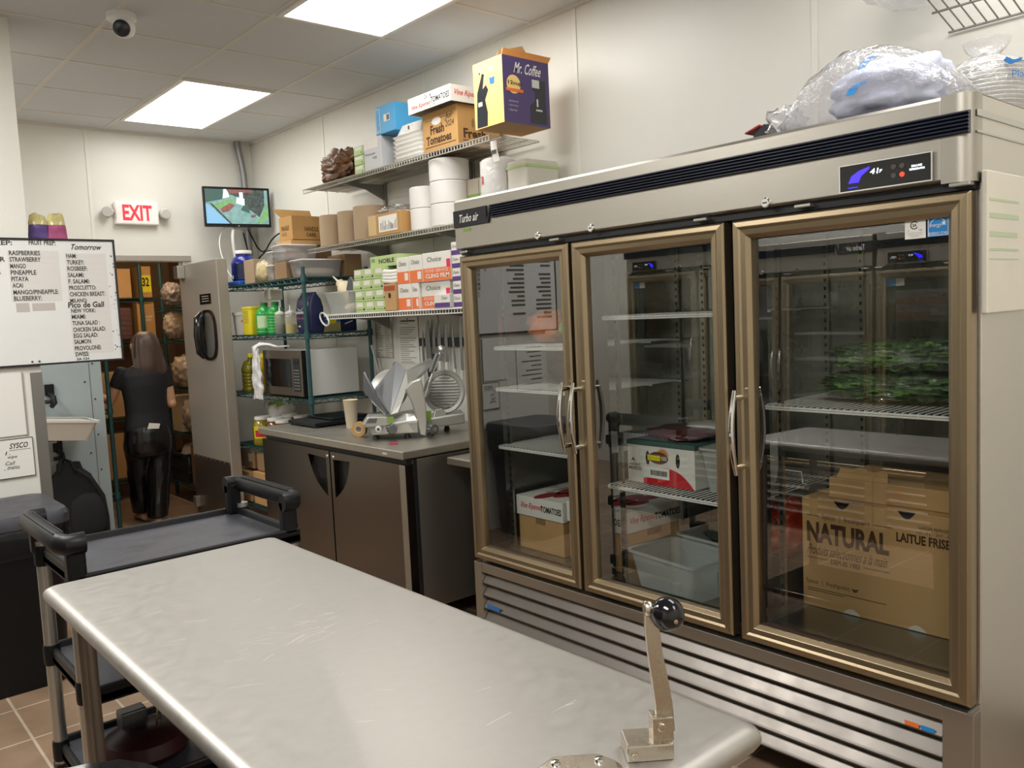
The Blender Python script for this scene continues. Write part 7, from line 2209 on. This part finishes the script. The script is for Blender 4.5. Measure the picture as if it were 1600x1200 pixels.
store_shelf('store_shelving', 'green post shelving just inside the doorway on the side of the metal sheet', -1.75, -1.21, 5.95, 7.0, (0.28, 0.93, 1.45), ((-1.21, 5.925), (-1.21, 7.0), (-1.75, 5.925), (-1.75, 7.0)), 2.0)
store_shelf('store_shelving', 'dark shelving along the far end of the store room with brown cartons', -1.3, -0.42, 7.05, 7.55, (0.2, 0.75, 1.42, 1.80), ((-1.3, 7.05), (-0.565, 7.04), (-1.3, 7.55), (-0.42, 7.55)), 2.1)
store_shelf('store_shelving', 'dark shelving along the store room wall behind the open cooler door', -0.47, 0.04, 6.2, 7.0, (0.16, 0.60, 1.0, 1.42, 1.70), ((0.04, 6.2), (0.04, 7.0), (-0.40, 7.0)), 2.1)
def sbox(label, x0, x1, y0, y1, z0, z1, mat='cardboard'):
    return carton('store_carton', label, 'box', x0, x1, y0, y1, z0, z1, mat, 'cartons in the store room')
# far shelving
sbox('wide brown carton at the top corner of the store room, cut by the whiteboard', -0.86, -0.63, 7.08, 7.4, 1.802, 2.06)
t = sbox('narrow carton with yellow label marked 32 on the top store shelf', -0.56, -0.46, 7.06, 7.4, 1.802, 2.08, 'cardboard_gold')
s = build(MB().box(-0.555, -0.465, 7.0588, 7.06, 1.85, 2.0), 'yellow_label', 'yellow_can', t)
mb = MB(); text(mb, '32', (-0.54, 7.0585, 1.90), XP, ZP, 0.06, 0.08, 0.03)
build(mb, 'lettering', 'ink', s)
sbox('dark brown carton beside the narrow labelled one', -0.45, -0.43 + 0.0, 7.2, 7.5, 1.802, 2.0, 'cardboard_dull')
t = sbox('upright golden carton with white print in the middle of the store shelving', -0.60, -0.45, 7.07, 7.4, 1.422, 1.76, 'cardboard_gold')
y_text(t, [('KEEP', -0.53, 1.62, 0.06, 0.02), ('DRY', -0.53, 1.59, 0.05, 0.02)], 'white_card', 7.0697)
t = thing('grey_crate', 'dark reddish plastic crate on the store shelf left of the golden carton', 'crate', (-0.80, 7.2, 1.422))
build(MB().box(-0.92, -0.64, 7.07, 7.4, 1.422, 1.72), 'crate_body', pbr('crate_red', '5c3c34', 0.6), t, bevel=0.03, seg=4)
m = MB()
for i in range(5):
    m.box(-0.90, -0.66, 7.066, 7.07, 1.47 + i * 0.045, 1.485 + i * 0.045)
build(m, 'ribs', 'crate_red', t)
sbox('carton low on the far store shelving, behind the person', -1.0, -0.66, 7.08, 7.45, 0.752, 1.15)
sbox('second carton low on the far store shelving, by the aisle', -0.64, -0.46, 7.08, 7.45, 0.752, 1.1, 'cardboard_dull')
sbox('reddish carton on the far shelving just under the whiteboard corner', -1.28, -1.02, 7.08, 7.45, 0.752, 1.32)
sbox('large carton on the lowest far store shelf', -1.25, -0.7, 7.08, 7.45, 0.202, 0.6)
# left shelving seen past the green post
sbox('brown carton left of the green post at waist height in the store', -1.65, -1.37, 6.05, 6.36, 0.932, 1.30)
sbox('brown carton behind the green post farther into the store', -1.55, -1.24, 6.45, 6.9, 0.932, 1.36, 'cardboard_dull')
sbox('tall brown carton at the bottom of the left store shelving', -1.6, -1.26, 6.3, 6.9, 0.282, 0.78)
t = sbox('small golden carton low beside the green post', -1.34, -1.23, 5.97, 6.16, 0.282, 0.45, 'cardboard_gold')
m = MB(); m.smooth = True
m.ball((-1.30, 6.07, 0.56), (0.07, 0.09, 0.11), 24, 16, 0.35, 3, 81, flat=-0.109)
t = thing('white_plastic_bag', 'white and red plastic bag on the small golden carton beside the green post', 'bag', (-1.3, 6.07, 0.451))
build(m, 'bag', 'film', t, smooth=80)
m = MB(); m.smooth = True
m.ball((-1.30, 6.06, 0.53), (0.045, 0.06, 0.07), 18, 12, 0.2, 3, 82)
build(m, 'red_contents', 'meat', t, smooth=80)
sbox('golden carton on the upper shelf left of the person', -1.55, -1.24, 6.1, 6.6, 1.452, 1.75, 'cardboard_gold')
# right shelving: bags and crate
def sack(label, c, r, mat, seed, amp=0.3):
    t = thing('store_bag', label, 'bag', (c[0], c[1], c[2] - r[2]), None, 'bags in the store room')
    m = MB(); m.smooth = True
    m.ball(c, r, 44, 34, amp, 4.0, seed, 0.85, flat=-r[2] + 0.001)
    build(m, 'bag', mat, t, smooth=80)
    return t
pbr('grey_bag', '7c716a', 0.4, var=0.15, bump=0.5, bscale=14)
sack('grey folded bag on the top shelf behind the cooler door edge', (-0.46, 6.55, 1.801), (0.085, 0.11, 0.10), 'grey_bag', 91, 0.18)
sack('pale pinkish plastic bag on the upper shelf just left of the cooler door', (-0.44, 6.62, 1.541), (0.085, 0.09, 0.115), 'beige_sack', 92, 0.2)
sack('brownish plastic bag tucked behind the cooler door, upper shelf', (-0.33, 6.36, 1.545), (0.11, 0.10, 0.123), 'beige_sack', 93, 0.2)
sack('large whitish plastic bag at shoulder height right of the person', (-0.40, 6.50, 1.142), (0.12, 0.14, 0.14), 'beige_sack', 94, 0.2)
sack('wrinkled clear bag at hip height right of the person', (-0.38, 6.38, 0.762), (0.12, 0.12, 0.16), 'beige_sack', 95, 0.2)
t = sbox('pale carton with yellow mark on the shelf right of the person', -0.44, -0.1, 6.62, 6.86, 0.602, 0.92, 'bone')
build(MB().box(-0.4412, -0.44, 6.7, 6.74, 0.68, 0.76), 'yellow_mark', 'yellow_can', t)
t = thing('black_crate', 'black slatted crate with white bag on the low store shelf', 'crate', (-0.33, 6.72, 0.162))
DX, DZ = -0.07, 0.02
m = MB().box(-0.40, -0.12, 6.52, 6.9, 0.142, 0.155)
for i in range(13):
    y = 6.52 + i * 0.0305
    m.box(-0.40, -0.39, y, y + 0.014, 0.155, 0.37)
for i in range(9):
    x = -0.39 + i * 0.0325
    m.box(x, x + 0.014, 6.52, 6.53, 0.155, 0.37)
    m.box(x, x + 0.014, 6.89, 6.90, 0.155, 0.37)
m.box(-0.404, -0.388, 6.516, 6.904, 0.37, 0.395).box(-0.388, -0.12, 6.516, 6.532, 0.37, 0.395).box(-0.388, -0.12, 6.888, 6.904, 0.37, 0.395).box(-0.402, -0.39, 6.52, 6.9, 0.25, 0.268).box(-0.13, -0.12, 6.53, 6.89, 0.155, 0.37)
m.v = [p + V((DX, 0.01, DZ)) for p in m.v]
build(m, 'crate_body', 'crate_dark', t)
m = MB(); m.smooth = True
m.ball((-0.26, 6.7, 0.36), (0.095, 0.14, 0.11), 24, 16, 0.15, 3, 96, flat=-0.203)
m.v = [p + V((DX, 0.01, DZ)) for p in m.v]
tag(build(m, 'white_bag', pbr('soft_white', 'd9d0c2', 0.5, bump=0.4, bscale=20), smooth=80), 'soft white bag heaped in the black slatted crate', 'bag')
t = sbox('kraft carton with green mark beside the black crate', -0.45, -0.15, 6.22, 6.44, 0.162, 0.50, 'cardboard_dull')
build(MB().box(-0.4512, -0.45, 6.28, 6.36, 0.19, 0.32), 'green_mark', pbr('green_mark', '3f8f5f', 0.5), t)


# ------------------------------------------------------------------ the person in the doorway, seen from behind
PX, PY = -0.945, 5.93
P = thing('person', 'person with brown shoulder-length hair, black top and black leather trousers walking into the store room', 'person', (PX, PY, 0))
def ell(c, a, b, n=20, rot=0.0, tilt=0.0):
    """horizontal ellipse ring"""
    return [(c[0] + a * math.cos(2 * PI * k / n) * math.cos(rot) - b * math.sin(2 * PI * k / n) * math.sin(rot), c[1] + a * math.cos(2 * PI * k / n) * math.sin(rot) + b * math.sin(2 * PI * k / n) * math.cos(rot), c[2] + tilt * math.cos(2 * PI * k / n)) for k in range(n)]
def remesh(o, v, it=6, fac=0.5):
    r = o.modifiers.new('fuse', 'REMESH'); r.mode = 'VOXEL'; r.voxel_size = v; r.use_smooth_shade = True
    s = o.modifiers.new('soft', 'SMOOTH'); s.iterations = it; s.factor = fac
    return o
LH = V((PX - 0.31, PY + 0.24, 1.035))   # left hand, reaching to the shelf
RH = V((PX + 0.10, PY + 0.26, 1.02))     # right hand, out of sight in front
LS, LE = V((PX - 0.16, PY, 1.195)), V((PX - 0.235, PY + 0.075, 0.985))
RS, RE = V((PX + 0.155, PY, 1.19)), V((PX + 0.188, PY - 0.015, 0.93))
m = MB(); m.smooth = True
# torso, neck, head
m.loft([ell((PX, PY, z), a, b) for z, a, b in ((0.66, 0.155, 0.105), (0.75, 0.16, 0.11), (0.88, 0.135, 0.095), (0.98, 0.14, 0.095), (1.10, 0.155, 0.10), (1.19, 0.15, 0.085), (1.235, 0.09, 0.06), (1.26, 0.05, 0.05), (1.33, 0.047, 0.05))])
m.ball((PX + 0.005, PY + 0.02, 1.395), (0.070, 0.088, 0.10), 20, 14)
m.ball((PX + 0.007, PY + 0.065, 1.35), (0.05, 0.045, 0.045), 14, 10)          # jaw
m.ball((PX + 0.008, PY + 0.112, 1.385), (0.011, 0.018, 0.02), 10, 8)           # nose
for s in (-1, 1):
    m.ball((PX + 0.005 + s * 0.027, PY + 0.098, 1.40), (0.014, 0.01, 0.009), 10, 8)   # eyes
    m.ball((PX + 0.005 + s * 0.072, PY + 0.02, 1.39), (0.010, 0.022, 0.03), 10, 8)    # ears
m.ball((PX + 0.008, PY + 0.103, 1.345), (0.022, 0.010, 0.008), 10, 8)          # mouth
def limb(a, b, c, ra, rb, rc):
    m.tube([a, a.lerp(b, 0.5), b, b.lerp(c, 0.4), c], [ra, (ra + rb) / 2 + 0.002, rb, rb * 0.98, rc], 14)
    for p, r_ in ((a, ra), (b, rb)):
        m.ball(tuple(p), r_, 12, 8)
limb(LS, LE, LH, 0.045, 0.036, 0.024)
limb(RS, RE, RH, 0.046, 0.038, 0.024)
def hand(w, d, side):
    d = d.normalized(); up = V((0, 0, 1)); lat = d.cross(up).normalized(); up = lat.cross(d).normalized()
    m.loft([[tuple(w + d * k * 0.08 + lat * (0.036 if k > 0.2 else 0.024) * math.cos(2 * PI * j / 12) + up * 0.014 * math.sin(2 * PI * j / 12)) for j in range(12)] for k in (0.0, 0.35, 0.7, 1.0)])
    for i, ln in enumerate((0.062, 0.072, 0.068, 0.052)):
        b = w + d * 0.075 + lat * (0.027 - i * 0.018)
        m.tube([b, b + d * ln * 0.5 - up * 0.006, b + d * ln * 0.85 - up * 0.026, b + d * ln * 0.9 - up * 0.042], [0.009, 0.0085, 0.008, 0.007], 8)
    b = w + d * 0.02 + lat * side * 0.03
    m.tube([b, b + d * 0.025 + lat * side * 0.02 - up * 0.008, b + d * 0.05 + lat * side * 0.018 - up * 0.022], [0.011, 0.010, 0.008], 8)
hand(LH, LH - LE, 1)
hand(RH, RH - RE, -1)
# legs and feet
for s, fy, fx in ((-1, 0.2, 0.005), (1, -0.03, -0.03)):
    hip = V((PX + s * 0.075, PY, 0.70)); knee = V((PX + s * 0.06 + fx * 0.3, PY + fy * 0.55 + 0.02, 0.40)); ank = V((PX + s * 0.035 + fx, PY + fy, 0.075))
    m.tube([hip, hip.lerp(knee, 0.5), knee, knee.lerp(ank, 0.35), ank, ank - V((0, 0, 0.05))], [0.08, 0.07, 0.052, 0.05, 0.032, 0.034], 14)
    m.loft([[(ank.x + w * math.cos(2 * PI * j / 12), ank.y + y_, max(0.004, 0.004 + h_ * 0.5 + h_ * 0.5 * math.sin(2 * PI * j / 12))) for j in range(12)] for y_, w, h_ in ((-0.055, 0.018, 0.04), (-0.035, 0.03, 0.07), (0.03, 0.036, 0.07), (0.10, 0.042, 0.04), (0.155, 0.03, 0.022))])
body = build(m, 'body', 'skin', P, label='bare skin of arms, neck and heel')
remesh(body, 0.0055, 4)
# hair: shoulder length
m = MB(); m.smooth = True
rr2 = []
for i, (z, a, b, dy) in enumerate(((1.165, 0.098, 0.030, -0.052), (1.20, 0.112, 0.044, -0.05), (1.26, 0.112, 0.062, -0.035), (1.32, 0.108, 0.082, -0.01), (1.38, 0.103, 0.098, 0.005), (1.43, 0.095, 0.1, 0.01), (1.465, 0.078, 0.086, 0.012), (1.492, 0.05, 0.055, 0.012), (1.503, 0.016, 0.016, 0.012))):
    ring = []
    for k in range(64):
        sn = math.sin(2 * PI * k / 64)
        st = 0.006 * math.sin(k * 2.9 + 0.6 * math.sin(i)) + 0.010 * noise.noise(V((k * 0.55, i * 0.35, 1)))
        y_ = PY + dy + (b + st * 0.7) * sn
        if sn > 0 and z < 1.42:
            y_ -= 0.07 * sn
        ring.append((PX + 0.03 + (a + st) * math.cos(2 * PI * k / 64) + 0.012 * (1.5 - z) / 0.3, y_, z + ((0.03 * noise.noise(V((k * 0.7, 3, 9))) + 0.008 * math.sin(k * 2.9)) if i == 0 else 0)))
    rr2.append(ring)
m.loft(rr2)
build(m, 'hair', 'hair', P, smooth=80)
# top with short sleeves
m = MB(); m.smooth = True
m.loft([ell((PX, PY, z), a, b, 28, 0, tl) for z, a, b, tl in ((0.735, 0.176, 0.128, 0.0), (0.78, 0.174, 0.126, 0.0), (0.88, 0.155, 0.112, 0), (0.98, 0.158, 0.112, 0), (1.09, 0.172, 0.116, 0), (1.17, 0.178, 0.106, 0), (1.215, 0.15, 0.085, 0), (1.24, 0.085, 0.066, 0))])
for S, E_ in ((LS, LE), (RS, RE)):
    d = (E_ - S)
    m.tube([S - d * 0.12 + V((0, 0, 0.015)), S, S + d * 0.25, S + d * 0.5], [0.04, 0.052, 0.053, 0.051], 16)
    m.ball(tuple(S), 0.052, 14, 10)
top = build(m, 'top', 'cloth_black', P)
remesh(top, 0.008, 5)
# leather trousers, wide legs
m = MB(); m.smooth = True
m.loft([ell((PX, PY - 0.004, z), a, b, 28) for z, a, b in ((0.80, 0.160, 0.118), (0.74, 0.176, 0.132), (0.66, 0.186, 0.140), (0.58, 0.18, 0.13), (0.54, 0.15, 0.10))][::-1])
for s, fy, fx, hz in ((-1, 0.2, 0.005, 0.07), (1, -0.03, -0.03, 0.055)):
    hip = V((PX + s * 0.085, PY, 0.66)); knee = V((PX + s * 0.065 + fx * 0.3, PY + fy * 0.5 + 0.01, 0.38)); hem = V((PX + s * 0.035 + fx, PY + fy, hz))
    rings = []
    for i in range(12):
        k = i / 11
        c = hip.lerp(knee, k * 2) if k < 0.5 else knee.lerp(hem, k * 2 - 1)
        r_ = 0.102 - 0.022 * min(1, k * 1.8) + 0.004 * math.sin(k * 17)
        rings.append([(c.x + (r_ + 0.006 * noise.noise(V((j * 0.7, i * 0.6, s)))) * math.cos(2 * PI * j / 24), c.y + (r_ * 1.06 + 0.006 * noise.noise(V((j * 0.7, i * 0.6, s + 5)))) * math.sin(2 * PI * j / 24), c.z) for j in range(24)])
    m.loft(rings[::-1])
tro = build(m, 'trousers', 'leather', P)
remesh(tro, 0.009, 5)
tagm = MB().hexa([(PX - 0.05, PY - 0.147, 0.765), (PX + 0.035, PY - 0.147, 0.758), (PX + 0.035, PY - 0.1455, 0.758), (PX - 0.05, PY - 0.1455, 0.765), (PX - 0.035, PY - 0.150, 0.81), (PX + 0.045, PY - 0.150, 0.795), (PX + 0.045, PY - 0.1485, 0.795), (PX - 0.035, PY - 0.1485, 0.81)])
tag(build(tagm, 'folded_paper', 'paper'), 'white folded paper tucked in the back trouser pocket of the person', 'paper')
